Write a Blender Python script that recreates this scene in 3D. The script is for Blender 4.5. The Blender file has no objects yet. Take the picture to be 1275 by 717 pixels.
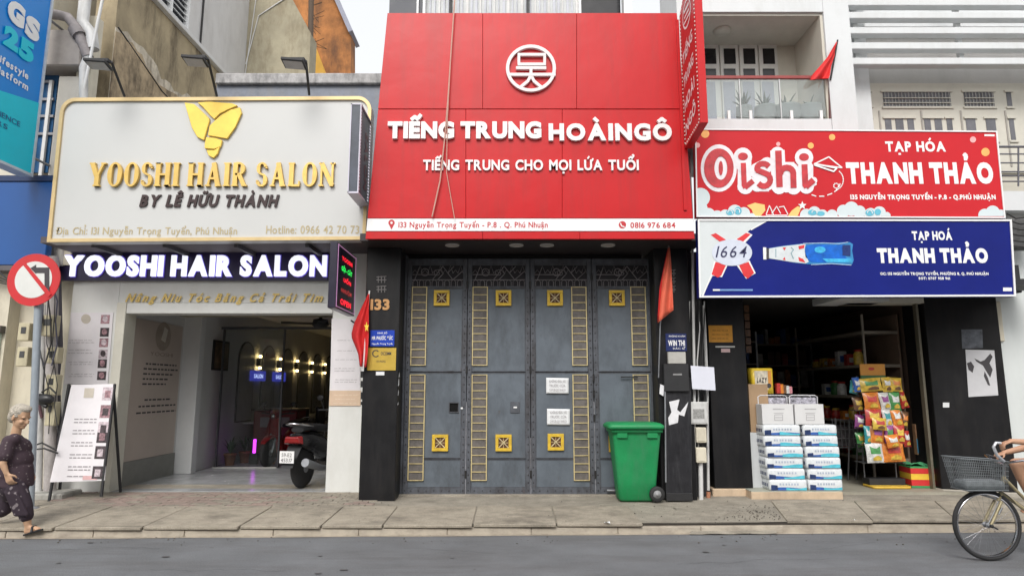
import bpy, bmesh, math, random
from mathutils import Vector, Matrix
R = math.radians
random.seed(7)
sc = bpy.context.scene
C = sc.collection

# ------------------------------------------------------------ camera, sky, sun, exposure
CAMY, CAMZ, FPX, PITCH = -8.95, 1.66, 800.0, R(8.78)
cd = bpy.data.cameras.new('camera')
cam = bpy.data.objects.new('camera', cd)
C.objects.link(cam)
cam.location = (0, CAMY, CAMZ)
cam.rotation_euler = (R(90) + PITCH, 0, 0)
cd.sensor_fit = 'HORIZONTAL'
cd.sensor_width = 36.0
cd.lens = 36.0 * FPX / 1275.0
cd.clip_end = 2000
cd.clip_start = 0.05
sc.camera = cam

w = bpy.data.worlds.new('World')
sc.world = w
w.use_nodes = True
nt = w.node_tree
bg = nt.nodes['Background']
sky = nt.nodes.new('ShaderNodeTexSky')
sky.sky_type = 'NISHITA'
sky.sun_disc = False
SUN_EL, SUN_AZ = R(44), R(190)
sky.sun_elevation = SUN_EL
sky.sun_rotation = SUN_AZ
sky.air_density = 2.0
sky.dust_density = 6.0
hs = nt.nodes.new('ShaderNodeHueSaturation')      # cloud cover: the sky loses most of its blue
hs.inputs['Saturation'].default_value = 0.22
nt.links.new(sky.outputs[0], hs.inputs['Color'])
mxs = nt.nodes.new('ShaderNodeMixRGB')
mxs.inputs[0].default_value = .6
mxs.inputs[2].default_value = (6.3, 6.4, 6.6, 1)      # even white overcast
nt.links.new(hs.outputs[0], mxs.inputs[1])
nt.links.new(mxs.outputs[0], bg.inputs[0])
bg.inputs[1].default_value = 0.15
sl = bpy.data.lights.new('sun', 'SUN')
sl.energy = 1.5
sl.angle = R(26)
sl.color = (1, .97, .93)
so = bpy.data.objects.new('sun', sl)
C.objects.link(so)
# sky sun_rotation is measured from +Y clockwise seen from above
sd = Vector((math.sin(SUN_AZ) * math.cos(SUN_EL), math.cos(SUN_AZ) * math.cos(SUN_EL), math.sin(SUN_EL)))
so.rotation_euler = sd.to_track_quat('Z', 'Y').to_euler()
sc.view_settings.view_transform = 'Standard'
sc.view_settings.look = 'None'
sc.view_settings.gamma = 1
sc.view_settings.exposure = 0.38
try:
    sc.cycles.max_bounces = 8
    sc.cycles.use_denoising = True
except Exception:
    pass

# ------------------------------------------------------------ measuring: a photo pixel to a point on a known plane
def ray(px, py):
    u = (px - 637.5) / FPX
    v = (358.5 - py) / FPX
    c, s = math.cos(PITCH), math.sin(PITCH)
    return u, c - v * s, v * c + s
def P(px, py, y):
    a, b, c = ray(px, py)
    t = (y - CAMY) / b
    return Vector((a * t, y, CAMZ + c * t))
def PX(px, py, x):
    a, b, c = ray(px, py)
    t = x / a
    return Vector((x, CAMY + b * t, CAMZ + c * t))
def G(px, py, z):
    a, b, c = ray(px, py)
    t = (z - CAMZ) / c
    return Vector((a * t, CAMY + b * t, z))
def RP(px0, py0, px1, py1, y):
    m = (py0 + py1) / 2
    k = (px0 + px1) / 2
    return P(px0, m, y).x, P(px1, m, y).x, P(k, py1, y).z, P(k, py0, y).z

# ------------------------------------------------------------ materials
MATS = {}
def mat(name, col, rough=.6, metal=0.0, var=.12, vs=6.0, bump=0.0, bs=60.0, emit=None, es=0.0,
        stain=None, stain_amt=.5, stain_sc=(1.5, 1.5, .5), spec=.5, coat=0.0, trans=0.0, alpha=1.0, gen=False, bd=.01, rust=None, speck=0):
    if name in MATS:
        return MATS[name]
    m = bpy.data.materials.new(name)
    m.use_nodes = True
    n = m.node_tree.nodes
    l = m.node_tree.links
    b = n['Principled BSDF']
    b.inputs['Roughness'].default_value = rough
    b.inputs['Metallic'].default_value = metal
    b.inputs['Specular IOR Level'].default_value = spec
    b.inputs['Coat Weight'].default_value = coat
    b.inputs['Transmission Weight'].default_value = trans
    b.inputs['Alpha'].default_value = alpha
    geo = n.new('ShaderNodeNewGeometry')
    c = (*col, 1)
    out = None
    if var > 0:
        t = n.new('ShaderNodeTexNoise')
        t.inputs['Scale'].default_value = vs
        t.inputs['Detail'].default_value = 5
        t.inputs['Roughness'].default_value = .65
        l.new(geo.outputs['Position'], t.inputs['Vector'])
        r = n.new('ShaderNodeValToRGB')
        r.color_ramp.elements[0].position = .3
        r.color_ramp.elements[1].position = .7
        r.color_ramp.elements[0].color = (*[x * (1 - var) for x in col], 1)
        r.color_ramp.elements[1].color = (*[min(1, x * (1 + var)) for x in col], 1)
        l.new(t.outputs['Fac'], r.inputs[0])
        out = r.outputs[0]
        rr = n.new('ShaderNodeMapRange')
        rr.inputs['To Min'].default_value = max(0.02, rough - .1)
        rr.inputs['To Max'].default_value = min(1, rough + .12)
        l.new(t.outputs['Fac'], rr.inputs[0])
        l.new(rr.outputs[0], b.inputs['Roughness'])
    if stain:
        mp = n.new('ShaderNodeMapping')
        mp.inputs['Scale'].default_value = stain_sc
        l.new(geo.outputs['Position'], mp.inputs[0])
        t2 = n.new('ShaderNodeTexNoise')
        t2.inputs['Scale'].default_value = 1.6
        t2.inputs['Detail'].default_value = 9
        t2.inputs['Roughness'].default_value = .72
        l.new(mp.outputs[0], t2.inputs['Vector'])
        r2 = n.new('ShaderNodeValToRGB')
        r2.color_ramp.elements[0].position = .46
        r2.color_ramp.elements[1].position = .68
        r2.color_ramp.elements[0].color = (0, 0, 0, 1)
        r2.color_ramp.elements[1].color = (stain_amt, stain_amt, stain_amt, 1)
        l.new(t2.outputs['Fac'], r2.inputs[0])
        mx = n.new('ShaderNodeMixRGB')
        l.new(r2.outputs[0], mx.inputs[0])
        mx.inputs[2].default_value = (*stain, 1)
        if out: l.new(out, mx.inputs[1])
        else: mx.inputs[1].default_value = c
        out = mx.outputs[0]
    if rust:      # sparse worn or rusty spots and runs
        mp = n.new('ShaderNodeMapping'); mp.inputs['Scale'].default_value = (3.2, 3.2, 1.3); l.new(geo.outputs['Position'], mp.inputs[0])
        t4 = n.new('ShaderNodeTexNoise'); t4.inputs['Scale'].default_value = 2.3; t4.inputs['Detail'].default_value = 10; t4.inputs['Roughness'].default_value = .8
        l.new(mp.outputs[0], t4.inputs['Vector'])
        r4 = n.new('ShaderNodeValToRGB'); r4.color_ramp.elements[0].position = .60; r4.color_ramp.elements[1].position = .70; r4.color_ramp.elements[1].color = (.8, .8, .8, 1)
        l.new(t4.outputs['Fac'], r4.inputs[0])
        m4 = n.new('ShaderNodeMixRGB'); l.new(r4.outputs[0], m4.inputs[0]); m4.inputs[2].default_value = (*rust, 1); l.new(out, m4.inputs[1]); out = m4.outputs[0]
    if speck:     # aggregate: fine light and dark grains
        t5 = n.new('ShaderNodeTexNoise'); t5.inputs['Scale'].default_value = 90; t5.inputs['Detail'].default_value = 3; t5.inputs['Roughness'].default_value = .8
        l.new(geo.outputs['Position'], t5.inputs['Vector'])
        m5 = n.new('ShaderNodeMapRange'); m5.inputs['From Min'].default_value = .3; m5.inputs['From Max'].default_value = .7; m5.inputs['To Min'].default_value = 1 - speck; m5.inputs['To Max'].default_value = 1 + speck
        l.new(t5.outputs['Fac'], m5.inputs[0])
        m6 = n.new('ShaderNodeVectorMath'); m6.operation = 'SCALE'; l.new(out, m6.inputs[0]); l.new(m5.outputs[0], m6.inputs['Scale']); out = m6.outputs[0]
    if out: l.new(out, b.inputs['Base Color'])
    else: b.inputs['Base Color'].default_value = c
    if bump > 0:
        t3 = n.new('ShaderNodeTexNoise')
        t3.inputs['Scale'].default_value = bs
        t3.inputs['Detail'].default_value = 6
        l.new(geo.outputs['Position'], t3.inputs['Vector'])
        bp = n.new('ShaderNodeBump')
        bp.inputs['Strength'].default_value = bump
        bp.inputs['Distance'].default_value = bd
        l.new(t3.outputs['Fac'], bp.inputs['Height'])
        l.new(bp.outputs[0], b.inputs['Normal'])
    if emit:
        b.inputs['Emission Color'].default_value = (*emit, 1)
        b.inputs['Emission Strength'].default_value = es
    MATS[name] = m
    return m

def glass(name, tint=(.9, .95, .95), rough=.03, a=.25):
    """thin sheet glass: clear with a real reflection"""
    if name in MATS: return MATS[name]
    m = bpy.data.materials.new(name)
    m.use_nodes = True
    n = m.node_tree.nodes; l = m.node_tree.links
    n.remove(n['Principled BSDF'])
    tr = n.new('ShaderNodeBsdfTransparent'); tr.inputs[0].default_value = (*tint, 1)
    gl = n.new('ShaderNodeBsdfGlossy'); gl.inputs['Roughness'].default_value = rough
    df = n.new('ShaderNodeBsdfDiffuse'); df.inputs[0].default_value = (.7, .75, .75, 1)
    fr = n.new('ShaderNodeFresnel'); fr.inputs[0].default_value = 1.5
    m1 = n.new('ShaderNodeMixShader'); m1.inputs[0].default_value = a
    l.new(tr.outputs[0], m1.inputs[1]); l.new(df.outputs[0], m1.inputs[2])
    m2 = n.new('ShaderNodeMixShader')
    l.new(fr.outputs[0], m2.inputs[0]); l.new(m1.outputs[0], m2.inputs[1]); l.new(gl.outputs[0], m2.inputs[2])
    l.new(m2.outputs[0], n['Material Output'].inputs[0])
    MATS[name] = m
    return m

WHITE = mat('white_paint', (.66, .66, .655), .55, var=.05, vs=2, stain=(.42, .40, .36), stain_amt=.35, stain_sc=(1, 1, .3), bump=.05)
WHITEC = mat('clean_white', (.78, .79, .79), .5, var=.03, vs=3)
CREAM = mat('cream_paint', (.66, .61, .49), .65, var=.08, vs=2, stain=(.33, .29, .22), stain_amt=.5, bump=.05)
OLDWALL = mat('old_plaster', (.36, .295, .19), .9, var=.3, vs=1.3, stain=(.075, .055, .035), stain_amt=1.0, stain_sc=(1.1, 1.1, .30), bump=.5, bs=12)
OLDWALL2 = mat('grey_plaster', (.40, .36, .26), .9, var=.22, vs=1.1, stain=(.20, .16, .10), stain_amt=.9, stain_sc=(1.3, 1.3, .4), bump=.3, bs=10)
PALEW = mat('pale_render', (.62, .61, .60), .85, var=.06, vs=1.2, stain=(.42, .40, .38), stain_amt=.4)
ORANGE_W = mat('orange_brick_wall', (.36, .15, .05), .9, var=.4, vs=2.2, stain=(.10, .05, .03), stain_amt=.85, bump=.4, bs=8)
YELLOW_W = mat('ochre_wall', (.58, .33, .06), .9, var=.15, vs=2)
CONC = mat('concrete', (.36, .35, .32), .9, var=.2, vs=4, stain=(.12, .12, .11), stain_amt=.6, stain_sc=(3, 3, 1), bump=.4, bs=30)
SLAB = mat('pavement_slab', (.335, .295, .235), .92, var=.16, vs=5, stain=(.14, .122, .098), stain_amt=.85, stain_sc=(1.1, 1.8, 2), bump=.5, bs=60, speck=.3)
PAVE = mat('pavement_concrete', (.29, .262, .215), .92, var=.2, vs=4, stain=(.17, .15, .12), stain_amt=.8, stain_sc=(1.5, 3, 2), bump=.5, bs=60, speck=.3)
KERB = mat('kerb_concrete', (.42, .37, .30), .92, var=.14, vs=6, stain=(.2, .17, .14), stain_amt=.6, stain_sc=(2, 2, 4), bump=.3)
PAVER_A = mat('red_paver', (.27, .205, .175), .9, var=.2, vs=9, stain=(.22, .19, .16), stain_amt=.6, bump=.3)
PAVER_B = mat('brown_paver', (.265, .235, .19), .9, var=.2, vs=9, stain=(.18, .16, .13), stain_amt=.6, bump=.3)
ASPH = mat('asphalt', (.158, .165, .175), .93, var=.16, vs=1.3, stain=(.115, .113, .115), stain_amt=.8, stain_sc=(.35, 1.6, 1), bump=.8, bs=170, speck=.35)
DARKGAP = mat('gap_shade', (.05, .042, .035), .95, var=.2)  # shade of the gap under the slab edge, put into the colour
BLACKC = mat('black_gloss_tile', (.008, .008, .0095), .42, var=.2, vs=3, stain=(.035, .032, .03), stain_amt=.3, stain_sc=(4, 4, .8), spec=.35)
BLACKM = mat('matt_black', (.02, .02, .022), .6, var=.2)
BLACKP = mat('black_plastic', (.018, .018, .02), .4, var=.15)
GATEM = mat('gate_blue_grey', (.112, .133, .158), .5, var=.14, vs=3, stain=(.060, .070, .082), stain_amt=.8, stain_sc=(2.2, 2, .9), bump=.15, bs=14, rust=(.10, .055, .035))
GATEF = mat('gate_frame_grey', (.085, .092, .108), .5, var=.25, vs=9, stain=(.035, .03, .03), stain_amt=.8, stain_sc=(4, 4, 1.4), bump=.25, rust=(.09, .05, .04))
GATED = mat('gate_recess', (.028, .026, .03), .7, var=.2)
GATEB = mat('ladder_backing', (.13, .118, .11), .7, var=.3, vs=14, stain=(.06, .05, .045), stain_amt=.5)
GOLD = mat('gold_trim', (.60, .50, .26), .5, .2, var=.18, vs=12, stain=(.30, .20, .10), stain_amt=.4, stain_sc=(5, 5, 3))
GOLDP = mat('yellow_plate', (.72, .48, .045), .45, .1, var=.12, vs=10, stain=(.35, .2, .03), stain_amt=.5, stain_sc=(6, 6, 6))
GOLDL = mat('gold_letter', (.66, .45, .13), .35, .45, var=.12, vs=7)
GOLDB = mat('gold_border', (.62, .47, .24), .4, .3, var=.1, vs=4)
GOLDT = mat('pale_gold_print', (.46, .38, .22), .5, var=.1)
BOARD = mat('board_grey_white', (.555, .56, .55), .42, var=.03, vs=.7)
REDS = mat('red_panel', (.52, .005, .009), .33, var=.06, vs=.8, coat=.0, spec=.32, bump=.22, bs=1.1, bd=.05, stain=(.34, .02, .02), stain_amt=.5, stain_sc=(2.6, 1, .3))
REDP = mat('red_print', (.54, .012, .02), .5, var=.06, vs=1.5, spec=.3, bump=.25, bs=1.6, bd=.05)
BLUEP = mat('navy_print', (.003, .010, .165), .5, var=.12, vs=1.2, spec=.22, bump=.25, bs=1.6, bd=.05)
WPR = mat('white_print', (.80, .80, .80), .5, var=.02)
LETW = mat('white_letter', (.80, .78, .78), .4, var=.03)
GREYM = mat('grey_metal', (.30, .31, .33), .45, .6, var=.15, vs=12)
CHROME = mat('chrome', (.6, .6, .62), .2, 1.0, var=.1)
PVC = mat('pvc_pipe', (.58, .58, .57), .5, var=.1, stain=(.25, .24, .22), stain_amt=.5, stain_sc=(6, 6, 1))
DIRTYP = mat('dirty_pipe', (.22, .20, .20), .7, var=.25)
PAPER = mat('paper', (.74, .75, .76), .8, var=.04, vs=9, bump=.15, bs=25)
INK = mat('ink', (.06, .055, .06), .8, var=0)
INKG = mat('grey_ink', (.30, .28, .29), .8, var=.2, vs=40)
SKIN = mat('skin', (.50, .30, .20), .55, var=.06, vs=12)
RUB = mat('rubber', (.022, .022, .023), .75, var=.2)
CABLE = mat('cable', (.025, .024, .024), .6, var=0)
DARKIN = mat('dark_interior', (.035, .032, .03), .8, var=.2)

# ------------------------------------------------------------ mesh builder
class MB:
    def __init__(s): s.v = []; s.f = []; s.mi = []; s.sm = []; s.m = 0; s.smooth = False
    def add(s, vs, fs, smooth=None):
        o = len(s.v)
        s.v += [Vector(x) for x in vs]
        for f in fs:
            s.f.append([o + i for i in f]); s.mi.append(s.m); s.sm.append(s.smooth if smooth is None else smooth)
        return s
    def box(s, x0, x1, y0, y1, z0, z1):
        if x0 > x1: x0, x1 = x1, x0
        if y0 > y1: y0, y1 = y1, y0
        if z0 > z1: z0, z1 = z1, z0
        return s.add([(x0, y0, z0), (x1, y0, z0), (x1, y1, z0), (x0, y1, z0), (x0, y0, z1), (x1, y0, z1), (x1, y1, z1), (x0, y1, z1)],
                     [(0, 3, 2, 1), (4, 5, 6, 7), (0, 1, 5, 4), (1, 2, 6, 5), (2, 3, 7, 6), (3, 0, 4, 7)], False)
    def pbox(s, px0, py0, px1, py1, y, d=.02):
        """box whose front face fills that photo rectangle on plane y; it reaches d behind"""
        x0, x1, z0, z1 = RP(px0, py0, px1, py1, y)
        return s.box(x0, x1, y, y + d, z0, z1)
    def hexa(s, p):      # eight corners: 4 bottom ccw, 4 top ccw
        return s.add(p, [(0, 3, 2, 1), (4, 5, 6, 7), (0, 1, 5, 4), (1, 2, 6, 5), (2, 3, 7, 6), (3, 0, 4, 7)], False)
    def prism(s, pts, vec):
        """polygon pts (3D, any order) extruded along vec"""
        n = len(pts); vec = Vector(vec)
        a = [Vector(p) for p in pts]
        nr = Vector((0, 0, 0))
        for i in range(n): nr += a[i].cross(a[(i + 1) % n])
        if nr.dot(vec) > 0: a.reverse()
        b = [p + vec for p in a]
        fs = [tuple(range(n)), tuple(range(2 * n - 1, n - 1, -1))]
        for i in range(n):
            j = (i + 1) % n
            fs.append((j, i, n + i, n + j))
        return s.add(a + b, fs, False)
    def tube(s, pts, r, n=8, caps=True, r2=None):
        pts = [Vector(p) for p in pts]
        k = len(pts)
        vs = []; up = None
        for i, p in enumerate(pts):
            t = (pts[min(i + 1, k - 1)] - pts[max(i - 1, 0)]).normalized()
            if up is None:
                up = Vector((0, 0, 1)) if abs(t.z) < .9 else Vector((1, 0, 0))
            a = t.cross(up)
            if a.length < 1e-4: a = t.orthogonal()
            a.normalize(); bb = a.cross(t).normalized(); up = bb
            rr = r if r2 is None else r + (r2 - r) * i / (k - 1)
            for j in range(n):
                q = 2 * math.pi * j / n
                vs.append(p + a * math.cos(q) * rr + bb * math.sin(q) * rr)
        fs = []
        for i in range(k - 1):
            for j in range(n):
                j2 = (j + 1) % n
                fs.append((i * n + j, i * n + j2, (i + 1) * n + j2, (i + 1) * n + j))
        s.add(vs, fs, True)
        if caps:
            s.add(vs[:n], [tuple(range(n - 1, -1, -1))], False)
            s.add(vs[-n:], [tuple(range(n))], False)
        return s
    def lathe(s, o, prof, n=16, axis=(0, 0, 1), smooth=True):
        """prof = [(radius, height)...] around axis through o"""
        ax = Vector(axis).normalized(); a = ax.orthogonal().normalized(); b = ax.cross(a)
        o = Vector(o); vs = []
        for r, h in prof:
            for j in range(n):
                q = 2 * math.pi * j / n
                vs.append(o + ax * h + (a * math.cos(q) + b * math.sin(q)) * r)
        fs = []
        for i in range(len(prof) - 1):
            for j in range(n):
                j2 = (j + 1) % n
                fs.append((i * n + j, i * n + j2, (i + 1) * n + j2, (i + 1) * n + j))
        s.add(vs, fs, smooth)
        k = len(prof) - 1
        if prof[0] == prof[k]: return s
        if prof[0][0] > 1e-5 and abs(prof[0][1] - prof[1][1]) > 1e-6: s.add(vs[:n], [tuple(range(n - 1, -1, -1))], False)
        if prof[k][0] > 1e-5 and abs(prof[k][1] - prof[k - 1][1]) > 1e-6: s.add(vs[-n:], [tuple(range(n))], False)
        return s
    def ball(s, o, r, n=12, sc3=(1, 1, 1)):
        o = Vector(o); k = n // 2; vs = []; fs = []
        for i in range(k + 1):
            th = math.pi * i / k
            for j in range(n):
                ph = 2 * math.pi * j / n
                vs.append(o + Vector((math.sin(th) * math.cos(ph) * r * sc3[0], math.sin(th) * math.sin(ph) * r * sc3[1], math.cos(th) * r * sc3[2])))
        for i in range(k):
            for j in range(n):
                j2 = (j + 1) % n
                fs.append((i * n + j, (i + 1) * n + j, (i + 1) * n + j2, i * n + j2))
        return s.add(vs, fs, True)
    def cap(s, a, b, ra, rb, n=12):
        """tapered limb with round ends"""
        a = Vector(a); b = Vector(b); s.tube([a, b], ra, n, True, rb); s.ball(a, ra * 1.0, n); s.ball(b, rb * 1.0, n); return s
    def grid(s, fn, nu, nv, smooth=True):
        vs = [fn(i / nu, j / nv) for j in range(nv + 1) for i in range(nu + 1)]
        fs = [(j * (nu + 1) + i, j * (nu + 1) + i + 1, (j + 1) * (nu + 1) + i + 1, (j + 1) * (nu + 1) + i) for j in range(nv) for i in range(nu)]
        return s.add(vs, fs, smooth)
    def build(s, name, mats, parent=None, bev=0.0, seg=1, merge=False, remesh=0, smoothn=0, solid=0, sub=0, **props):
        off = wloc(parent) if parent else Vector((0, 0, 0))
        me = bpy.data.meshes.new(name)
        me.from_pydata([tuple(v - off) for v in s.v], [], s.f)
        me.update()
        if not isinstance(mats, (list, tuple)): mats = [mats]
        for m in mats: me.materials.append(m)
        me.polygons.foreach_set('material_index', s.mi)
        me.polygons.foreach_set('use_smooth', s.sm)
        if merge:
            bm = bmesh.new(); bm.from_mesh(me); bmesh.ops.remove_doubles(bm, verts=bm.verts, dist=1e-4); bm.to_mesh(me); bm.free()
        o = bpy.data.objects.new(name, me)
        C.objects.link(o)
        if parent: o.parent = parent
        if solid:
            md = o.modifiers.new('solid', 'SOLIDIFY'); md.thickness = solid; md.offset = 0
        if remesh:
            md = o.modifiers.new('remesh', 'REMESH'); md.mode = 'VOXEL'; md.voxel_size = remesh; md.use_smooth_shade = True
        if smoothn:
            md = o.modifiers.new('smooth', 'SMOOTH'); md.iterations = smoothn; md.factor = .5
        if bev:
            md = o.modifiers.new('bevel', 'BEVEL'); md.width = bev; md.segments = seg; md.limit_method = 'ANGLE'; md.angle_limit = R(40)
        if sub:
            md = o.modifiers.new('sub', 'SUBSURF'); md.levels = sub; md.render_levels = sub
        for k, v in props.items(): o[k] = v
        return o

def wloc(o):
    v = Vector((0, 0, 0))
    while o is not None:
        v += o.location; o = o.parent
    return v
def thing(name, label, cat, loc=(0, 0, 0), group=None):
    o = bpy.data.objects.new(name, None)
    o.empty_display_size = .1
    C.objects.link(o); o.location = loc
    o['label'] = label; o['category'] = cat
    if group: o['group'] = group
    return o
def tag(o, label, cat, group=None):
    o['label'] = label; o['category'] = cat
    if group: o['group'] = group
    return o
def struct(o): o['kind'] = 'structure'; return o
def dup(root, loc=None, label=None, delta=None):
    def cp(o, par):
        c = o.copy(); C.objects.link(c); c.parent = par
        for ch in list(o.children): cp(ch, c)
        return c
    r = cp(root, root.parent)
    if loc is not None: r.location = loc
    if delta is not None: r.location = root.location + Vector(delta)
    if label: r['label'] = label
    return r

# ------------------------------------------------------------ lettering
GL = {}
import unicodedata
def marks_for(comb, x0, x1, top, th):
    """accents drawn as short strokes: the combining marks of Vietnamese"""
    cx = (x0 + x1) / 2; out = []; circ = '\u0302' in comb; g0 = top + .05 + th * .3
    for c in comb:
        if c == '\u0302': out += [[(cx - .15, g0), (cx, g0 + .12)], [(cx, g0 + .12), (cx + .15, g0)]]
        elif c == '\u0301': out.append([(cx + .17, g0 + .08), (cx + .27, g0 + .21)] if circ else [(cx - .03, g0), (cx + .09, g0 + .14)])
        elif c == '\u0300': out.append([(cx + .27, g0 + .08), (cx + .17, g0 + .21)] if circ else [(cx + .04, g0), (cx - .10, g0 + .14)])
        elif c == '\u0309':
            a, b = (cx + .2, g0 + .08) if circ else (cx, g0)
            pts = [(a - .06, b + .13), (a, b + .18), (a + .06, b + .13), (a + .04, b + .08), (a, b + .05), (a, b)]
            out += [[pts[i], pts[i + 1]] for i in range(5)]
        elif c == '\u0303':
            b = g0 + (.17 if circ else .03); pts = [(cx - .15, b), (cx - .07, b + .06), (cx + .06, b), (cx + .15, b + .06)]
            out += [[pts[i], pts[i + 1]] for i in range(3)]
        elif c == '\u0306':
            pts = [(cx - .13, g0 + .1), (cx - .07, g0 + .02), (cx + .07, g0 + .02), (cx + .13, g0 + .1)]
            out += [[pts[i], pts[i + 1]] for i in range(3)]
        elif c == '\u0323': out.append([(cx - th * .5, -.10 - th * .8), (cx + th * .5, -.10 - th * .8)])
        elif c == '\u031b': out += [[(x1 - .05, top - .05), (x1 + .05, top - .02)], [(x1 + .05, top - .02), (x1 + .07, top + .08)]]
    return out
def glyph(ch, off, shear, ext, font=None):
    k = (ch, round(off, 4), round(shear, 3), ext)
    if k in GL: return GL[k]
    dec = unicodedata.normalize('NFD', ch); base, comb = dec[0], dec[1:]
    c = bpy.data.curves.new('glyph', 'FONT')
    c.body = base; c.size = 1; c.offset = off
    c.extrude = .5 if ext else 0
    c.fill_mode = 'BOTH' if ext else 'FRONT'
    c.resolution_u = 4
    o = bpy.data.objects.new('glyph', c)
    me = bpy.data.meshes.new_from_object(o)
    vs = [tuple(v.co) for v in me.vertices]; fs = [tuple(p.vertices) for p in me.polygons]
    bpy.data.objects.remove(o); bpy.data.curves.remove(c); bpy.data.meshes.remove(me)
    if (base.isupper() and base not in 'QJ') or base.isdigit():      # cut mitred tips level with the flat letters
        lo, hi = -off - .004, .685 + off
        vs = [(v[0], max(lo, min(hi, v[1])), v[2]) for v in vs]
    x0 = min([v[0] for v in vs], default=0); x1 = max([v[0] for v in vs], default=.25)
    top = max([v[1] for v in vs], default=.7); th = .075 + off * 1.6
    if base == 'i' and '\u0309' not in comb: pass
    for i, (a, b) in enumerate(marks_for(comb, x0, x1, top, th)):
        a = Vector(a); b = Vector(b); t = (b - a).normalized(); nn = Vector((-t.y, t.x)) * th / 2; a = a - t * th * .2; b = b + t * th * .2
        q = [a - nn, b - nn, b + nn, a + nn]; n0 = len(vs); dz = .004 * (i + 1)
        if ext:
            vs += [(p.x, p.y, -.5) for p in q] + [(p.x, p.y, .5 - dz) for p in q]
            fs += [(n0 + 3, n0 + 2, n0 + 1, n0), (n0 + 4, n0 + 5, n0 + 6, n0 + 7)] + [(n0 + j, n0 + (j + 1) % 4, n0 + 4 + (j + 1) % 4, n0 + 4 + j) for j in range(4)]
        else:
            vs += [(p.x, p.y, -.0005 * (i + 1)) for p in q]; fs.append((n0, n0 + 1, n0 + 2, n0 + 3))
    if shear: vs = [(v[0] + v[1] * shear, v[1], v[2]) for v in vs]; x0 = x0 + 0; x1 = x1 + .3 * shear
    GL[k] = (vs, fs, x0, x1)
    return GL[k]
def text(s, o, u, v, width, cap, mats, parent, name='lettering', depth=0.0, off=.0, shear=0, gap=.09, space=.3, split=False, lower=None, **props):
    """lay s out from point o along unit u, cap height along unit v, fitted to that width; depth = thickness toward the viewer"""
    o = Vector(o); u = Vector(u); v = Vector(v); nrm = u.cross(v)
    ext = depth > 0
    hv = glyph('H', off, 0, ext)[0]
    ch_ = max(p[1] for p in hv); cb = min(p[1] for p in hv); H = ch_ - cb
    items = []; x = 0
    for ch in s:
        if ch == ' ': x += space; continue
        g = glyph(ch, off, shear, ext)
        items.append((g, x - g[2])); x += g[3] - g[2] + gap
    W = x - gap
    sx = width / W; sy = cap / H
    allm = MB(); outs = []
    for g, gx in items:
        mb = MB() if split else allm
        mb.add([o + u * ((q[0] + gx) * sx) + v * ((q[1] - cb) * sy) + nrm * ((q[2] + .5) * depth if ext else .0004 + q[2] * .6) for q in g[0]], g[1], False)
        if split: outs.append(mb.build(name, mats, parent, **props))
    return outs if split else allm.build(name, mats, parent, **props)
def textP(s, px0, px1, pyt, pyb, y, mats, parent, **k):
    a = P(px0, pyb, y); b = P(px1, pyb, y); t = P((px0 + px1) / 2, pyt, y)
    return text(s, a, (1, 0, 0), (0, 0, 1), b.x - a.x, t.z - P((px0 + px1) / 2, pyb, y).z, mats, parent, **k)
def lines_print(mb, px0, px1, rows, y, h=2.0, jitter=.15):
    """rows of tiny print seen only as grey lines: broken into words"""
    for r in rows:
        x = px0 + random.random() * jitter * (px1 - px0); e = px1 - random.random() * jitter * (px1 - px0)
        while x < e:
            wd = min(e - x, random.uniform(3, 7))
            q = x
            while q < x + wd - .4:      # letter-like ticks
                k_ = random.uniform(.30, .55); hh = h * random.choice((.6, .75, 1.0))
                a = P(q, r, y); b = P(q + k_, r - hh, y)
                mb.add([(a.x, y, a.z), (b.x, y, a.z), (b.x, y, b.z), (a.x, y, b.z)], [(0, 1, 2, 3)])
                q += k_ + .28
            x += wd + 1.0
def flat(mb, pts):   # photo-plane polygon (already world points)
    mb.add(pts, [tuple(range(len(pts)))])
def polyP(mb, pts, y):
    """flat polygon from photo pixels on plane y, facing the street"""
    w_ = [P(a, b, y) for a, b in pts]
    s_ = sum(w_[i].x * w_[(i + 1) % len(w_)].z - w_[(i + 1) % len(w_)].x * w_[i].z for i in range(len(w_)))
    if s_ < 0: w_.reverse()
    mb.cnt = getattr(mb, 'cnt', 0) + 1
    w_ = [p - Vector((0, .00009 * mb.cnt, 0)) for p in w_]
    mb.add(w_, [tuple(range(len(w_)))])
def discP(mb, px, py, r, y, n=20, ry=None):
    polyP(mb, [(px + r * math.cos(2 * math.pi * i / n), py + (ry or r) * math.sin(2 * math.pi * i / n)) for i in range(n)], y)
def strokeP(mb, pts, wpx, y, d=.0):
    """stroke following pixel polyline; d>0 gives thickness toward the street"""
    for i in range(len(pts) - 1):
        a = Vector(pts[i]).to_2d(); b = Vector(pts[i + 1]).to_2d()
        t = (b - a)
        if t.length < 1e-6: continue
        t.normalize(); n_ = Vector((-t.y, t.x)) * wpx / 2
        a2 = a - t * wpx * .15; b2 = b + t * wpx * .15
        q = [a2 + n_, b2 + n_, b2 - n_, a2 - n_]
        yy = y - .0006 * (i % 3)
        if d: mb.prism([P(k.x, k.y, yy) for k in q], (0, -d, 0))
        else: polyP(mb, [(k.x, k.y) for k in q], yy)
def arc(cx, cy, r, a0, a1, n=12, ry=None):
    return [(cx + r * math.cos(R(a0 + (a1 - a0) * i / n)), cy + (ry or r) * math.sin(R(a0 + (a1 - a0) * i / n))) for i in range(n + 1)]

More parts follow.
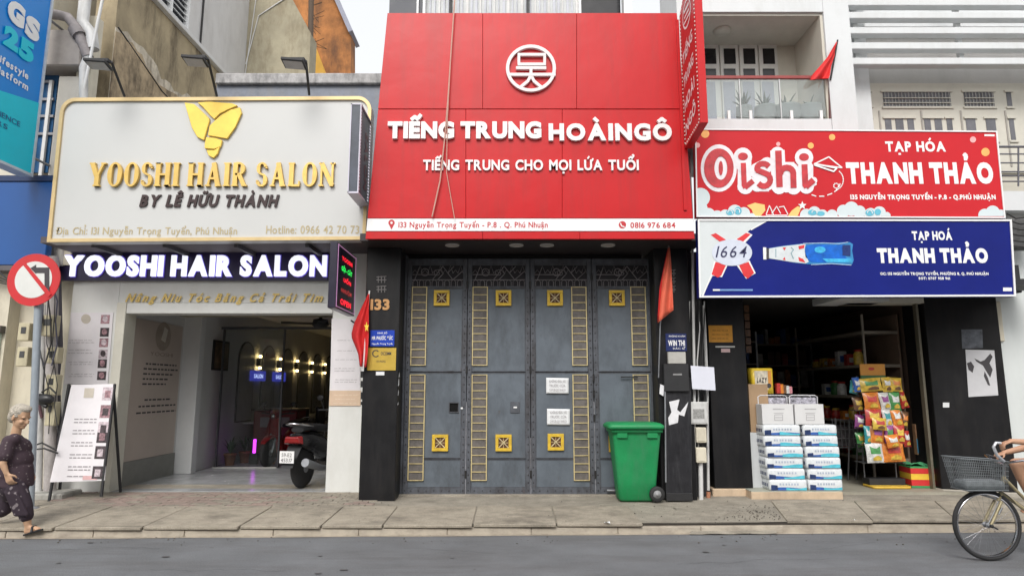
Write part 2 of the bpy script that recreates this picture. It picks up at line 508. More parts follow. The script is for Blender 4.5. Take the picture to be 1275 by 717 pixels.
# ============================================================ GROUND
def ky(x): return -1.29 + .03 * x
def sz(y, x=0): return .12 + .036 * (y + 1.29) + (.012 if x > 2.6 else 0)
g = MB().box(-120, 120, -120, 120, -.35, -.30).build('ground', PAVE); struct(g)
mb = MB()
mb.grid(lambda u, v: Vector((-60 + 120 * u, (-8.3) * (1 - v) + (ky(-60 + 120 * u) + .03) * v, 0)), 60, 4, False)
road = struct(mb.build('road', ASPH))
mb = MB().box(-60, 60, -40, -8.3, -.3, .12); struct(mb.build('opposite_pavement', PAVE))
# pale gutter strip beside the kerb
mb = MB()
mb.grid(lambda u, v: Vector((-30 + 60 * u, ky(-30 + 60 * u) - .055 + .085 * v + (math.sin(u * 190) * .008 if v == 0 else 0), .005)), 120, 1, False)
struct(mb.build('gutter_strip', KERB))
# sidewalk bed under the slabs
mb = MB()
def sw(u, v):
    x = -30 + 60 * u; y0 = ky(x) + .012; y = y0 + (1.2 - y0) * v
    return Vector((x, y, sz(y, x) - .012))
mb.grid(sw, 120, 8, False)
sidewalk = struct(mb.build('sidewalk', PAVE))
mb = MB()
def kf(u, v):
    x = -30 + 60 * u
    return Vector((x, ky(x) + .012, -.02 + .11 * v))
mb.grid(kf, 40, 1, False)
mb.m = 1
mb.grid(lambda u, v: Vector((-30 + 60 * u, ky(-30 + 60 * u) + .02, .07 + .05 * v)), 40, 1, False)
struct(mb.build('kerb', [KERB, DARKGAP]))
# kerb stones (the face) - pieces of the kerb
kerb = bpy.data.objects['kerb']
x = -8.6
while x < 9:
    L = random.uniform(.95, 1.05)
    if not (2.2 < x < 3.6):
        y0 = ky(x); y1 = ky(x + L)
        mb = MB().hexa([(x + .004, y0 - .012, 0.002), (x + L - .004, y1 - .012, .002), (x + L - .004, y1 + .04, .002), (x + .004, y0 + .04, .002),
                        (x + .004, y0 - .002, .078), (x + L - .004, y1 - .002, .078), (x + L - .004, y1 + .04, .078), (x + .004, y0 + .04, .078)])
        mb.build('kerb_stone', KERB, kerb, bev=.006)
    x += L
# large concrete slabs along the kerb, joints as in the photograph
jpx = [-260, -130, -20, 70, 178, 297, 398, 475, 588, 694, 804]
def slab(xa, xb, xa2, xb2, ya, yb, tilt=0, over=.0):
    m_ = MB(); th = .035
    p = []
    for zz in (0, 1):
        for (X, Y) in ((xa, ya), (xb, ya), (xb2, yb), (xa2, yb)):
            p.append((X, Y, sz(Y, X) - .03 + zz * (.034 + tilt * (X - xa))))
    return m_.hexa(p).build('paving_slab', SLAB, sidewalk, bev=.006)
for a, b in zip(jpx[:-1], jpx[1:]):
    A = G(a, 655, .12).x; B = G(b, 655, .12).x
    slab(A + .008, B - .008, A + .008, B - .008, ky(A) - .014, -.37, random.uniform(-.003, .003))
for a, b, a2, b2 in ((978, 1086, 965, 1070), (1086, 1192, 1070, 1172), (1192, 1300, 1172, 1275), (1300, 1400, 1275, 1370)):
    A = G(a, 648, .13).x; B = G(b, 648, .13).x; A2 = G(a2, 627, .16).x; B2 = G(b2, 627, .16).x
    slab(A + .008, B - .008, A2 + .008, B2 - .008, ky(A) + .005, -.1, random.uniform(-.003, .003))
# small pavers in front of the salon, laid in a basket of short rows
n = 0
for i in range(9):
    y = -.355 + i * .102
    x = -6.5 + (i % 2) * .1
    while x < -1.95:
        if n < 290 or True:
            zz = sz(y) - .004 + random.uniform(-.002, .002)
            key = 'paver_mesh_%d' % (1 if random.random() < (.75 if -5.6 < x < -3.2 else .2) else 0)
            if key not in bpy.data.meshes:
                q = MB().box(.003, .197, .003, .097, -.03, .006)
                oo = q.build('paver', PAVER_A if key.endswith('1') else PAVER_B, sidewalk, bev=.004)
                oo.data.name = key; proto_mod = oo
                oo.location = (x, y, zz)
            else:
                oo = bpy.data.objects.new('paver', bpy.data.meshes[key]); C.objects.link(oo); oo.parent = sidewalk
                md = oo.modifiers.new('bevel', 'BEVEL'); md.width = .004; md.segments = 1
                oo.location = (x, y, zz)
            oo.rotation_euler = (R(random.uniform(-1, 1)), R(random.uniform(-1, 1)), R(random.uniform(-.6, .6)))
            n += 1
        x += .2
# litter and grit
for (px, py, s_) in ((215, 657, .05), (439, 661, .03), (516, 657, .035), (597, 657, .035), (756, 651, .04), (770, 622, .03), (1063, 648, .02), (410, 621, .03)):
    q = G(px, py, .13 if py < 655 else .012)
    mb = MB().grid(lambda u, v: Vector((q.x + (u - .5) * s_ * 1.6, q.y + (v - .5) * s_, q.z + .012 + .01 * math.sin(u * 5) * math.cos(v * 4))), 3, 3)
    o = mb.build('litter_scrap', PAPER)
    tag(o, {215: 'flat pale scrap in the gutter left of the salon doorway middle', 439: 'tiny white scrap on the road edge below the white salon pier',
            516: 'small white scrap at the kerb below the left gate leaf', 597: 'small white scrap at the kerb below the second gate leaf',
            756: 'pale crumpled scrap lying in the kerb gap below the green bin', 770: 'white crumb of litter on the pavement just left of the green bin',
            1063: 'small pale scrap at the kerb below the tissue stacks', 410: 'white scrap on the pavement at the foot of the salon pier'}[px], 'litter')
rnd = random.Random(3)
mb = MB()
for i in range(420):
    px = rnd.uniform(0, 1275)
    q = G(px, rnd.uniform(628, 664), .12)
    if rnd.random() < .35: q = G(rnd.gauss(940, 22), rnd.gauss(640, 5), .14)
    z0 = sz(q.y, q.x) if q.y > ky(q.x) else .004
    r_ = rnd.uniform(.003, .011)
    mb.ball((q.x, q.y, z0 + .002), r_, 5, (1.3, 1, .6))
o = mb.build('grit', mat('grit', (.10, .085, .07), .95, var=.5, vs=30)); o['kind'] = 'stuff'
# patched poured concrete ramp between the slabs on the right
mb = MB()
def ramp(u, v):
    x = 2.02 + 1.0 * u + .05 * math.sin(v * 9); y = ky(x) - .07 + v * (.9 + ky(x) * -.0)
    top = sz(y, x)
    z = .012 + (top - .012) * min(1, (v / .55)) ** .8 + .004 * math.sin(x * 17) * math.sin(y * 23)
    return Vector((x, y, z))
mb.grid(ramp, 16, 16)
struct(mb.build('concrete_ramp', PAVE))

# ============================================================ FAR LEFT STORE BUILDING (cream, blue fascia)
sb = thing('store_building', 'cream corner of the convenience store at the left edge with pale mint door', 'building', (-8.4, 1, 0))
MINT = mat('mint_door', (.52, .60, .53), .5, var=.05)
BLUEF = mat('blue_fascia', (.012, .085, .30), .35, var=.06, vs=1)
MB().box(-12, -7.45, .5, 5, .1, 8.9).build('wall', CREAM, sb); MB().box(-7.449, -6.64, .72, 5, .1, 4.2).build('wall', CREAM, sb)
mb = MB(); mb.box(-12, -7.5, .44, .497, .15, 2.45); mb.build('door', MINT, sb, bev=.006)
mb = MB(); mb.box(-12, -7.46, .40, .497, 2.45, 2.55); mb.build('lintel', mat('lintel_dark', (.10, .09, .08), .7), sb)
mb = MB(); mb.pbox(60, 95, 88, 330, .45, .25); mb.build('pillar', mat('pillar_cream', (.60, .575, .52), .7, var=.06, stain=(.33, .3, .26), stain_amt=.4), sb, bev=.01)
mb = MB(); mb.box(-7.6, -6.66, .30, .72, 6.55, 7.15); mb.build('beam', mat('grey_beam', (.34, .31, .29), .8, var=.15, vs=5), sb, bev=.02)
mb = MB(); mb.pbox(86, 20, 104, 330, .50, .18); mb.build('pilaster', CREAM, sb)
w_ = MB().pbox(45, 60, 68, 215, .62, .03).build('window', mat('blue_glass', (.03, .10, .22), .12, var=.3, vs=3), sb)
for yy in (100, 122, 143, 165): MB().pbox(44, yy, 66, yy + 3, .58, .03).build('window_bar', mat('dull_bar', (.28, .28, .30), .6), w_)
MB().pbox(54, 100, 58, 225, .56, .04).build('window_frame', WHITE, w_)
# blue fascia sign
fs_ = thing('fascia_sign', 'plain bright blue fascia board behind the round road sign', 'sign', (-7.5, .2, 3.4))
MB().box(-12, P(62, 270, .2).x, .2, .32, P(30, 330, .2).z, P(30, 226, .2).z).build('panel', BLUEF, fs_, bev=.01)
MB().box(-12, P(62, 270, .2).x + .02, .18, .34, P(30, 226, .2).z + .002, P(30, 219, .2).z).build('rim', mat('navy_rim', (.01, .03, .10), .5), fs_)
MB().box(-12, P(62, 270, .2).x - .01, .21, .49, P(30, 333, .2).z - .04, P(30, 330, .2).z - .002).build('underside', mat('fascia_soffit', (.12, .11, .12), .7), fs_)
# blade sign
bl = thing('blade_sign', 'tall blue projecting sign with big white GS and turquoise 25', 'sign', (-6.97, -.6, 4.7))
MB().box(-7.14, -6.985, -1.35, 0, 4.72, 7.55).build('panel', mat('sign_blue', (.0, .17, .52), .35, var=.05, vs=1, emit=(.0, .2, .6), es=.12), bl)
mb = MB(); mb.box(-7.16, -6.965, 0.002, .04, 4.68, 7.60); mb.box(-7.16, -6.965, -1.39, -1.352, 4.68, 7.6); mb.box(-7.16, -6.965, -1.352, 0.002, 7.552, 7.6); mb.box(-7.16, -6.965, -1.352, .002, 4.68, 4.718)
mb.build('frame', mat('frame_pale', (.55, .60, .66), .4), bl)
TURQ = mat('turquoise', (.0, .45, .56), .4, var=.04, emit=(.0, .45, .6), es=.1)
mb = MB()
mb.add([(-6.978, -1.35, 5.52), (-6.978, 0, 5.80), (-6.978, 0, 4.72), (-6.978, -1.35, 4.72)], [(3, 2, 1, 0)]); mb.build('turquoise_field', TURQ, bl)
XS = -6.972
NV = mat('navy_ink', (.01, .10, .25), .5)
def bt(s_, y0, z, wd, cap, m_, **k): text(s_, (XS, y0, z), (0, 1, 0), (0, 0, 1), wd, cap, m_, bl, **k)
bt('G', -.76, 6.68, .30, .33, WPR, off=.07, depth=.01); bt('S', -.43, 6.64, .27, .33, WPR, off=.07, depth=.01)
bt('2', -.77, 6.30, .26, .30, TURQ, off=.07, depth=.01); bt('5', -.49, 6.28, .27, .31, TURQ, off=.07, depth=.01)
bt('Lifestyle', -.86, 6.03, .60, .105, WPR, off=.035); bt('Platform', -.86, 5.87, .62, .105, WPR, off=.035)
bt('CONVENIENCE', -1.26, 5.30, .96, .075, NV, off=.015); bt('24/7 HRS', -1.26, 5.17, .75, .07, NV, off=.015)
for z in (5.0, 7.2): MB().tube([(-7.06, .04, z), (-7.06, .5, z)], .02).build('bracket', GREYM, bl)
# drain pipes at the corner of the two buildings
dp = thing('drain_pipe', 'thick dirty grey drain pipe bending down between the store and the salon', 'pipe', (-6.6, .4, 6))
mb = MB()
pts = [P(58, 18, .3), P(72, 19, .3), P(84, 22, .3), P(93, 32, .3), P(99, 45, .3), P(106, 62, .3), P(110, 72, .3)]
mb.tube(pts, .075, 12); mb.build('bend', DIRTYP, dp)
mb = MB(); mb.tube([P(93, 36, .29), P(99, 45, .29)], .10, 12); mb.build('collar', DIRTYP, dp, bev=.01)
mb = MB(); mb.tube([P(110, 70, .3), P(104, 85, .3), P(104, 128, .3)], .06, 12); mb.build('pipe', PVC, dp)
dq = thing('downpipe', 'straight pale downpipe running up the salon wall corner', 'pipe', (-6.5, .3, 6))
MB().tube([P(112, -40, .36), P(106, 0, .36), P(103, 28, .36), P(114, 42, .36), P(116, 62, .36)], .085, 12).build('pipe', PVC, dq)
MB().tube([P(128, -2, .27), P(102, 122, .27)], .022, 8).build('conduit', WHITE, dq)

# ============================================================ OLD WALLS ABOVE THE SALON
ow = thing('old_side_wall', 'tall weathered beige side wall with peeling stains above the salon sign', 'wall', (-6.6, 3, 3.6))
MB().box(-6.95, -6.6, .95, 4.75, 3.3, 8.66).build('wall', OLDWALL, ow)
MB().box(-7.0, -6.50, .95, 4.95, 8.662, 8.76).build('ledge', WHITE, ow, bev=.01)
MB().box(-6.95, -6.62, .95, 1.95, 8.762, 11.6).build('upper_wall', PALEW, ow); MB().box(-6.95, -6.62, 3.25, 3.6, 8.762, 11.6).build('upper_wall', PALEW, ow)
wn = MB().box(-6.9, -6.72, 1.95, 3.25, 8.762, 11.6).build('window', mat('dark_glass', (.03, .035, .045), .15), ow)
for i in range(22):
    z = 8.83 + i * .12
    mb = MB(); mb.hexa([(-6.72, 2.0, z), (-6.72, 3.2, z), (-6.66, 3.2, z - .035), (-6.66, 2.0, z - .035), (-6.72, 2.0, z + .012), (-6.72, 3.2, z + .012), (-6.66, 3.2, z - .023), (-6.66, 2.0, z - .023)])
    mb.build('slat', WHITEC, wn)
for yy in (1.95, 2.58, 3.2): MB().box(-6.73, -6.63, yy, yy + .05, 8.764, 11.6).build('frame_post', WHITEC, wn)
MB().box(-6.97, -6.64, 3.6, 6.0, 7.2, 12.5).build('rear_wall', PALEW, ow)
MB().tube([(-6.62, 3.75, 12), (-6.62, 3.75, 8.8)], .02).build('cable', CABLE, ow)
# lower, badly weathered coat: a thin uneven layer whose upper edge climbs toward the front
PEEL = mat('peeling_plaster', (.40, .31, .20), .95, var=.35, vs=4, stain=(.035, .026, .018), stain_amt=1, stain_sc=(1.6, 1.5, .6), bump=1, bs=7)
PEEL2 = mat('exposed_lime', (.58, .52, .42), .95, var=.2, vs=5, stain=(.12, .09, .06), stain_amt=.8, stain_sc=(2, 3, 1), bump=.6, bs=14)
rr = random.Random(11)
def coat(y0, y1, za, zb, x, m_, zbot=3.3):
    pts = [(x, y0, zbot), (x, y1, zbot)]
    for i in range(24, -1, -1):
        t_ = i / 24; pts.append((x, y0 + (y1 - y0) * t_, za + (zb - za) * t_ + rr.uniform(-.07, .07) + .1 * math.sin(t_ * 11)))
    MB().prism(pts, (.012, 0, 0)).build('plaster_coat', m_, ow)
coat(.95, 4.74, 7.62, 7.35, -6.600, PEEL2); coat(.95, 4.6, 7.45, 7.15, -6.588, PEEL)
MB().tube([(-6.58, 1.0, 7.6), (-6.57, 2.4, 7.15), (-6.58, 4.7, 6.9)], .012, 6).build('cable', CABLE, ow)
bw = thing('rear_house', 'stained beige and orange rear house rising behind the salon roof', 'house', (-4.5, 8, 3))
xa, xb = P(299, 50, 6).x, P(386, 60, 6).x
zt = 12.5
mb = MB(); mb.prism([(xa - 1.2, 6, 4), (xb, 6, 4), (xb, 6, P(386, 42, 6).z), (P(352, -20, 6).x, 6, P(352, -22, 6).z), (xa - 1.2, 6, zt)], (0, .5, 0)); mb.build('wall', OLDWALL2, bw)
mb = MB(); mb.prism([P(340, 140, 8.5), P(437, 140, 8.5), P(437, 38, 8.5), P(415, -12, 8.5), P(395, -60, 8.5), P(340, -60, 8.5)], (0, .5, 0)); mb.build('side_wall', ORANGE_W, bw)
mb = MB(); mb.prism([P(388, 120, 8.46), P(411, 120, 8.46), P(406, 92, 8.46), P(392, 55, 8.46), P(388, 50, 8.46)], (0, .035, 0)); mb.build('plaster_patch', YELLOW_W, bw)
mb = MB(); mb.prism([P(439, 38, 8.3), P(417, -12, 8.3), P(397, -60, 8.3), P(392, -60, 8.3), P(412, -10, 8.3), P(434, 40, 8.3)], (0, .9, 0)); mb.build('roof_edge', mat('grey_roof', (.25, .26, .33), .6), bw)
mb = MB(); mb.tube([P(388, -30, 6.3), P(386, 92, 6.3)], .07); mb.build('drain_pipe', mat('rust_pipe', (.10, .07, .05), .8), bw)
MB().tube([P(320, -10, 5.98), P(305, 95, 5.98)], .012, 5).build('cable', WHITE, bw); MB().tube([P(360, -5, 5.98), P(322, 20, 5.98), P(306, 80, 5.98)], .014, 5).build('cable', WHITE, bw)
mb = MB()
rr = random.Random(4)
for i in range(16):
    a = P(386, rr.uniform(5, 60), 7.2)
    mb.tube([a, a + Vector((rr.uniform(.1, .5), rr.uniform(-.2, .2), rr.uniform(-.3, .35)))], .008, 4, False)
mb.build('creeper', mat('dry_twig', (.08, .05, .03), .9), bw, kind='stuff')
# concrete roof parapet
pp = thing('roof_parapet', 'stained concrete roof edge with bluish metal gutter behind the salon sign', 'parapet', (-4, 1.9, 5))
x0, x1, z0, z1 = RP(268, 91, 468, 104, 1.9)
MB().box(x0, x1 + .6, 1.9, 2.15, z0, z1).build('concrete_edge', mat('parapet_concrete', (.40, .39, .39), .9, var=.25, vs=8, stain=(.12, .12, .12), stain_amt=.8, stain_sc=(4, 3, 1.5), bump=.5, bs=20), pp, bev=.015)
x0, x1, z2, z0 = RP(268, 104, 468, 135, 1.95)
MB().box(x0, x1 + .6, 1.98, 2.3, z2 - 1.6, z0 - .003).build('metal_gutter', mat('blue_gutter', (.15, .165, .20), .5, .2, var=.2, vs=6, stain=(.25, .23, .2), stain_amt=.4), pp)
MB().box(-6.6, -2.0, 2.3, 2.5, 2.9, 5.0).build('wall', OLDWALL2, pp)

# repaired patch, cracks and oily drips in the asphalt
rr = random.Random(17)
def patch(x0, x1, y0, y1, m_, nm, z=.004, n_=26, j=.04):
    cx, cy = (x0 + x1) / 2, (y0 + y1) / 2; pts = []
    for i in range(n_):
        a = 2 * math.pi * i / n_; c_, s_ = math.cos(a), math.sin(a); k = 1 / max(abs(c_), abs(s_)) ** .8
        pts.append((cx + (x1 - x0) / 2 * c_ * k * .9 + rr.uniform(-j, j), cy + (y1 - y0) / 2 * s_ * k * .9 + rr.uniform(-j, j) * .5, z))
    o = MB().add(pts, [tuple(range(n_))]).build(nm, m_, road); return o
for (x, y, L, a0) in ((-5.2, -2.1, 1.6, .1), (-1.2, -1.9, 1.1, -.15), (1.5, -2.5, 1.8, .05), (3.1, -2.0, .9, .3), (-3.4, -2.7, 1.4, -.05)):
    l_ = []; r_ = []; px_, py_ = x, y; k = int(L / .07)
    for i in range(k):
        px_ += .07; py_ += .07 * (a0 + rr.uniform(-.55, .55)); w2 = rr.uniform(.001, .0035)
        l_.append((px_, py_ + w2, .0055)); r_.append((px_, py_ - w2, .0055))
    m_ = MB(); m_.add(r_ + l_, [(i, i + 1, k + i + 1, k + i) for i in range(k - 1)]); m_.build('road_crack', mat('crack_dark', (.06, .058, .058), .95), road)
OIL = mat('oil_spot', (.085, .083, .085), .6, var=.2, vs=30)
for i in range(16):
    x = rr.uniform(-6, 5); y = rr.uniform(-2.9, -1.5); s_ = rr.uniform(.012, .05)
    s_ *= .6; patch(x - s_ * 1.6, x + s_ * 1.6, y - s_, y + s_, OIL, 'oil_spot', .006 + i * .0001, 10, s_ * .3)

# ============================================================ SALON BUILDING
SW = mat('salon_white', (.70, .705, .68), .5, var=.03, vs=2, stain=(.45, .43, .38), stain_amt=.3, stain_sc=(1, 1, .4))
JAMB = mat('salon_jamb', (.60, .58, .50), .55, var=.05)
INW = mat('salon_inner_wall', (.60, .605, .60), .6, var=.05, vs=2)
BEIGEM = mat('mural_beige', (.48, .41, .36), .6, var=.06, vs=1.5)
TILE = mat('salon_floor_tile', (.38, .39, .40), .22, var=.14, vs=3.5, stain=(.22, .22, .23), stain_amt=.4)
sal = thing('salon_building', 'white fronted hair salon with a wide open dark doorway', 'building', (-4.4, .6, .1))
XL, XR, DZ = -5.76, -2.68, 2.75
MB().box(-6.6, XL - .14, .6, .9, .14, 3.75).build('wall', SW, sal, bev=.004)
MB().box(XL - .14, XL, .57, .86, .14, DZ + .16).build('door_jamb', JAMB, sal, bev=.006)
MB().box(XL - .14, XR, .603, .9, DZ + .162, 3.75).build('lintel', SW, sal, bev=.004)
MB().box(XL + .001, XR, .585, .88, DZ, DZ + .158).build('lintel_band', SW, sal, bev=.004)
MB().box(XR + .001, -2.10, .6, .95, .14, 3.75).build('wall', SW, sal, bev=.004)
MB().box(-2.12, -2.075, .3, .6, .12, 3.62).build('side_edge', mat('dirty_edge', (.28, .29, .27), .8, var=.3, vs=8), sal)
# interior shell
MB().box(XL - .14, -2.0, .95, 16, .02, .17).build('floor_slab', CONC, sal)
for i in range(6):
    for j in range(7):
        if j > 4 and i > 9: continue
        x0 = -5.85 + i * .6; y0 = .62 + j * .6
        MB().box(x0 + .002, x0 + .598, y0 + .002, y0 + .598, .168, .186 + random.uniform(-.0008, .0008)).build('floor_tile', TILE, sal)
MB().box(-5.85, -2.2, 4.83, 16, .168, .186).build('rear_floor', TILE, sal)
MB().box(-6.2, -5.85, .87, 2.5, .1, 3.2).build('side_wall', INW, sal)
MB().box(-5.849, -5.835, .95, 2.42, .55, 2.72).build('mural_panel', BEIGEM, sal)
MB().box(-5.849, -5.82, .95, 2.45, .186, .548).build('skirting', mat('dull_skirt', (.22, .22, .20), .6, var=.1), sal)
MB().box(-6.2, -5.55, 2.5, 2.68, .186, 3.2).build('pilaster', mat('pilaster_white', (.68, .69, .69), .5, var=.03), sal, bev=.006)
MB().box(-6.2, -5.65, 2.68, 16, .186, 3.2).build('side_wall', INW, sal)
MB().box(-2.25, -2.0, .95, 16, .186, 3.2).build('side_wall', INW, sal)
MB().box(-6.2, -2.0, 16, 16.2, 0, 3.3).build('rear_wall', INW, sal)
MB().box(-6.2, -2.0, .9, 16.2, 3.2, 3.35).build('ceiling', mat('salon_ceiling', (.70, .70, .70), .7, var=.04), sal)
MB().box(-6.2, -2.0, .9, 2.3, 2.98, 3.19).build('shutter_box', mat('shutter_box', (.16, .16, .17), .5, var=.1), sal)
# mural print on the beige panel (on the side wall plane)
mb = MB()
def mtx(y, z): return (-5.834, y, z)
for i, (z, a_, b_) in enumerate(((2.02, 1.35, 2.3), (1.94, 1.3, 2.35), (1.86, 1.3, 2.2), (1.78, 1.3, 2.05), (1.70, 1.3, 2.0), (1.45, 1.4, 2.2), (1.35, 1.25, 2.38), (1.25, 1.2, 2.38))):
    y = a_
    while y < b_:
        wd = min(b_ - y, random.uniform(.05, .14)); mb.add([mtx(y, z), mtx(y + wd, z), mtx(y + wd, z + .026), mtx(y, z + .026)], [(0, 1, 2, 3)]); y += wd + .03
mb.build('mural_print', INK, sal, kind='stuff')
mb = MB(); mb.lathe((-5.833, 1.8, 2.5), [(0, 0), (.24, .0)], 20, (1, 0, 0)); mb.build('mural_disc', mat('mural_disc', (.33, .28, .23), .6, var=.2), sal)
mb = MB()
q = [(1.72, 2.44), (1.86, 2.4), (1.92, 2.62), (1.80, 2.66), (1.78, 2.58)]
mb.add([(-5.826, a, b) for a, b in q], [(0, 1, 2, 3, 4)]); mb.build('mural_bird', mat('mural_bird', (.6, .57, .5), .5), sal)
text('YOOSHI', (-5.833, 1.45, 2.17), (0, 1, 0), (0, 0, 1), .7, .06, mat('mural_brown', (.25, .20, .16), .6), sal, name='mural_lettering')
# mirrors, wall lamps along the long side wall
ARCH = mat('mirror_glass', (.50, .52, .54), .3, .4, var=.1)
def arch(y, w_, zb, zt_, k):
    m_ = thing('arched_mirror', 'arched wall mirror number %s from the doorway' % k, 'mirror', (-5.65, y, zb), 'arched mirrors along the salon wall')
    pr = [(-5.645, y - w_ / 2, zb), (-5.645, y + w_ / 2, zb)] + [(-5.645, y + w_ / 2 * math.cos(a * math.pi / 10), zt_ - w_ / 2 + w_ / 2 * math.sin(a * math.pi / 10)) for a in range(11)]
    MB().prism(pr, (.03, 0, 0)).build('frame', mat('arch_frame', (.10, .10, .10), .5), m_)
    c = Vector((0, y, (zb + zt_) / 2))
    pr2 = [(-5.614, y + (p[1] - y) * .94, c.z + (p[2] - c.z) * .97) for p in pr]
    MB().prism(pr2, (.004, 0, 0)).build('glass', ARCH, m_)
    return m_
words_ = ['first', 'second', 'third', 'fourth', 'fifth', 'sixth', 'seventh', 'eighth']
for i in range(6):
    y = 4.75 + i * 1.25
    a = arch(y, .8, .95, 2.62, i)
    a['label'] = '%s arched black framed mirror from the doorway on the salon side wall' % words_[i]
WARM = mat('warm_lamp', (.9, .7, .3), .4, var=0, emit=(1, .72, .3), es=11)
for i in range(5):
    y = 5.37 + i * 1.25
    l_ = thing('wall_lamp', '%s small warm yellow wall lamp from the doorway between the mirrors' % words_[i], 'lamp', (-5.62, y, 2.2), 'wall lamps between the mirrors')
    MB().box(-5.65, -5.58, y - .03, y + .03, 2.12, 2.30).build('body', BLACKM, l_)
    MB().box(-5.60, -5.56, y - .035, y + .035, 2.31, 2.36).build('lamp_glass', WARM, l_); MB().box(-5.60, -5.56, y - .035, y + .035, 2.06, 2.11).build('lamp_glass', WARM, l_)
for i, (y, lab) in enumerate(((5.35, 'left small blue panel glowing as a sign reflection under the first salon lamp'), (6.65, 'right small blue panel glowing as a sign reflection under the second salon lamp'))):  # glowing panels stand in for mirror reflections of the lit street sign
    l_ = thing('sign_reflection', lab, 'sign', (-5.6, y, 1.85), 'blue glowing panels for sign reflections in the salon')
    MB().box(-5.612, -5.59, y - .42, y + .42, 1.80, 2.02).build('panel', mat('violet_reflection', (.05, .06, .4), .4, var=0, emit=(.05, .06, .45), es=.5), l_)
    text('SALON', (-5.585, y - .25, 1.86), (0, 1, 0), (0, 0, 1), .5, .09, mat('cool_reflection', (.7, .7, .9), .4, var=0, emit=(.6, .7, 1), es=.9), l_, off=.03)
pf = thing('framed_picture', 'dark framed picture hanging on the pale inner salon wall', 'picture', (-5.64, 3.6, 1.9))
MB().box(-5.649, -5.615, 3.2, 3.85, 1.98, 2.55).build('frame', BLACKM, pf)
MB().box(-5.614, -5.610, 3.24, 3.81, 2.02, 2.51).build('print', mat('photo_print', (.12, .08, .05), .4, var=.9, vs=6), pf)
# glass partition with threshold line
gp = thing('glass_partition', 'clear glass partition with thin metal frame across the salon', 'partition', (-4.2, 3.3, .19))
for x in (-5.5, -4.35, -3.32): MB().box(x, x + .03, 3.28, 3.32, .19, 2.75).build('frame_post', mat('dark_frame', (.10, .10, .11), .4, .5), gp)
MB().box(-5.54, -2.26, 3.275, 3.325, 2.752, 2.80).build('frame_rail', mat('dark_frame', (.1, .1, .11), .4, .5), gp)
MB().box(-5.54, -4.35, 3.27, 3.33, .187, .205).build('frame_rail', mat('rail_pale', (.55, .55, .52), .4), gp)
for a, b in ((-5.47, -4.352), (-3.288, -2.26)): MB().box(a, b, 3.295, 3.302, .21, 2.75).build('pane', glass('salon_glass', (.90, .93, .93), .03, .01), gp)
MB().tube([(-3.36, 3.25, .9), (-3.36, 3.25, 1.7)], .015).build('handle', CHROME, gp)
MB().box(-5.0, -4.2, 8, 8.5, 1.63, 1.65).build('shelf', mat('pale_metal', (.5, .5, .5), .4), gp) if False else None
# ceiling fan
cf = thing('ceiling_fan', 'dark ceiling fan with flat blades just inside the salon', 'fan', (-3.5, 2.9, 2.9))
MB().lathe((-3.5, 2.75, 2.74), [(.03, .45), (.03, .16), (.13, .14), (.15, .04), (.10, 0)], 14).build('motor', BLACKM, cf)
for k in range(4):
    a = R(20 + 90 * k); d = Vector((math.cos(a), math.sin(a), 0)); e = Vector((-d.y, d.x, .12)) * .07
    c0 = Vector((-3.5, 2.75, 2.80))
    MB().prism([c0 + d * .12 - e, c0 + d * .68 - e * 1.2, c0 + d * .68 + e * 1.2, c0 + d * .12 + e], (0, 0, .01)).build('blade', BLACKM, cf)
for k in range(4):
    y = 5.2 + k * 1.25
    t = thing('styling_chair', '%s black styling chair from the doorway facing the salon mirrors' % words_[k], 'chair', (-4.75, y, .19), 'styling chairs in the salon')
    MB().lathe((-4.75, y, .187), [(.26, 0), (.26, .02), (.05, .05), (.035, .06), (.035, .42)], 16).build('base', CHROME, t)
    MB().box(-5.0, -4.5, y - .26, y + .26, .61, .72).build('seat', BLACKP, t, bev=.03, seg=2)
    MB().box(-4.56, -4.46, y - .25, y + .25, .73, 1.22).build('backrest', BLACKP, t, bev=.03, seg=2)
    for sg in (-1, 1): MB().box(-4.98, -4.5, y + sg * .29 - .03, y + sg * .29 + .03, .84, .89).build('armrest', BLACKP, t, bev=.012)
    t = thing('mirror_shelf', '%s pale shelf from the doorway under the salon mirrors' % words_[k], 'shelf', (-5.5, y, .9), 'shelves under the mirrors')
    MB().box(-5.64, -5.36, y - .42, y + .42, .90, .93).build('board', mat('shelf_pale', (.6, .6, .58), .4), t)
# reception desk, stools, plants in the dark
dk = thing('reception_desk', 'dark red reception desk behind the glass of the salon', 'desk', (-4.9, 4.6, .19))
RD = mat('dark_red', (.16, .012, .015), .35, var=.15)
MB().box(-5.35, -4.45, 4.6, 5.2, .19, 1.18).build('body', RD, dk, bev=.02)
MB().box(-5.4, -4.4, 4.55, 5.25, 1.182, 1.22).build('top', mat('dark_wood', (.06, .035, .03), .3), dk, bev=.006)
MB().box(-5.2, -4.6, 4.58, 4.598, .85, 1.05).build('panel', mat('grey_box', (.25, .23, .22), .5), dk)
nl = thing('neon_lamp', 'upright glowing magenta neon tube by the red scooter inside', 'lamp', (-5.05, 3.9, .3))
MB().tube([(-5.02, 3.9, .40), (-5.02, 3.9, .66)], .03, 8).build('tube', mat('neon_magenta', (.8, .05, .9), .4, var=0, emit=(.75, .05, 1.0), es=2.2), nl)
MB().box(-5.1, -4.94, 3.86, 3.94, .19, .39).build('stand', BLACKM, nl)
FOL = mat('leaf_green', (.035, .075, .03), .5, var=.4, vs=20)
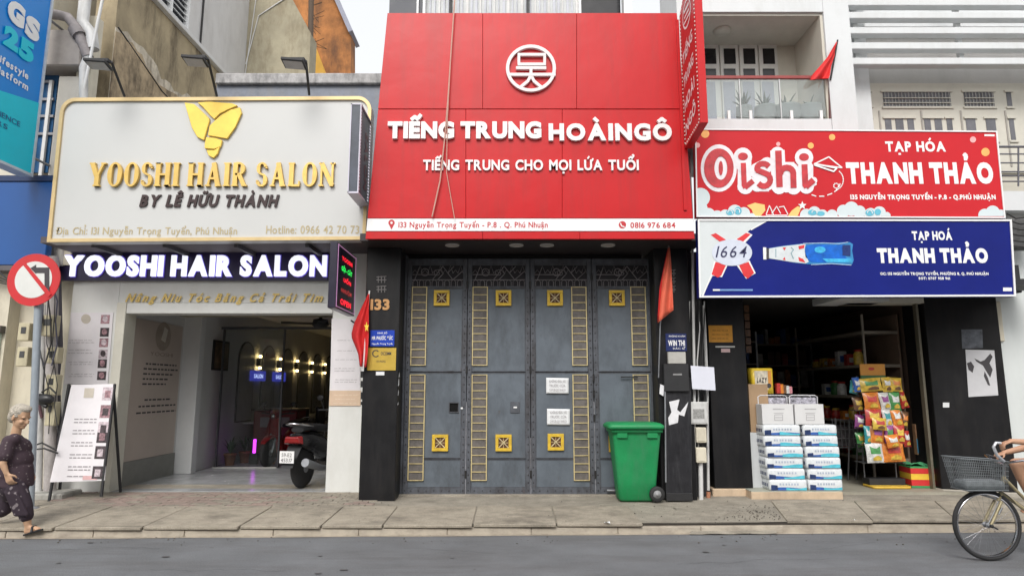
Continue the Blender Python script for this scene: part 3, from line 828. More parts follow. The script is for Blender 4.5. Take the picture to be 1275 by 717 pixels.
def pot_plant(x, y, z, s_, lab, grp=None, potm=None, n_=16):
    t = thing('potted_plant', lab, 'plant', (x, y, z), grp)
    MB().lathe((x, y, z), [(.07 * s_, 0), (.10 * s_, .17 * s_), (.11 * s_, .17 * s_), (.11 * s_, .2 * s_), (.09 * s_, .2 * s_), (.085 * s_, .17 * s_)], 12).build('pot', potm or mat('terracotta', (.30, .12, .06), .8), t)
    r_ = random.Random(int(x * 991 + y * 77))
    m_ = MB()
    for i in range(n_):
        a = r_.uniform(0, 6.28); h = r_.uniform(.12, .34) * s_; sp = r_.uniform(.05, .2) * s_
        b0 = Vector((x, y, z + .18 * s_)); tip = b0 + Vector((math.cos(a) * sp, math.sin(a) * sp, h)); mid = (b0 + tip) / 2 + Vector((0, 0, .05 * s_)); sd_ = Vector((-math.sin(a), math.cos(a), 0)) * .02 * s_
        m_.add([b0, mid - sd_, tip, mid + sd_], [(0, 1, 2, 3)])
    m_.build('foliage', FOL, t)
    return t
for i, (x, y) in enumerate(((-5.42, 3.75), (-5.3, 4.15), (-4.7, 3.95))):
    pot_plant(x, y, .187, 1.1, ('leafy potted plant against the inner wall beside the salon pilaster', 'small potted plant just behind the first one, left of the neon tube', 'potted plant standing right of the magenta neon tube')[i], 'potted plants inside the salon')

# ---------------- scooters
def scooter(x, y, z, hd, body, lab, plate=True, s_=1.0):
    """front points along heading hd; built round the origin then turned"""
    t = thing('motor_scooter', lab, 'motorbike', (x, y, z))
    def F(p): # local (forward, side, up) in world orientation, rotation applied by empty
        return Vector(p) + Vector((x, y, z))
    def part(m_, nm, mt, **k): return m_.build(nm, mt, t, **k)
    for nm, fx in (('rear_wheel', -.62), ('front_wheel', .62)):
        m_ = MB(); c = F((fx, 0, .26))
        m_.lathe(c, [(.17, -.05), (.235, -.045), (.26, -.02), (.26, .02), (.235, .045), (.17, .05)], 24, (0, 1, 0))
        wq = part(m_, nm, RUB)
        m_ = MB(); m_.lathe(c, [(.03, -.055), (.168, -.035), (.168, .035), (.03, .055)], 16, (0, 1, 0)); m_.build('rim', GREYM, wq)
    def loft(rings, nm, mt, n_=14, **k):
        m_ = MB(); vs = []; 
        for (fx, zz, hw, hh, e) in rings:
            for j in range(n_):
                q = 2 * math.pi * j / n_; cx = math.cos(q); sx_ = math.sin(q)
                vs.append(F((fx + e * sx_, hw * abs(cx) ** .75 * (1 if cx > 0 else -1), zz + hh * abs(sx_) ** .8 * (1 if sx_ > 0 else -1))))
        fs = [(i * n_ + j, i * n_ + (j + 1) % n_, (i + 1) * n_ + (j + 1) % n_, (i + 1) * n_ + j) for i in range(len(rings) - 1) for j in range(n_)]
        m_.add(vs, fs, True); m_.add(vs[:n_], [tuple(range(n_ - 1, -1, -1))]); m_.add(vs[-n_:], [tuple(range(n_))])
        return part(m_, nm, mt, **k)
    loft([(-.92, .66, .05, .03, 0), (-.85, .64, .10, .08, 0), (-.6, .60, .15, .13, 0), (-.3, .52, .15, .17, 0), (-.05, .42, .13, .15, 0), (.1, .30, .12, .08, 0)], 'body', body)
    loft([(-.80, .76, .09, .03, 0), (-.6, .79, .14, .05, 0), (-.3, .77, .15, .05, 0), (.0, .73, .09, .04, 0)], 'seat', BLACKP)
    loft([(-.1, .25, .14, .05, 0), (.2, .24, .15, .04, 0), (.36, .28, .16, .07, 0)], 'footboard', body)
    m_ = MB(); m_.prism([F((.34, -.17, .24)), F((.50, -.15, .55)), F((.40, -.10, .92)), F((.40, .10, .92)), F((.50, .15, .55)), F((.34, .17, .24))], (.06, 0, .01)); part(m_, 'front_shield', body, bev=.02, seg=2)
    loft([(.36, .95, .08, .06, 0), (.44, .97, .12, .08, 0), (.53, .93, .07, .05, 0)], 'head_cowl', body)
    m_ = MB(); m_.lathe(F((.50, 0, .93)), [(.055, 0), (.05, .03), (0, .045)], 12, (1, 0, 0)); part(m_, 'headlight', CHROME)
    m_ = MB(); m_.tube([F((.34, -.34, .98)), F((.40, -.2, .98)), F((.42, 0, .94)), F((.40, .2, .98)), F((.34, .34, .98))], .014, 8); hb = part(m_, 'handlebar', BLACKM)
    for sg in (-1, 1):
        m_ = MB(); m_.tube([F((.37, sg * .25, .98)), F((.36, sg * .30, 1.12))], .007, 6); m_.ball(F((.35, sg * .31, 1.16)), .06, 10, (.25, 1.0, .7)); part(m_, 'mirror', BLACKM)
        m_ = MB(); m_.tube([F((.62, sg * .07, .26)), F((.46, sg * .05, .6))], .02, 8); part(m_, 'fork', GREYM)
    loft([(.36, .50, .02, .01, 0), (.48, .56, .07, .03, 0), (.66, .55, .08, .03, 0), (.82, .46, .05, .02, 0)], 'mudguard', body)
    m_ = MB(); m_.tube([F((-.25, -.17, .22)), F((-.5, -.19, .25)), F((-.92, -.2, .36))], .03, 10, True, .055); part(m_, 'exhaust', GREYM)
    m_ = MB(); m_.tube([F((-.55, .12, .79)), F((-.9, .11, .84)), F((-.98, 0, .85)), F((-.9, -.11, .84)), F((-.55, -.12, .79))], .014, 8); part(m_, 'grab_rail', CHROME)
    m_ = MB(); m_.hexa([F((-.93, -.11, .60)), F((-.86, -.14, .58)), F((-.86, .14, .58)), F((-.93, .11, .60)), F((-.94, -.09, .68)), F((-.86, -.12, .69)), F((-.86, .12, .69)), F((-.94, .09, .68))]); part(m_, 'tail_light', mat('tail_red', (.24, .006, .008), .2, var=.1, coat=.5), bev=.015, seg=2)
    m_ = MB(); m_.prism([F((-.84, -.10, .56)), F((-1.02, -.08, .30)), F((-1.02, .08, .30)), F((-.84, .10, .56))], (.015, 0, .01)); part(m_, 'rear_mudguard', BLACKP)
    if plate:
        m_ = MB(); m_.box(x - 1.03, x - 1.02, y - .10, y + .10, z + .36, z + .51); pl = part(m_, 'number_plate', WPR)
        text('59-E2', (x - 1.032, y + .07, z + .44), (0, -1, 0), (0, 0, 1), .14, .045, INK, pl)
        text('453.17', (x - 1.032, y + .08, z + .375), (0, -1, 0), (0, 0, 1), .16, .045, INK, pl)
    t.rotation_euler = (0, 0, hd)
    return t
BSC = mat('scooter_black', (.012, .012, .014), .25, var=.1, coat=.5)
RSC = mat('scooter_red', (.22, .012, .016), .3, var=.1, coat=.4)
_sc = scooter(-2.98, 1.62, .187, R(78), BSC, 'black motor scooter seen from behind with white number plate, parked in the salon doorway')
_sc.scale = (1.12, 1.12, 1.12)
scooter(-4.45, 4.0, .187, R(-100), RSC, 'dark red motor scooter parked deeper inside beside the magenta tube', plate=False)
scooter(-3.05, 4.4, .187, R(75), BSC, 'second black scooter half hidden deeper in the salon shade', plate=False)

# ---------------- the big salon signboard
YB = -.3
sg = thing('salon_signboard', 'large grey white salon signboard with gold bird and gold serif lettering', 'sign', (-4.3, YB, 3.65))
out_ = [(60, 302)] + [(75.5, 146)] + arc(96, 143, 20, 185, 265, 6) + arc(446, 138, 17, 275, 355, 6) + [(455.5, 299)]
def off_poly(pts, dx):   # shrink about centre in pixels
    cx = sum(p[0] for p in pts) / len(pts); 
    return pts
b3 = [P(a, b, YB) for a, b in out_]
MB().prism(b3, (0, .16, 0)).build('board', BOARD, sg)
# gold border strips following the outline
mb = MB()
def rim(pts, wpx, y, d, mb):
    n_ = len(pts); cx = sum(p[0] for p in pts) / n_; cy = sum(p[1] for p in pts) / n_
    inn = []
    for i in range(n_):
        a = Vector(pts[i - 1]); b = Vector(pts[i]); c = Vector(pts[(i + 1) % n_])
        t1 = (b - a).normalized(); t2 = (c - b).normalized()
        nn = (Vector((-t1.y, t1.x)) + Vector((-t2.y, t2.x))); nn.normalize()
        if nn.dot(Vector((cx, cy)) - b) < 0: nn = -nn
        k = 1 / max(.5, nn.dot(Vector((-t1.y, t1.x))) if nn.dot(Vector((-t1.y, t1.x))) > 0 else -nn.dot(Vector((-t1.y, t1.x))))
        inn.append(b + nn * wpx * k)
    for i in range(n_):
        j = (i + 1) % n_
        q = [pts[i], pts[j], tuple(inn[j]), tuple(inn[i])]
        mb.prism([P(k[0], k[1], y) for k in q], (0, -d, 0))
rim(out_, 4.2, YB - .0005, .03, mb)
mb.build('border', GOLDB, sg)
# wall behind / soffit under the board
MB().box(-6.62, -2.1, YB + .165, .6, 3.66, 3.75).build('soffit', mat('soffit_dark', (.10, .085, .09), .7, var=.2), sg)
for x in (-5.9, -4.9, -3.9, -2.9): MB().box(x, x + .05, YB + .165, .58, 3.60, 3.655).build('bracket', mat('bracket_dark', (.06, .055, .06), .6), sg)
# bird emblem, three raised petals
YF = YB - .004
def petal(pts, nm='emblem_piece', d=.035, m_=None):
    q = MB(); q.prism([P(a, b, YF) for a, b in pts], (0, -d, 0)); return q.build(nm, m_ or mat('emblem_gold', (.80, .56, .10), .35, .25, var=.1, vs=5), sg, bev=.006)
petal([(231, 129), (243, 131), (254, 141), (262, 149), (262, 152), (258, 166), (255, 176), (247, 172), (240, 160)])
petal([(247, 129), (262, 128), (290, 130), (297, 133), (285, 138), (275, 143), (268, 150), (262, 144), (254, 135)])
petal([(300, 135), (302, 142), (294, 160), (284, 174), (272, 172), (260, 170), (262, 158), (268, 152), (276, 145), (288, 138)])
petal([(258, 172), (270, 173), (278, 176), (276, 184), (268, 187), (256, 186), (256, 180)])
petal([(258, 188), (268, 188), (275, 184), (272, 193), (267, 198), (261, 195)])
# gold serif letters, built from stems, hairlines, bowls and serifs
def serif(ch):
    T_, t_ = .20, .085; s_ = []
    def bar(x0, z0, x1, z1, wd):
        a = Vector((x0, z0)); b = Vector((x1, z1)); n_ = (b - a).normalized(); n_ = Vector((-n_.y, n_.x)) * wd / 2
        s_.append([a - n_, b - n_, b + n_, a + n_])
    def sf(x, z, wd=.30): s_.append([Vector((x - wd / 2, z)), Vector((x + wd / 2, z)), Vector((x + wd / 2, z + .055)), Vector((x - wd / 2, z + .055))])
    def bowl(cx, cz, rx, rz, a0, a1, tk=T_, tn=t_, n_=14):
        for i in range(n_):
            p = []
            for a in (a0 + (a1 - a0) * i / n_, a0 + (a1 - a0) * (i + 1) / n_):
                c, z = math.cos(R(a)), math.sin(R(a)); th = tn + (tk - tn) * abs(c) ** 1.3
                p.append((Vector((cx + rx * c, cz + rz * z)), Vector((cx + (rx - th) * c, cz + (rz - tn * .9) * z))))
            s_.append([p[0][0], p[1][0], p[1][1], p[0][1]])
    if ch == 'Y': bar(.35, 0, .35, .48, T_); bar(.32, .45, .1, .97, T_); bar(.38, .45, .6, .97, t_); sf(.35, 0); sf(.1, .945, .26); sf(.6, .945, .22); w_ = .72
    elif ch == 'O': bowl(.33, .5, .33, .52, 0, 360, T_, t_, 24); w_ = .66
    elif ch == 'S': bowl(.26, .75, .24, .27, 20, 270, T_ * .8, t_); bowl(.26, .26, .26, .28, 90, -160, T_ * .9, t_); sf(.46, .76, .08); sf(.06, .2, .08); w_ = .54
    elif ch == 'H': bar(.12, 0, .12, 1, T_); bar(.56, 0, .56, 1, T_); bar(.12, .5, .56, .5, t_); [sf(a, b, .28) for a in (.12, .56) for b in (0, .945)]; w_ = .70
    elif ch == 'I': bar(.14, 0, .14, 1, T_); sf(.14, 0); sf(.14, .945); w_ = .28
    elif ch == 'A': bar(.12, 0, .34, 1, t_); bar(.34, 1, .58, 0, T_); bar(.18, .33, .5, .33, t_); sf(.12, 0, .22); sf(.58, 0, .26); w_ = .72
    elif ch == 'R': bar(.14, 0, .14, 1, T_); bowl(.3, .75, .27, .27, -90, 90, T_, t_); bar(.14, .98, .32, .98, t_); bar(.14, .51, .32, .51, t_); bar(.32, .5, .56, .02, T_ * .9); sf(.14, 0, .28); sf(.6, 0, .18); w_ = .68
    elif ch == 'L': bar(.14, 0, .14, 1, T_); bar(.14, .03, .52, .03, t_); sf(.14, 0, .28); sf(.14, .945, .28); bar(.5, 0, .5, .22, t_ * .8); w_ = .54
    elif ch == 'N': bar(.1, 0, .1, 1, t_); bar(.6, 0, .6, 1, t_); bar(.1, .97, .6, .03, T_); sf(.1, 0, .22); sf(.08, .945, .2); sf(.6, .945, .22); w_ = .70
    return s_, w_
def serif_text(s, px0, px1, pyt, pyb, y, m_, par, depth=.045):
    a = P(px0, pyb, y); b = P(px1, pyb, y); H = P((px0 + px1) / 2, pyt, y).z - a.z
    x = 0; it = []
    for c in s:
        if c == ' ': x += .30; continue
        q, w_ = serif(c); it.append((q, x)); x += w_ + .10
    k = (b.x - a.x) / (x - .1)
    for q, gx in it:
        o = MB()
        for i, pl in enumerate(q):
            yy = y - .0007 * (i % 4)
            o.prism([(a.x + (p.x + gx) * k, yy, a.z + p.y * H) for p in pl], (0, -depth, 0))
        o.build('letter', m_, par)
serif_text('YOOSHI HAIR SALON', 112, 417, 204, 233, YF, GOLDL, sg)
textP('BY LÊ HỮU THÀNH', 174, 346, 243, 258, YF, mat('brown_letter', (.03, .012, .012), .5, var=.1), sg, name='letter', depth=.02, off=.045, shear=.22, gap=.06, space=.4, split=True)
textP('Địa Chỉ: 131 Nguyễn Trọng Tuyển, Phú Nhuận', 69, 295, 283, 292, YF, GOLDT, sg, off=.012, space=.35)
textP('Hotline: 0966 42 70 73', 331, 447, 281, 291, YF, GOLDT, sg, off=.012, space=.35)

# floodlights on arms above the board
def flood(px, py, bx, by, lab):
    t = thing('floodlight', lab, 'floodlight', P(bx, by, YB + .1), 'floodlights on arms above the salon sign')
    h = P(px, py, YB - .55)
    MB().tube([P(bx, by, YB + .1), h + Vector((.12, .06, .02))], .018, 8).build('arm', BLACKM, t)
    m_ = MB(); m_.hexa([h + Vector(v) for v in ((-.17, -.09, -.035), (.13, -.09, -.06), (.13, .1, -.1), (-.17, .1, -.07), (-.17, -.09, .005), (.13, -.09, -.02), (.13, .1, -.06), (-.17, .1, -.03))]); m_.build('lamp_housing', BLACKM, t, bev=.006)
    m_ = MB(); m_.add([h + Vector(v) for v in ((-.15, -.07, -.0395), (.11, -.07, -.0615), (.11, .08, -.101), (-.15, .08, -.078))], [(3, 2, 1, 0)]); m_.v = [v - Vector((0, 0, .003)) for v in m_.v]; m_.build('lens', mat('lens_grey', (.36, .34, .33), .2), t)
    MB().box(h.x - .1, h.x + .12, h.y - .02, h.y + .06, h.z - .01, h.z + .03).build('driver_box', BLACKM, t)
flood(124, 76, 155, 120, 'leftmost black floodlight on an arm, against the peeling wall')
flood(245, 72, 270, 120, 'middle black floodlight on an arm above the gold bird')
flood(368, 75, 385, 118, 'rightmost black floodlight on an arm in front of the concrete roof edge')

# lit channel letters
lp = thing('lit_letter_sign', 'glowing white letters on a purple black strip under the salon signboard', 'sign', (-4.3, .5, 3.1))
MB().pbox(68, 313, 408, 349, .52, .06).build('backboard', mat('purple_black', (.022, .014, .06), .4, var=.1), lp)
LED = mat('lit_letter', (.8, .8, .9), .4, var=0, emit=(.88, .9, 1.0), es=.75)
textP('YOOSHI HAIR SALON', 80, 407, 318.5, 344.5, .515, LED, lp, name='letter', depth=.05, off=.052, gap=.095, space=.26, split=True)
textP('YOOSHI HAIR SALON', 79, 408, 317.4, 345.6, .519, mat('violet_halo', (.10, .05, .5), .4, var=0, emit=(.12, .09, .5), es=.3), lp, name='letter_rim', depth=.02, off=.066, gap=.067, space=.235)
# slogan in gold script
sg2 = thing('slogan_lettering', 'gold slanted slogan lettering fixed over the salon doorway', 'lettering', (-4, .58, 2.9))
textP('Nâng Niu Tóc Bằng Cả Trái Tim', 156, 402, 365.5, 376, .583, mat('slogan_gold', (.72, .52, .16), .4, .1, var=.1), sg2, name='letter', depth=.010, off=.028, shear=.45, gap=.10, space=.4, split=True)
# the scrolling LED board
MAG = mat('led_red', (.5, .01, .02), .4, var=0, emit=(1, .02, .04), es=1.1)
GRN = mat('led_green', (.02, .5, .06), .4, var=0, emit=(.03, 1, .12), es=1.0)
PINKL = mat('led_rim', (.6, .3, .6), .4, var=0, emit=(.6, .3, .5), es=.45)
lb = thing('led_board', 'projecting LED board with red and green glowing writing beside the doorway', 'sign', (-2.34, -.1, 2.66))
MB().box(-2.40, -2.30, -.66, .38, 2.68, 3.56).build('case', mat('led_case', (.015, .012, .03), .3, var=.1), lb, bev=.008)
def zrow(z, s, m_, y0=-.42, y1=.14, h=.075): text(s, (-2.297, y0, z), (0, 1, 0), (0, 0, 1), y1 - y0, h * .8, m_, lb, off=.035, gap=.12)
zrow(3.36, 'YOOSHI', MAG); zrow(3.22, 'GỘI - CẮT', GRN, h=.08); zrow(3.08, 'UỐN', MAG, -.3, .1, .07)
zrow(2.93, 'NHUỘM', mat('led_dim', (.2, .05, .05), .4, var=0, emit=(.4, .03, .03), es=.7), -.4, .15, .07); zrow(2.76, 'OPEN', MAG, h=.10)
mb = MB()
for z in (2.71, 3.53): mb.box(-2.299, -2.294, -.62, .34, z - .003, z + .003)
for y in (-.62, .34): mb.box(-2.299, -2.2935, y - .003, y + .003, 2.70, 3.54)
mb.build('lit_edge', PINKL, lb)
MB().tube([(-2.34, .36, 2.62), (-2.2, .62, 2.5)], .012).build('bracket', BLACKM, lb)
# the upper LED blade
l2 = thing('led_blade_sign', 'narrow dark projecting LED sign with white dotted edge on the signboard', 'sign', (-2.05, -.6, 4.15))
MB().box(-2.11, -2.0, -.93, -.31, 4.16, 5.34).build('case', mat('blade_case', (.05, .06, .085), .35, var=.3, vs=5), l2)
mb = MB(); mb.box(-2.125, -2.112, -.94, -.31, 4.14, 5.36); mb.box(-2.125, -1.985, -.945, -.932, 4.14, 5.36) if False else None
mb.box(-2.125, -1.985, -.94, -.31, 4.135, 4.157); mb.box(-2.125, -1.985, -.94, -.31, 5.343, 5.36); mb.box(-2.0, -1.985, -.94, -.915, 4.158, 5.342); mb.build('frame', mat('white_frame', (.55, .53, .62), .35), l2)
mb = MB()
for i in range(26):
    z = 4.2 + i * .043
    mb.box(-1.999, -1.993, -.90, -.87, z, z + .02); mb.box(-1.999, -1.993, -.36, -.33, z, z + .02)
mb.build('light_dots', mat('white_dot', (.8, .8, .8), .4, var=0, emit=(.8, .75, .9), es=.5), l2, kind='stuff')
text('SALON', (-1.996, -.62, 5.1), (0, 0, -1), (0, 1, 0), .8, .18, mat('maroon', (.14, .01, .03), .4), l2, off=.04)
# price posters, left pier
def poster(px, y, lab, par=None, nm='price_poster'):
    t = thing(nm, lab, 'poster', P(px[0][0], px[0][1], y))
    MB().prism([P(a, b, y) for a, b in px], (0, .006, 0)).build('sheet', mat('poster_white', (.72, .69, .71), .5, var=.04), t)
    return t
po = poster([(88, 389), (141, 389), (134, 478), (80, 478)], .588, 'white salon price poster on the pier left of the doorway, above the standing board')
mb = MB(); lines_print(mb, 84, 118, (424, 427, 436, 440, 451, 454, 466, 469), .586, 1.2); mb.build('print', INKG, po, kind='stuff')
mb = MB(); discP(mb, 107, 397, 6, .5855); mb.build('seal', mat('seal_beige', (.50, .45, .38), .6), po)
PH = [mat('photo_dark', (.05, .035, .04), .5, var=.9, vs=25), mat('photo_mauve', (.30, .17, .19), .5, var=.7, vs=25), mat('photo_pale', (.50, .42, .45), .5, var=.5, vs=25)]
for i, (py, k) in enumerate(((398, 1), (414, 0), (427, 1), (441, 2), (453, 0), (468, 0))):
    q = MB(); polyP(q, [(126 - i * .9, py - 6), (137 - i * .9, py - 6), (136 - i * .9, py + 5), (125 - i * .9, py + 5)], .586); q.build('photo', PH[k], po)
    q = MB(); discP(q, 131 - i * .9, py - 1, 3.4, .584, 8, 4.2); q.build('photo_figure', PH[(k + 1) % 3], po)
# right pier price list
po = poster([(413, 397), (450, 397), (448, 486), (411, 486)], .592, 'small printed price list on the white pier right of the doorway', nm='price_list')
mb = MB(); lines_print(mb, 416, 446, (424, 437, 448, 459, 462, 473, 476), .59, 1.0); mb.build('print', INKG, po, kind='stuff')
q = MB().pbox(410, 486, 449, 505, .588, .004).build('beige_panel', mat('beige_panel', (.62, .46, .33), .6, var=.08), po)
mb = MB(); lines_print(mb, 413, 447, (492, 497, 502), .586, .9); mb.build('print', mat('beige_print', (.75, .66, .56), .6), po)
# A-frame standing board
YA = -.05
af = thing('standing_board', 'leaning white price board on black legs standing left of the salon doorway', 'board', P(100, 615, YA))
def PA(px, py, d=0):  # board leans back: y grows with height
    yy = YA + .30 * (616 - py) / 140.0 + d
    return P(px, py, yy)
MB().prism([PA(89, 479), PA(141, 478), PA(130, 598), PA(62, 600)], (0, .012, .003)).build('sheet', mat('poster_white', (.72, .69, .71), .5, var=.04), af)
def legA(a, b, nm='leg'):
    MB().tube([a, b], .019, 6).build(nm, BLACKM, af)
legA(PA(143, 478, .01), PA(126, 618, .01)); legA(PA(86, 478, .03), PA(61, 624, .03)); legA(PA(141, 480, .02), P(150, 612, .5)); legA(PA(88, 480, .03), P(74, 612, .45))
mb = MB()
def pq(x0, y0, x1, y1, d=-.006):
    sk = lambda x, y: x - (y - 479) * .13 - (0)
    pts = [PA(sk(x0, y1), y1, d), PA(sk(x1, y1), y1, d), PA(sk(x1, y0), y0, d), PA(sk(x0, y0), y0, d)]
    return pts
for r in (521, 525, 535, 539, 550, 554, 565, 569, 580, 584, 592):
    x = 98
    while x < 124:
        wd = random.uniform(3, 7); mb.add(pq(x, r, min(x + wd, 126), r + 1.3), [(0, 1, 2, 3)]); x += wd + 1.3
mb.build('print', INKG, af, kind='stuff')
mb = MB(); mb.add(pq(106, 483, 118, 495), [(0, 1, 2, 3)]); mb.build('seal', mat('seal_beige', (.5, .45, .38), .6), af, bev=0)
mb = MB(); mb.add(pq(118, 592, 136, 597), [(0, 1, 2, 3)]); mb.build('pink_band', mat('pink_band', (.62, .38, .38), .6), af)
for i, py in enumerate((490, 512, 533, 543, 563, 588)):
    q = MB(); q.add(pq(129, py - 8, 142, py + 8), [(0, 1, 2, 3)]); q.build('photo', PH[(2, 1, 2, 0, 0, 0)[i]], af)
    q = MB(); q.add(pq(132, py - 4, 139, py + 5, -.010), [(0, 1, 2, 3)]); q.build('photo_figure', PH[(1, 0, 0, 1, 2, 2)[i]], af)

# national flag on the salon corner
def cloth(mb, c00, c10, c11, c01, nu, nv, amp, fr, ph=0, th=0):
    c = [Vector(k) for k in (c00, c10, c11, c01)]
    def f(u, v):
        p = c[0] * (1 - u) * (1 - v) + c[1] * u * (1 - v) + c[2] * u * v + c[3] * (1 - u) * v
        return p + Vector((0, amp * math.sin(fr * u + ph + v * 1.2) * (.3 + v), 0))
    mb.grid(f, nu, nv)
FLAGR = mat('flag_red', (.62, .02, .02), .7, var=.1, vs=5)
fl = thing('national_flag', 'red flag with a yellow star hanging folded by the black left pillar', 'flag', P(448, 420, -.05))
mb = MB(); cloth(mb, P(461, 368, -.12), P(455, 372, -.05), P(437, 420, -.05), P(447, 452, -.12), 8, 8, .02, 8)
mb.v = []; mb.f = []; mb.mi = []; mb.sm = []
fo = [(460, 366), (458, 380), (459, 420), (457, 452), (448, 456), (445, 440), (438, 424), (437, 414), (444, 398), (452, 378)]
def flagmesh(mb, left, right, y, amp, fr):
    n_ = len(left) - 1
    def f(u, v):
        k = v * n_; i = min(int(k), n_ - 1); t_ = k - i
        a = Vector(left[i]).lerp(Vector(left[i + 1]), t_); b = Vector(right[i]).lerp(Vector(right[i + 1]), t_)
        q = a.lerp(b, u); yy = y + amp * math.sin(fr * u + 3 * v) * (.25 + v)
        return P(q.x, q.y, yy)
    mb.grid(f, 14, 16)
flagmesh(mb, [(458.5, 366), (449, 385), (441, 402), (437, 418), (446, 440), (448, 456)], [(460, 366), (459, 385), (459, 402), (459, 420), (458, 440), (456, 457)], -.07, .05, 9)
mb.build('cloth', FLAGR, fl, solid=.003)
q = MB()
st = []
for i in range(10):
    r_ = 7 if i % 2 == 0 else 3; a = R(-90 + 36 * i); st.append((456.5 + r_ * math.cos(a) * .45, 407 + r_ * math.sin(a)))
q.prism([P(a, b, -.135) for a, b in st], (0, -.003, 0)); q.build('star', mat('star_yellow', (.8, .6, .05), .6), fl)
MB().tube([P(460, 362, -.02), P(452, 462, -.06)], .012, 6).build('pole', WHITEC, fl)
for i, (py) in enumerate((465, 480, 490, 500)):
    pass
mb = MB(); 
for py, h_ in ((462, 8), (474, 8), (488, 9), (500, 4)): mb.pbox(449, py, 453.5, py + h_, .28, .02)
mb.build('hinge_row', BLACKM, sal, kind='stuff')

# ============================================================ MIDDLE BUILDING (number 133)
mid = thing('shop_house', 'narrow house number 133 with black pillars behind the big red sign', 'house', (.2, .3, .1))
XA, XB = -2.06, 2.62
MB().box(XA, P(493, 560, 0).x, 0, .9, .12, 3.62).build('pillar', BLACKC, mid, bev=.008)
MB().box(P(822, 560, .05).x, P(866, 560, .05).x, .05, .9, .12, 3.62).build('pillar', BLACKC, mid, bev=.008)
MB().box(P(866, 560, .05).x + .002, 2.75, .28, .9, .12, 3.62).build('party_wall', mat('dark_party_wall', (.03, .03, .032), .7, var=.3), mid)
MB().box(XA, XB, -.45, .9, 3.62, 3.72).build('soffit', mat('soffit_black', (.035, .028, .03), .45, var=.15), mid)
MB().box(-1.57, 1.95, .55, .95, 3.25, 3.62).build('lintel', mat('lintel_black', (.02, .018, .02), .7), mid)
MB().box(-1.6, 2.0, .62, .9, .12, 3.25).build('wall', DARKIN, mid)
MB().box(-1.6, 2.05, .30, .9, .10, .185).build('threshold', PAVE, mid, bev=.006)
# upper storey above the sign
UY = .35
MB().box(XA + .25, 2.7, UY, 1.2, 3.73, 6.55).build('upper_wall', WHITE, mid)
z0u, z1u = 6.56, 9.6
uw = MB().pbox(-0, 0, 1, 1, UY) if False else None
x0, x1, _, _ = RP(528, -60, 722, 20, UY)
w_ = MB().box(x0, x1, UY + .12, UY + .16, z0u, z1u).build('window', mat('pale_curtain', (.62, .64, .64), .8, var=.05), mid)
for i in range(34):
    xx = x0 + (x1 - x0) * i / 34
    MB().box(xx + .01, xx + .01 + random.uniform(.015, .045), UY + .09, UY + .118, z0u, z1u).build('curtain_fold', mat('curtain_fold_a', (.55, .57, .62), .8) if i % 3 else mat('curtain_fold_b', (.68, .68, .67), .8), w_)
for px in (528, 561, 657, 722):
    q = P(px, 5, UY + .02).x
    MB().box(q - .02, q + .02, UY + .02, UY + .08, z0u, z1u).build('frame_post', BLACKM if px in (561, 657) else WHITEC, w_)
x0, x1, _, _ = RP(484, -60, 525, 20, UY)
MB().box(x0, x1, UY + .1, UY + .2, z0u, z1u).build('dark_panel', mat('slate_panel', (.055, .06, .075), .5, var=.1), mid)
MB().box(x1 - .08, x1 - .05, UY + .06, UY + .098, z0u, z1u).build('frame_post', WHITEC, mid)
x0, x1, _, _ = RP(724, -60, 776, 20, UY)
MB().box(x0, x1, UY + .3, UY + .34, z0u, z1u).build('dark_window', mat('dark_pane', (.015, .015, .018), .1), mid)
x0, x1, _, _ = RP(776, -60, 786, 20, UY)
MB().box(x0, x1, UY, UY + .2, z0u, z1u).build('frame_post', WHITEC, mid)
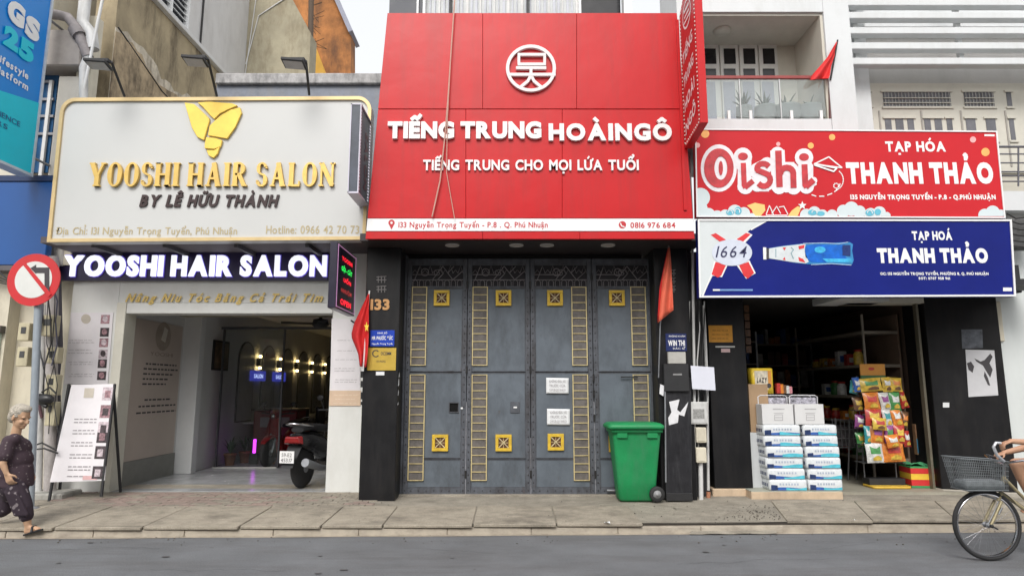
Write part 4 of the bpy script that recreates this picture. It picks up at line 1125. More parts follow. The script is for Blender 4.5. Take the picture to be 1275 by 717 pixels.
# ------------- the gate: four folding steel leaves
YG = .40
BX = [P(p, 470, YG).x for p in (504, 581, 660.5, 739, 817)]
ZB, ZT = P(640, 616, YG).z + .012, P(640, 322, YG).z
def gate_leaf(i, lab, ladder, emb, emz):
    x0, x1 = BX[i] + .004, BX[i + 1] - .004
    t = thing('gate_leaf', lab, 'gate', ((x0 + x1) / 2, YG, ZB), 'folding steel gate leaves')
    fw = .065
    zg0, zg1 = P(640, 356, YG).z, P(640, 330, YG).z
    zm = P(640, 463, YG).z; zl = P(640, 571, YG).z
    # stiles and rails
    m_ = MB(); m_.box(x0, x0 + fw, YG, YG + .05, ZB, ZT); m_.build('stile', GATEF, t, bev=.004)
    m_ = MB(); m_.box(x1 - fw, x1, YG, YG + .05, ZB, ZT); m_.build('stile', GATEF, t, bev=.004)
    for a, b in ((ZB, ZB + .085), (zg0 - .03, zg0), (zg1, ZT)):
        MB().box(x0 + fw + .001, x1 - fw - .001, YG + .002, YG + .048, a, b).build('rail', GATEF, t, bev=.003)
    xs, xe = x0 + fw + .001, x1 - fw - .001
    # three sheet panels with real gaps between
    for a, b in ((ZB + .087, zl - .006), (zl + .006, zm - .006), (zm + .006, zg0 - .032)):
        MB().box(xs, xe, YG + .014, YG + .03, a, b).build('sheet_panel', GATEM, t, bev=.004)
        MB().box(xs + .004, xe - .004, YG + .031, YG + .034, a, b).build('backing', GATED, t) if False else None
        # pressed rim round each panel
        m_ = MB()
        for bx_ in ((xs, xe, a, a + .012), (xs, xe, b - .012, b)): m_.box(bx_[0], bx_[1], YG + .008, YG + .0135, bx_[2], bx_[3])
        for bx_ in ((xs, xs + .012), (xe - .012, xe)): m_.box(bx_[0], bx_[1], YG + .008, YG + .0135, a + .0125, b - .0125)
        m_.build('panel_rim', GATEF, t)
    MB().box(xs, xe, YG + .036, YG + .04, ZB + .09, zg1).build('backing', GATED, t)
    # wrought grill at the top: rings, diagonals and small arches
    gr = MB(); r_ = .0065; yy = YG + .012
    gw = xe - xs; h = zg1 - zg0
    gr.tube([(xs, yy, zg0 + .3 * h), (xe, yy, zg0 + .3 * h)], r_, 6)
    gr.tube([(xs, yy, zg0 + .55 * h), (xs + gw * .45, yy, zg0 + .55 * h)], r_, 6)
    for k in range(10):
        q0 = xs + gw * (k + .5) / 10; gr.tube([(q0 - gw * .05, yy + .006, zg0 + .62 * h), (q0, yy + .006, zg0 + (.98 if k % 2 else .78) * h), (q0 + gw * .05, yy + .006, zg0 + .62 * h)], r_ * .7, 5)
    gr.tube([(xs + gw * .5 + .07 * math.cos(a * .5236) * (1 - a * .05), yy - .006, zg0 + .62 * h + .06 * math.sin(a * .5236) * (1 - a * .05)) for a in range(16)], r_ * .8, 5)
    for k in range(8):
        xa = xs + gw * (k + .5) / 8
        gr.tube([(xa - gw * .045, yy, zg0), (xa - gw * .045, yy, zg0 + .22 * h), (xa, yy, zg0 + .3 * h), (xa + gw * .045, yy, zg0 + .22 * h), (xa + gw * .045, yy, zg0)], r_ * .8, 5)
    cx = xs + gw * (.25 if i in (0, 1) else .42)
    gr.tube([(cx + .055 * math.cos(a * .5236), yy - .004, zg0 + .66 * h + .055 * math.sin(a * .5236)) for a in range(13)], r_, 6)
    for (a0, a1, b0, b1) in ((.4, .3, .6, .95), (.6, .95, .8, .3), (.8, .3, .98, .7), (.05, .3, .14, .9), (.50, .3, .62, .62), (.7, .62, .82, .95)):
        gr.tube([(xs + gw * a0, yy, zg0 + h * a1), (xs + gw * b0, yy, zg0 + h * b1)], r_, 5)
    gr.build('wrought_grill', mat('grill_grey', (.27, .25, .26), .5, .3, var=.3), t)
    # ladders
    lx0, lx1 = (x0 + ladder[0], x0 + ladder[0] + .225)
    for (pa, pb, nr) in ((357, 455, 10), (466, 598, 13)):
        za, zb = P(640, pb, YG).z, P(640, pa, YG).z
        bk = MB().box(lx0 + .01, lx1 - .01, YG + .004, YG + .0075, za, zb).build('ladder_backing', GATEB, t)
        for q in (lx0, lx1 - .014): MB().box(q, q + .014, YG - .012, YG + .006, za, zb).build('ladder_rail', GOLD, t)
        for k in range(nr + 1):
            z = za + (zb - za - .011) * k / nr + random.uniform(-.002, .002)
            MB().box(lx0 + .0145, lx1 - .0145, YG - .009, YG + .003, z, z + .011).build('rung', GOLD, t)
    # square emblems
    for px, py in emb:
        c = P(px, py, YG); s_ = .115
        e = MB()
        for q in ((c.x - s_, c.x + s_, c.z + .072, c.z + s_), (c.x - s_, c.x + s_, c.z - s_, c.z - .072), (c.x - s_, c.x - .072, c.z - .0715, c.z + .0715), (c.x + .072, c.x + s_, c.z - .0715, c.z + .0715)):
            e.box(q[0], q[1], YG - .022, YG + .012, q[2], q[3])
        e = e.build('emblem_plate', GOLDP, t, bev=.003)
        MB().box(c.x - .0715, c.x + .0715, YG - .004, YG + .01, c.z - .0715, c.z + .0715).build('plate_back', mat('rust_brown', (.10, .04, .02), .7, var=.3), e)
        xx = MB()
        xx.tube([(c.x - .068, YG - .010, c.z - .068), (c.x + .068, YG - .010, c.z + .068)], .0085, 6); xx.tube([(c.x - .068, YG - .014, c.z + .068), (c.x + .068, YG - .014, c.z - .068)], .0085, 6)
        xx.build('cross', mat('pale_brass', (.62, .52, .32), .4, .3), e)
        xx = MB(); xx.tube([(c.x, YG - .006, c.z - .07), (c.x, YG - .006, c.z + .07)], .004, 5); xx.tube([(c.x - .07, YG - .006, c.z), (c.x + .07, YG - .006, c.z)], .004, 5); xx.build('thin_cross', GOLD, e)
    # rivets
    rv = MB(); 
    z = ZB + .05
    while z < zg0:
        for xx in (x0 + fw / 2, x1 - fw / 2): rv.lathe((xx, YG, z), [(.011, 0), (.008, .007), (0, .009)], 6, (0, -1, 0))
        z += .105
    for k in range(7): rv.lathe((xs + (xe - xs) * (k + .5) / 7, YG + .002, ZB + .045), [(.010, 0), (.007, .007), (0, .009)], 6, (0, -1, 0))
    rv.build('rivet_rows', mat('rivet_dark', (.05, .05, .055), .5, .4, var=.3), t, kind='stuff')
    return t
g1 = gate_leaf(0, 'leftmost grey blue gate leaf with a square black peephole', (.07,), ((550, 371), (548, 551)), 0)
g2 = gate_leaf(1, 'second gate leaf from the left, ladder trim on its left and no notices', (.07,), ((627, 371), (627, 551)), 0)
g3 = gate_leaf(2, 'third gate leaf from the left with two white notices pasted on it', (.60,), ((691, 371), (692, 550)), 0)
g4 = gate_leaf(3, 'rightmost gate leaf, half hidden behind the green bin', (.56,), ((768, 371), (768, 552)), 0)
# peephole, latch bits, stains
c = P(565, 507, YG)
m_ = MB()
s_ = .072
for q in ((c.x - s_, c.x + s_, c.z + .06, c.z + s_), (c.x - s_, c.x + s_, c.z - s_, c.z - .06), (c.x - s_, c.x - .06, c.z - .0595, c.z + .0595), (c.x + .06, c.x + s_, c.z - .0595, c.z + .0595)): m_.box(q[0], q[1], YG - .003, YG + .012, q[2], q[3])
ph = m_.build('peephole_frame', GATEF, g1)
MB().box(c.x - .06, c.x + .06, YG + .0135, YG + .0139, c.z - .06, c.z + .06).build('peephole', mat('hole_black', (.002, .002, .002), 1, var=0), g1)
c = P(642, 507, YG); MB().box(c.x - .075, c.x + .06, YG + .002, YG + .013, c.z - .08, c.z + .08).build('latch_plate', GATEF, g2, bev=.004)
MB().box(c.x - .03, c.x + .02, YG - .006, YG + .0015, c.z - .01, c.z + .012).build('lock', WPR, g2)
c = P(575, 508, YG); MB().box(c.x - .015, c.x + .015, YG - .008, YG - .001, c.z - .012, c.z + .012).build('lock', WPR, g1)
for x in BX[1:4]:
    for py in (380, 457, 500, 560, 605):
        c = P(640, py, YG)
        pass
def hinge(x, py, g):
    c = P(640, py, YG); m_ = MB(); m_.tube([(x, YG - .012, c.z - .05), (x, YG - .012, c.z + .05)], .014, 8); m_.build('hinge', mat('greasy_hinge', (.03, .028, .028), .5, .3, var=.3), g)
for py in (355, 460, 590): hinge(BX[1], py, g1); hinge(BX[2], py, g2)
for py in (345, 470, 490, 520, 590): hinge(BX[3], py, g3)
# pale vertical worn strips between leaves
for x, g in ((BX[1], g1), (BX[2], g2), (BX[3], g3)):
    MB().box(x - .0035, x + .0035, YG - .004, YG + .03, ZB, P(640, 500, YG).z if x != BX[2] else P(640, 545, YG).z).build('worn_edge', mat('worn_grey', (.32, .32, .35), .6, var=.3, vs=20, stain=(.08, .08, .08), stain_amt=.9, stain_sc=(4, 4, 2)), g)
MB().box(BX[0] - .12, BX[0], YG - .01, YG + .09, ZB, ZT + .05).build('gate_post', GATEF, mid, bev=.004)
MB().box(BX[4], BX[4] + .12, YG - .01, YG + .09, ZB, ZT + .05).build('gate_post', GATEF, mid, bev=.004)
MB().box(BX[0], BX[4], YG - .05, YG + .10, ZB - .025, ZB - .012).build('bottom_track', mat('track_dark', (.03, .028, .028), .6), mid)
MB().tube([(BX[3] + .15, YG - .06, ZB + .06), (BX[3] + .42, YG - .06, ZB + .055)], .016, 8).build('bolt', GREYM, g4)
MB().tube([P(773, 469, YG - .03), P(794, 469, YG - .03)], .01, 6).build('bar', BLACKM, g4)
# notices
def notice(px0, py0, px1, py1, lab, y=YG - .002, nm='notice', rows=3, tl=0):
    t = thing(nm, lab, 'notice', P(px0, py1, y))
    m_ = MB(); A, B, C_, D = P(px0 + tl, py0, y), P(px1, py0 + .6, y), P(px1 + tl * .5, py1, y), P(px0, py1 - .4, y)
    def f(u, v): return (D.lerp(C_, u)).lerp(A.lerp(B, u), v) + Vector((0, -.004 - .008 * (u * (1 - u) * math.sin(5 * v + 2 * u)) ** 2 - (.018 * max(0, u - .8) * max(0, v - .7) * 10), 0))
    m_.grid(f, 8, 8); m_.build('sheet', PAPER, t, solid=.0015)
    m_ = MB()
    ws = ['KHÔNG ĐẬU XE', 'TRƯỚC CỬA', 'CẢM ƠN QUÝ KHÁCH'] if rows == 3 else []
    for k, s_ in enumerate(ws):
        yy = py0 + (py1 - py0) * (.30 + .27 * k)
        textP(s_, px0 + 4, px1 - 4, yy - 3, yy, y - .014, INKG, t, name='print', off=.0)
    return t
notice(680, 470, 708, 490, 'upper of the two white notices pasted on the gate')
notice(681, 508.5, 709.5, 529, 'lower of the two white notices pasted on the gate')
# downlights in the soffit
for i, px in enumerate((563, 643, 681, 757)):
    q = G(px, 305, 3.62)
    t = thing('downlight', '%s of the round ceiling lights under the red sign, from the left' % words_[i], 'ceiling light', q, 'round ceiling lights under the red sign')
    MB().lathe(q, [(.10, 0), (.10, -.012), (.085, -.016), (.08, -.006)], 20).build('ring', mat('lamp_ring', (.45, .43, .42), .4), t)
    MB().lathe(q + Vector((0, 0, -.007)), [(.079, 0), (0, -.001)], 20).build('diffuser', mat('lamp_off', (.42, .38, .36), .3), t)
# house number and plaques on the left pillar
hn = thing('house_number', 'brass house number 133 on the black left pillar', 'house number', P(475, 380, -.01))
textP('133', 461, 485, 372.5, 386, -.002, mat('brass_number', (.60, .33, .14), .35, .4, var=.15), hn, name='digit', depth=.012, off=.045, gap=.09, split=True)
for px in (466, 826):
    yq = -.002 if px < 600 else .048
    t = thing('pillar_inscription', 'faint vertical metal characters high on the black %s pillar' % ('left' if px < 600 else 'right'), 'lettering', P(px + 9, 350, yq))
    m_ = MB(); gs = mat('dull_silver', (.16, .15, .15), .4, .3)
    for k in range(2 if px < 600 else 3):
        cy = 348 + k * 12 if px < 600 else 340 + k * 10
        for a in (-4, 0, 4): strokeP(m_, [(px + 9 + a - 0, cy - 4), (px + 9 + a, cy + 4)], 1, yq, .006)
        strokeP(m_, [(px + 3, cy + .5), (px + 15, cy + .5)], 1.1, yq - .002, .006)
        strokeP(m_, [(px + 3, cy - 3), (px + 15, cy - 4)], .9, yq - .003, .006)
    m_.build('strokes', gs, t, kind='stuff')
bp = thing('blue_plaque', 'small blue enamel plaque on the left pillar under the house number', 'plaque', P(475, 430, 0))
MB().pbox(461, 411, 491, 431, -.012, .011).build('plate', mat('plaque_blue', (.01, .05, .42), .35, var=.05), bp, bev=.002)
textP('NHÀ SỐ', 470, 482, 413.5, 415.5, -.0135, WPR, bp, off=.02); textP('MR PHƯỚC ĐỨC', 463, 489, 418.5, 423, -.0135, WPR, bp, off=.03); textP('Nguyễn Trọng Tuyển', 463, 489, 426.8, 428.8, -.0135, WPR, bp, off=.02)
m_ = MB(); strokeP(m_, arc(476, 421, 14.0, 0, 0, 1), .5, -.013); 
gp_ = thing('brass_plaque', 'square yellow plaque with a round logo on the left pillar', 'plaque', P(475, 460, 0))
MB().pbox(457.5, 433, 493, 461, -.014, .013).build('plate', mat('plaque_gold', (.58, .40, .07), .35, .2, var=.1), gp_, bev=.002)
m_ = MB(); strokeP(m_, arc(468, 440, 4, 40, 320, 14), 1.2, -.0155); m_.build('logo', INK, gp_)
textP('OCOMM', 474, 487, 438, 442, -.0155, INK, gp_, off=.03); textP('VAN PHONG', 468, 480, 448.5, 451, -.0155, INK, gp_)
MB().pbox(468, 462.5, 478.5, 467, -.008, .0075).build('sticker', PAPER, thing('white_sticker', 'small white sticker under the yellow plaque', 'sticker', P(473, 465, 0)))
pq_ = thing('name_plaque', 'dark blue name plate with white print on the black right pillar', 'plaque', P(842, 425, .05))
MB().pbox(829, 415, 855, 437, .035, .014).build('plate', mat('plaque_navy', (.008, .018, .10), .4), pq_, bev=.002)
textP('PHÒNG KHÁM', 833, 853, 417.5, 419.5, .0335, WPR, pq_, off=.01); textP('WIN THỊ', 832, 853, 423.5, 430.5, .0335, WPR, pq_, off=.04); textP('BÁC SĨ', 838, 852, 432.6, 434.8, .0335, WPR, pq_)
# scars and torn labels beside the left pillar
t = thing('torn_sticker', 'torn whitish sticker remains on the inner edge of the left pillar', 'sticker', P(494, 480, .1))
m_ = MB(); xq = P(493, 560, 0).x + .003
for z0, z1, y0, y1 in ((1.68, 1.78, .02, .08), (1.55, 1.62, .03, .07), (1.42, 1.46, .02, .06), (1.80, 1.86, .05, .1)): m_.prism([(xq, y0, z0), (xq, y1, z0 + .01), (xq, y1 - .01, z1), (xq, y0 + .015, z1 - .02)], (.003, 0, 0))
m_.build('paper', PAPER, t, kind='stuff')

# ------------- the red signboard
YR = -.60
rs = thing('red_signboard', 'huge glossy red signboard with white raised Chinese school lettering', 'sign', P(660, 295, YR) + Vector((0, .2, 0)))
def edgeL(py): return 482.5 - (py - 15) * (27.5 / 283)
def edgeR(py): return 843 + (py - 17) * (22 / 281)
def rpanel(pxa, pya, pxb, pyb, fa=None, fb=None):
    g_ = .35
    la = (edgeL(pya), edgeL(pyb)) if fa else (pxa + g_ * .5, pxa + g_ * .5)
    rb = (edgeR(pya), edgeR(pyb)) if fb else (pxb - g_ * .5, pxb - g_ * .5)
    dy = random.uniform(0, .004)
    A, B, C_, D = P(la[0], pya + .4, YR), P(rb[0], pya + .4, YR), P(rb[1], pyb - .4, YR), P(la[1], pyb - .4, YR)
    MB().prism([A + Vector((0, dy, 0)), B + Vector((0, dy, 0)), C_, D], (0, .03, 0)).build('panel', REDS, rs, bev=.003)
rpanel(0, 16, 601, 136, True); rpanel(601, 16, 718, 136); rpanel(718, 16, 0, 136, False, True)
rpanel(0, 136, 580, 272, True); rpanel(580, 136, 700, 272); rpanel(700, 136, 0, 272, False, True)
rpanel(0, 288, 601, 298, True); rpanel(601, 288, 722, 298); rpanel(722, 288, 0, 298, False, True)
A, B, C_, D = P(edgeL(272), 272.3, YR - .006), P(edgeR(272), 272.3, YR - .006), P(edgeR(287), 287.6, YR - .006), P(edgeL(287), 287.6, YR - .006)
MB().prism([A, B, C_, D], (0, .03, 0)).build('white_band', WPR, rs)
A, B, C_, D = [P(a, b, YR + .035) for a, b in ((edgeL(17) + 2, 17), (edgeR(17) - 2, 17), (edgeR(297) - 1, 297), (edgeL(297) + 1, 297))]
MB().prism([A, B, C_, D], (0, .10, 0)).build('frame_box', mat('dark_red_back', (.20, .01, .012), .6), rs)
for xx in (-1.5, -.2, 1.1, 2.1):
    for z in (4.5, 6.3): MB().box(xx, xx + .05, YR + .14, .34, z, z + .05).build('support_arm', GREYM, rs)
YL = YR - .001
textP('TIẾNG TRUNG', 483, 674, 153, 174, YL, LETW, rs, name='letter', depth=.045, off=.058, gap=.05, space=.24, split=True)
textP('HOÀINGÔ', 683, 836, 155.5, 176.5, YL, LETW, rs, name='letter', depth=.045, off=.050, gap=.10, space=.42, split=True)
textP('TIẾNG TRUNG CHO MỌI LỨA TUỔI', 527, 795, 200, 213, YL, LETW, rs, name='letter', depth=.03, off=.03, gap=.09, space=.42, split=True)
RP_ = mat('red_ink', (.50, .02, .03), .5, var=0)
YB2 = YR - .0075
textP('133 Nguyễn Trọng Tuyển - P.8 . Q. Phú Nhuận', 496, 682, 276.5, 283.5, YB2, RP_, rs, off=.02, gap=.10, space=.36)
textP('0816 976 684', 785, 841, 277, 284, YB2, RP_, rs, off=.025)
m_ = MB(); discP(m_, 487.5, 277.5, 4, YB2); polyP(m_, [(484, 279), (491, 279), (487.5, 286)], YB2 - .0005); discP(m_, 775, 280, 4.6, YB2); m_.build('icon', RP_, rs)
m_ = MB(); discP(m_, 487.5, 277.5, 1.5, YB2 - .002); strokeP(m_, [(772.6, 278), (774, 281.4), (777.4, 282.6)], 1.4, YB2 - .002); m_.build('icon_hole', WPR, rs)
# emblem
def eb(fn, nm='emblem_stroke'):
    q = MB(); fn(q); return q.build(nm, mat('emblem_white', (.72, .66, .66), .35, var=.05), rs)
def ring(q):
    n_ = 40
    for i in range(n_):
        a0, a1 = 2 * math.pi * i / n_, 2 * math.pi * (i + 1) / n_
        p = [(661 + r_ * math.cos(a), 87 + r_ * .94 * math.sin(a)) for r_, a in ((31, a0), (31, a1), (27, a1), (27, a0))]
        q.prism([P(a, b, YL) for a, b in p], (0, -.045, 0))
eb(ring, 'emblem_ring')
eb(lambda q: [strokeP(q, [(645, 70), (679, 70)], 3.4, YL, .045), strokeP(q, [(645, 82), (679, 82)], 3.4, YL, .046), strokeP(q, [(646, 71), (646, 81)], 3.4, YL, .044), strokeP(q, [(678, 71), (678, 81)], 3.4, YL, .043)])
eb(lambda q: strokeP(q, [(643, 86.5), (679.5, 86.5)], 3.4, YL, .045))
eb(lambda q: strokeP(q, [(634, 94.8), (691, 94.8)], 3.6, YL, .047))
eb(lambda q: strokeP(q, [(661, 88), (661, 96), (657, 103), (649, 109.5)], 3.6, YL, .044))
eb(lambda q: strokeP(q, [(661.5, 96.5), (665, 103), (673, 109.5)], 3.6, YL, .042))
# hanging rope and small bits
rp = thing('hanging_rope', 'thin pale rope hanging over the front of the red sign', 'rope', P(565, 15, YR))
MB().tube([P(567, -10, YR - .06), P(565, 17, YR - .06), P(562, 60, YR - .06), P(558, 120, YR - .055), P(554, 170, YR - .05), P(548, 225, YR - .05), P(538, 270, YR - .05)], .010, 6).build('strand', mat('rope_pink', (.55, .33, .27), .8), rp)
MB().tube([P(562, 60, YR - .062), P(557, 150, YR - .065), P(556, 215, YR - .06), P(566, 272, YR - .05)], .006, 5).build('strand', mat('rope_pink', (.5, .3, .25), .8), rp)
# red blade sign at the right
rb = thing('red_blade_sign', 'narrow red projecting sign with slanting white writing and dotted edge', 'sign', (2.37, -.95, 4.95))
XBl = 2.35
m_ = MB(); m_.prism([(XBl, -.61, 4.86), (XBl, -1.34, 4.92), (XBl, -1.34, 7.3), (XBl, -.61, 6.80)], (.10, 0, 0)); m_.build('panel', REDS, rb, bev=.004)
m_ = MB()
def dots(a, b, n_):
    for i in range(n_):
        p = Vector(a).lerp(Vector(b), (i + .5) / n_); m_.lathe(p, [(.013, 0), (.009, .008), (0, .01)], 6, (-1, 0, 0))
dots((XBl, -.64, 4.9), (XBl, -.64, 6.78), 34); dots((XBl, -1.31, 4.95), (XBl, -1.31, 7.25), 40); dots((XBl, -.64, 4.9), (XBl, -1.31, 4.95), 10); dots((XBl, -.64, 6.78), (XBl, -1.31, 7.24), 12)
m_.build('light_dots', mat('dot_white', (.75, .7, .65), .4), rb, kind='stuff')
for k, s_ in enumerate(('TIẾNG', 'TRUNG', 'HOÀI', 'NGÔ')):
    z = 6.05 - k * .33
    text(s_, (XBl - .003, -.70, z - .05), Vector((0, -1, .28)).normalized(), (0, 0, 1), .5, .16, LETW, rb, off=.03, depth=.0)
m_ = MB()
for i in range(24):
    a0, a1 = 2 * math.pi * i / 24, 2 * math.pi * (i + 1) / 24
    m_.add([(XBl - .004, -.975 + r_ * math.cos(a), 6.62 + r_ * math.sin(a)) for r_, a in ((.2, a0), (.2, a1), (.17, a1), (.17, a0))], [(0, 1, 2, 3)])
for a, b, c_, d in ((-1.09, 6.68, -.86, 6.72), (-1.09, 6.60, -.86, 6.63), (-1.13, 6.53, -.83, 6.56)): m_.add([(XBl - .004, a, b), (XBl - .004, c_, b), (XBl - .004, c_, d), (XBl - .004, a, d)], [(0, 1, 2, 3)])
m_.build('emblem', LETW, rb)
MB().box(2.30, 2.34, YR - .02, YR + .1, 4.0, 6.75).build('side_return', REDS, rs)
# left-over junction boxes at the party wall between 133 and the grocery
t = thing('small_pennant', 'faded orange red pennant hanging on a stick before the right black pillar', 'flag', P(833, 305, -.1))
m_ = MB(); flagmesh(m_, [(832, 308), (829, 325), (825, 345), (821, 370), (819, 402)], [(834, 308), (835.5, 325), (836.5, 345), (837.5, 365), (838.5, 386)], -.15, .035, 7); m_.build('cloth', mat('faded_red', (.70, .13, .07), .75, var=.1, vs=6), t, solid=.003)
m_ = MB(); flagmesh(m_, [(831, 312), (827, 330), (821, 360), (818.5, 400)], [(832, 308), (829, 325), (825, 345), (819.5, 400)], -.155, .01, 7); m_.build('cloth_hem', mat('flag_red', (.6, .02, .02), .7), t, solid=.002)
MB().tube([P(833, 302, -.13), P(822, 405, -.10), P(820, 470, .0)], .010, 6).build('pole', GREYM, t)

# ------------- right-hand clutter: leaning black board, mailbox, conduits, meter boxes
lb_ = thing('black_board', 'scratched black board leaning on the right pillar with torn white paper', 'board', P(845, 618, -.05))
m_ = MB(); m_.hexa([P(829, 617, -.06), P(862, 617, -.06), P(862, 617, -.02), P(829, 617, -.02), P(827, 470, .02), P(860, 470, .02), P(860, 470, .045), P(827, 470, .045)]); m_.build('panel', mat('scratched_black', (.014, .014, .017), .35, var=.3, stain=(.07, .07, .075), stain_amt=.4, stain_sc=(9, 6, 1.2), coat=.2), lb_, bev=.006)
m_ = MB(); m_.box(P(829, 610, -.075).x, P(862, 610, -.075).x, -.085, -.062, .17, .27); m_.build('foot_rail', BLACKM, lb_, bev=.004)
m_ = MB(); m_.tube([P(829, 600, -.07), P(828, 480, .0)], .012, 6); m_.build('edge_rod', GREYM, lb_)
def scrap(pts, y, par, nm='paper_scrap'):
    q = MB(); q.prism([P(a, b, y) for a, b in pts], (0, -.003, 0)); return q.build(nm, mat('torn_paper', (.70, .70, .72), .85, var=.1, vs=12), par)
scrap([(833, 500), (846, 497), (843, 510), (847, 513), (857, 500), (852, 518), (845, 516), (844, 526), (833, 529), (832, 520), (836, 513)], -.012, lb_)
scrap([(822, 478), (827, 480), (826, 493), (821, 490)], -.0, lb_)
mbx = thing('letter_box', 'small pale and black letter box on the right pillar above the leaning board', 'letter box', P(843, 465, 0))
MB().pbox(827, 453, 858, 487, -.035, .075).build('body', BLACKM, mbx, bev=.006)
MB().pbox(832, 438, 854, 452.6, -.03, .07).build('pale_box', mat('pale_box', (.42, .41, .38), .6, var=.1), mbx, bev=.005)
MB().pbox(838, 465, 849, 467, -.038, .003).build('slot', mat('slot_grey', (.25, .25, .25), .5), mbx)
pl = thing('pipe_cluster', 'two pale plastic conduits with orange feet between the pillars', 'pipe', P(870, 620, .2))
m_ = MB(); m_.tube([P(864.5, 618, .1), P(864.5, 470, .1), P(862, 300, .1)], .020, 8); m_.build('conduit', PVC, pl)
m_ = MB(); m_.tube([P(882, 610, .2), P(880, 470, .2), P(876, 380, .2)], .020, 8); m_.build('conduit', PVC, pl)
m_ = MB(); m_.tube([P(873, 622, .1), P(872, 560, .1)], .032, 8); m_.build('conduit', WHITE, pl)
for px, yy in ((864.5, .1), (882, .2)):
    MB().tube([P(px, 622, yy), P(px, 612, yy)], .03, 8).build('foot', mat('clay_orange', (.42, .18, .10), .8), pl)
for k, (px0, py0, px1, py1, lab, mt) in enumerate(((858, 500, 882, 528, 'dusty white square meter box, topmost of three between the pillars', PVC), (867, 532, 880, 551, 'cream electric meter box in the middle of three between the pillars', CREAM), (867, 557, 880, 576, 'cream electric meter box, lowest of three between the pillars', CREAM))):
    t = thing('meter_box', lab, 'meter box', P(px0, py1, .02), 'meter boxes between the pillars')
    MB().pbox(px0, py0, px1, py1, .02, .09).build('body', mt, t, bev=.012, seg=2)
    MB().pbox(px0 + 2, py0 + 2, px1 - 2, py1 - 2, .014, .0055).build('cover', mt, t, bev=.004)
    if k == 0: MB().pbox(863, 509, 877, 521, .010, .0035).build('smudge', mat('grey_smudge', (.30, .30, .29), .8, var=.4, vs=40), t)
cb = thing('cable_bundle', 'tangle of dark cables running down beside the grocery pillar', 'cable', P(873, 560, .1))
rr = random.Random(8)
for k in range(7):
    px = 860 + k * 3.2
    pts = [P(px + rr.uniform(-2.5, 2.5), py, .08 + rr.uniform(0, .06)) for py in (375, 410, 450, 495, 530, 554, 580, 605)]
    MB().tube(pts[:rr.randint(5, 8)], .009, 5).build('cable', CABLE if k % 3 else PVC, cb)
nt_ = thing('white_notice', 'blank pale sheet hanging over the conduits beside the grocery pillar', 'notice', P(875, 486, -.03))
m_ = MB(); m_.prism([P(860, 455, -.03), P(889, 457, -.03), P(891, 486, -.04), P(862, 484, -.04)], (0, .004, 0)); m_.build('sheet', mat('lilac_paper', (.66, .67, .75), .7, var=.03), nt_)

# ------------- green wheelie bin
GB = mat('bin_green', (.006, .235, .072), .5, var=.12, vs=3, stain=(.05, .20, .10), stain_amt=.55, stain_sc=(3, 3, 1), bump=.12, bs=30, rust=(.09, .16, .10))
gb = thing('wheelie_bin', 'green two wheeled plastic wheelie bin standing before the gate', 'bin', G(795, 626, .165))
YW0, YW1 = -.15, .32
def bc(px, py, y): return P(px, py, y)
m_ = MB(); z0 = .165
x00, x01 = P(772, 620, YW0).x, P(817, 620, YW0).x
xt0, xt1 = P(762.5, 535, YW0).x, P(824, 535, YW0).x
zt = P(790, 534, YW0).z
def ringb(x0, x1, y0, y1, z, r_, n_=5):
    o = []
    for cx, cy, a0 in ((x1 - r_, y0 + r_, -90), (x1 - r_, y1 - r_, 0), (x0 + r_, y1 - r_, 90), (x0 + r_, y0 + r_, 180)):
        for k in range(n_): a = R(a0 + 90 * k / (n_ - 1)); o.append((cx + r_ * math.cos(a), cy + r_ * math.sin(a), z))
    return o
def loftb(rings, closed=True):
    m = MB(); n_ = len(rings[0])
    for r_ in rings: m.v += [Vector(p) for p in r_]
    for i in range(len(rings) - 1):
        for j in range(n_):
            m.f.append([i * n_ + j, i * n_ + (j + 1) % n_, (i + 1) * n_ + (j + 1) % n_, (i + 1) * n_ + j]); m.mi.append(0); m.sm.append(True)
    m.f.append(list(range(n_ - 1, -1, -1))); m.mi.append(0); m.sm.append(False)
    if closed: m.f.append([(len(rings) - 1) * n_ + j for j in range(n_)]); m.mi.append(0); m.sm.append(False)
    return m
def lx(t_): return x00 + (xt0 - x00) * t_, x01 + (xt1 - x01) * t_
rg = []
for t_ in (0, .03, .3, .6, .9):
    a, b = lx(t_); ins = .02 if t_ == 0 else 0
    rg.append(ringb(a + ins, b - ins, YW0 + .05 * (1 - t_) + ins, YW1 - .1 * (1 - t_) - ins, z0 + (zt - z0) * t_, .05))
for dz_, ex in ((-.045, .0), (-.045, .022), (0, .022)):
    rg.append(ringb(xt0 - ex, xt1 + ex, YW0 - ex, YW1 + ex, zt + dz_, .06))
loftb(rg).build('body', GB, gb)
xl0, xl1 = P(757.5, 528, YW0 - .04).x, P(828, 528, YW0 - .04).x
rg = [ringb(xl0, xl1, YW0 - .05, YW1 + .05, zt + .002, .06), ringb(xl0, xl1, YW0 - .05, YW1 + .05, zt + .045, .06), ringb(xl0 + .04, xl1 - .04, YW0 - .01, YW1 + .01, zt + .075, .07), ringb(xl0 + .1, xl1 - .1, YW0 + .06, YW1 - .06, zt + .082, .06)]
loftb(rg).build('lid', GB, gb)
m_ = MB(); m_.tube([(xl1 - .3, YW1 + .09, zt + .03), (xl1 + .03, YW1 + .09, zt + .03)], .018, 8); m_.build('handle', GB, gb)
m_ = MB(); m_.box(xt0 + .06, xt0 + .2, YW0 - .022, YW0 - .001, zt - .12, zt - .05); m_.build('lift_rib', GB, gb, bev=.008)
m_ = MB(); m_.box(xt1 - .2, xt1 - .06, YW0 - .022, YW0 - .001, zt - .12, zt - .05); m_.build('lift_rib', GB, gb, bev=.008)
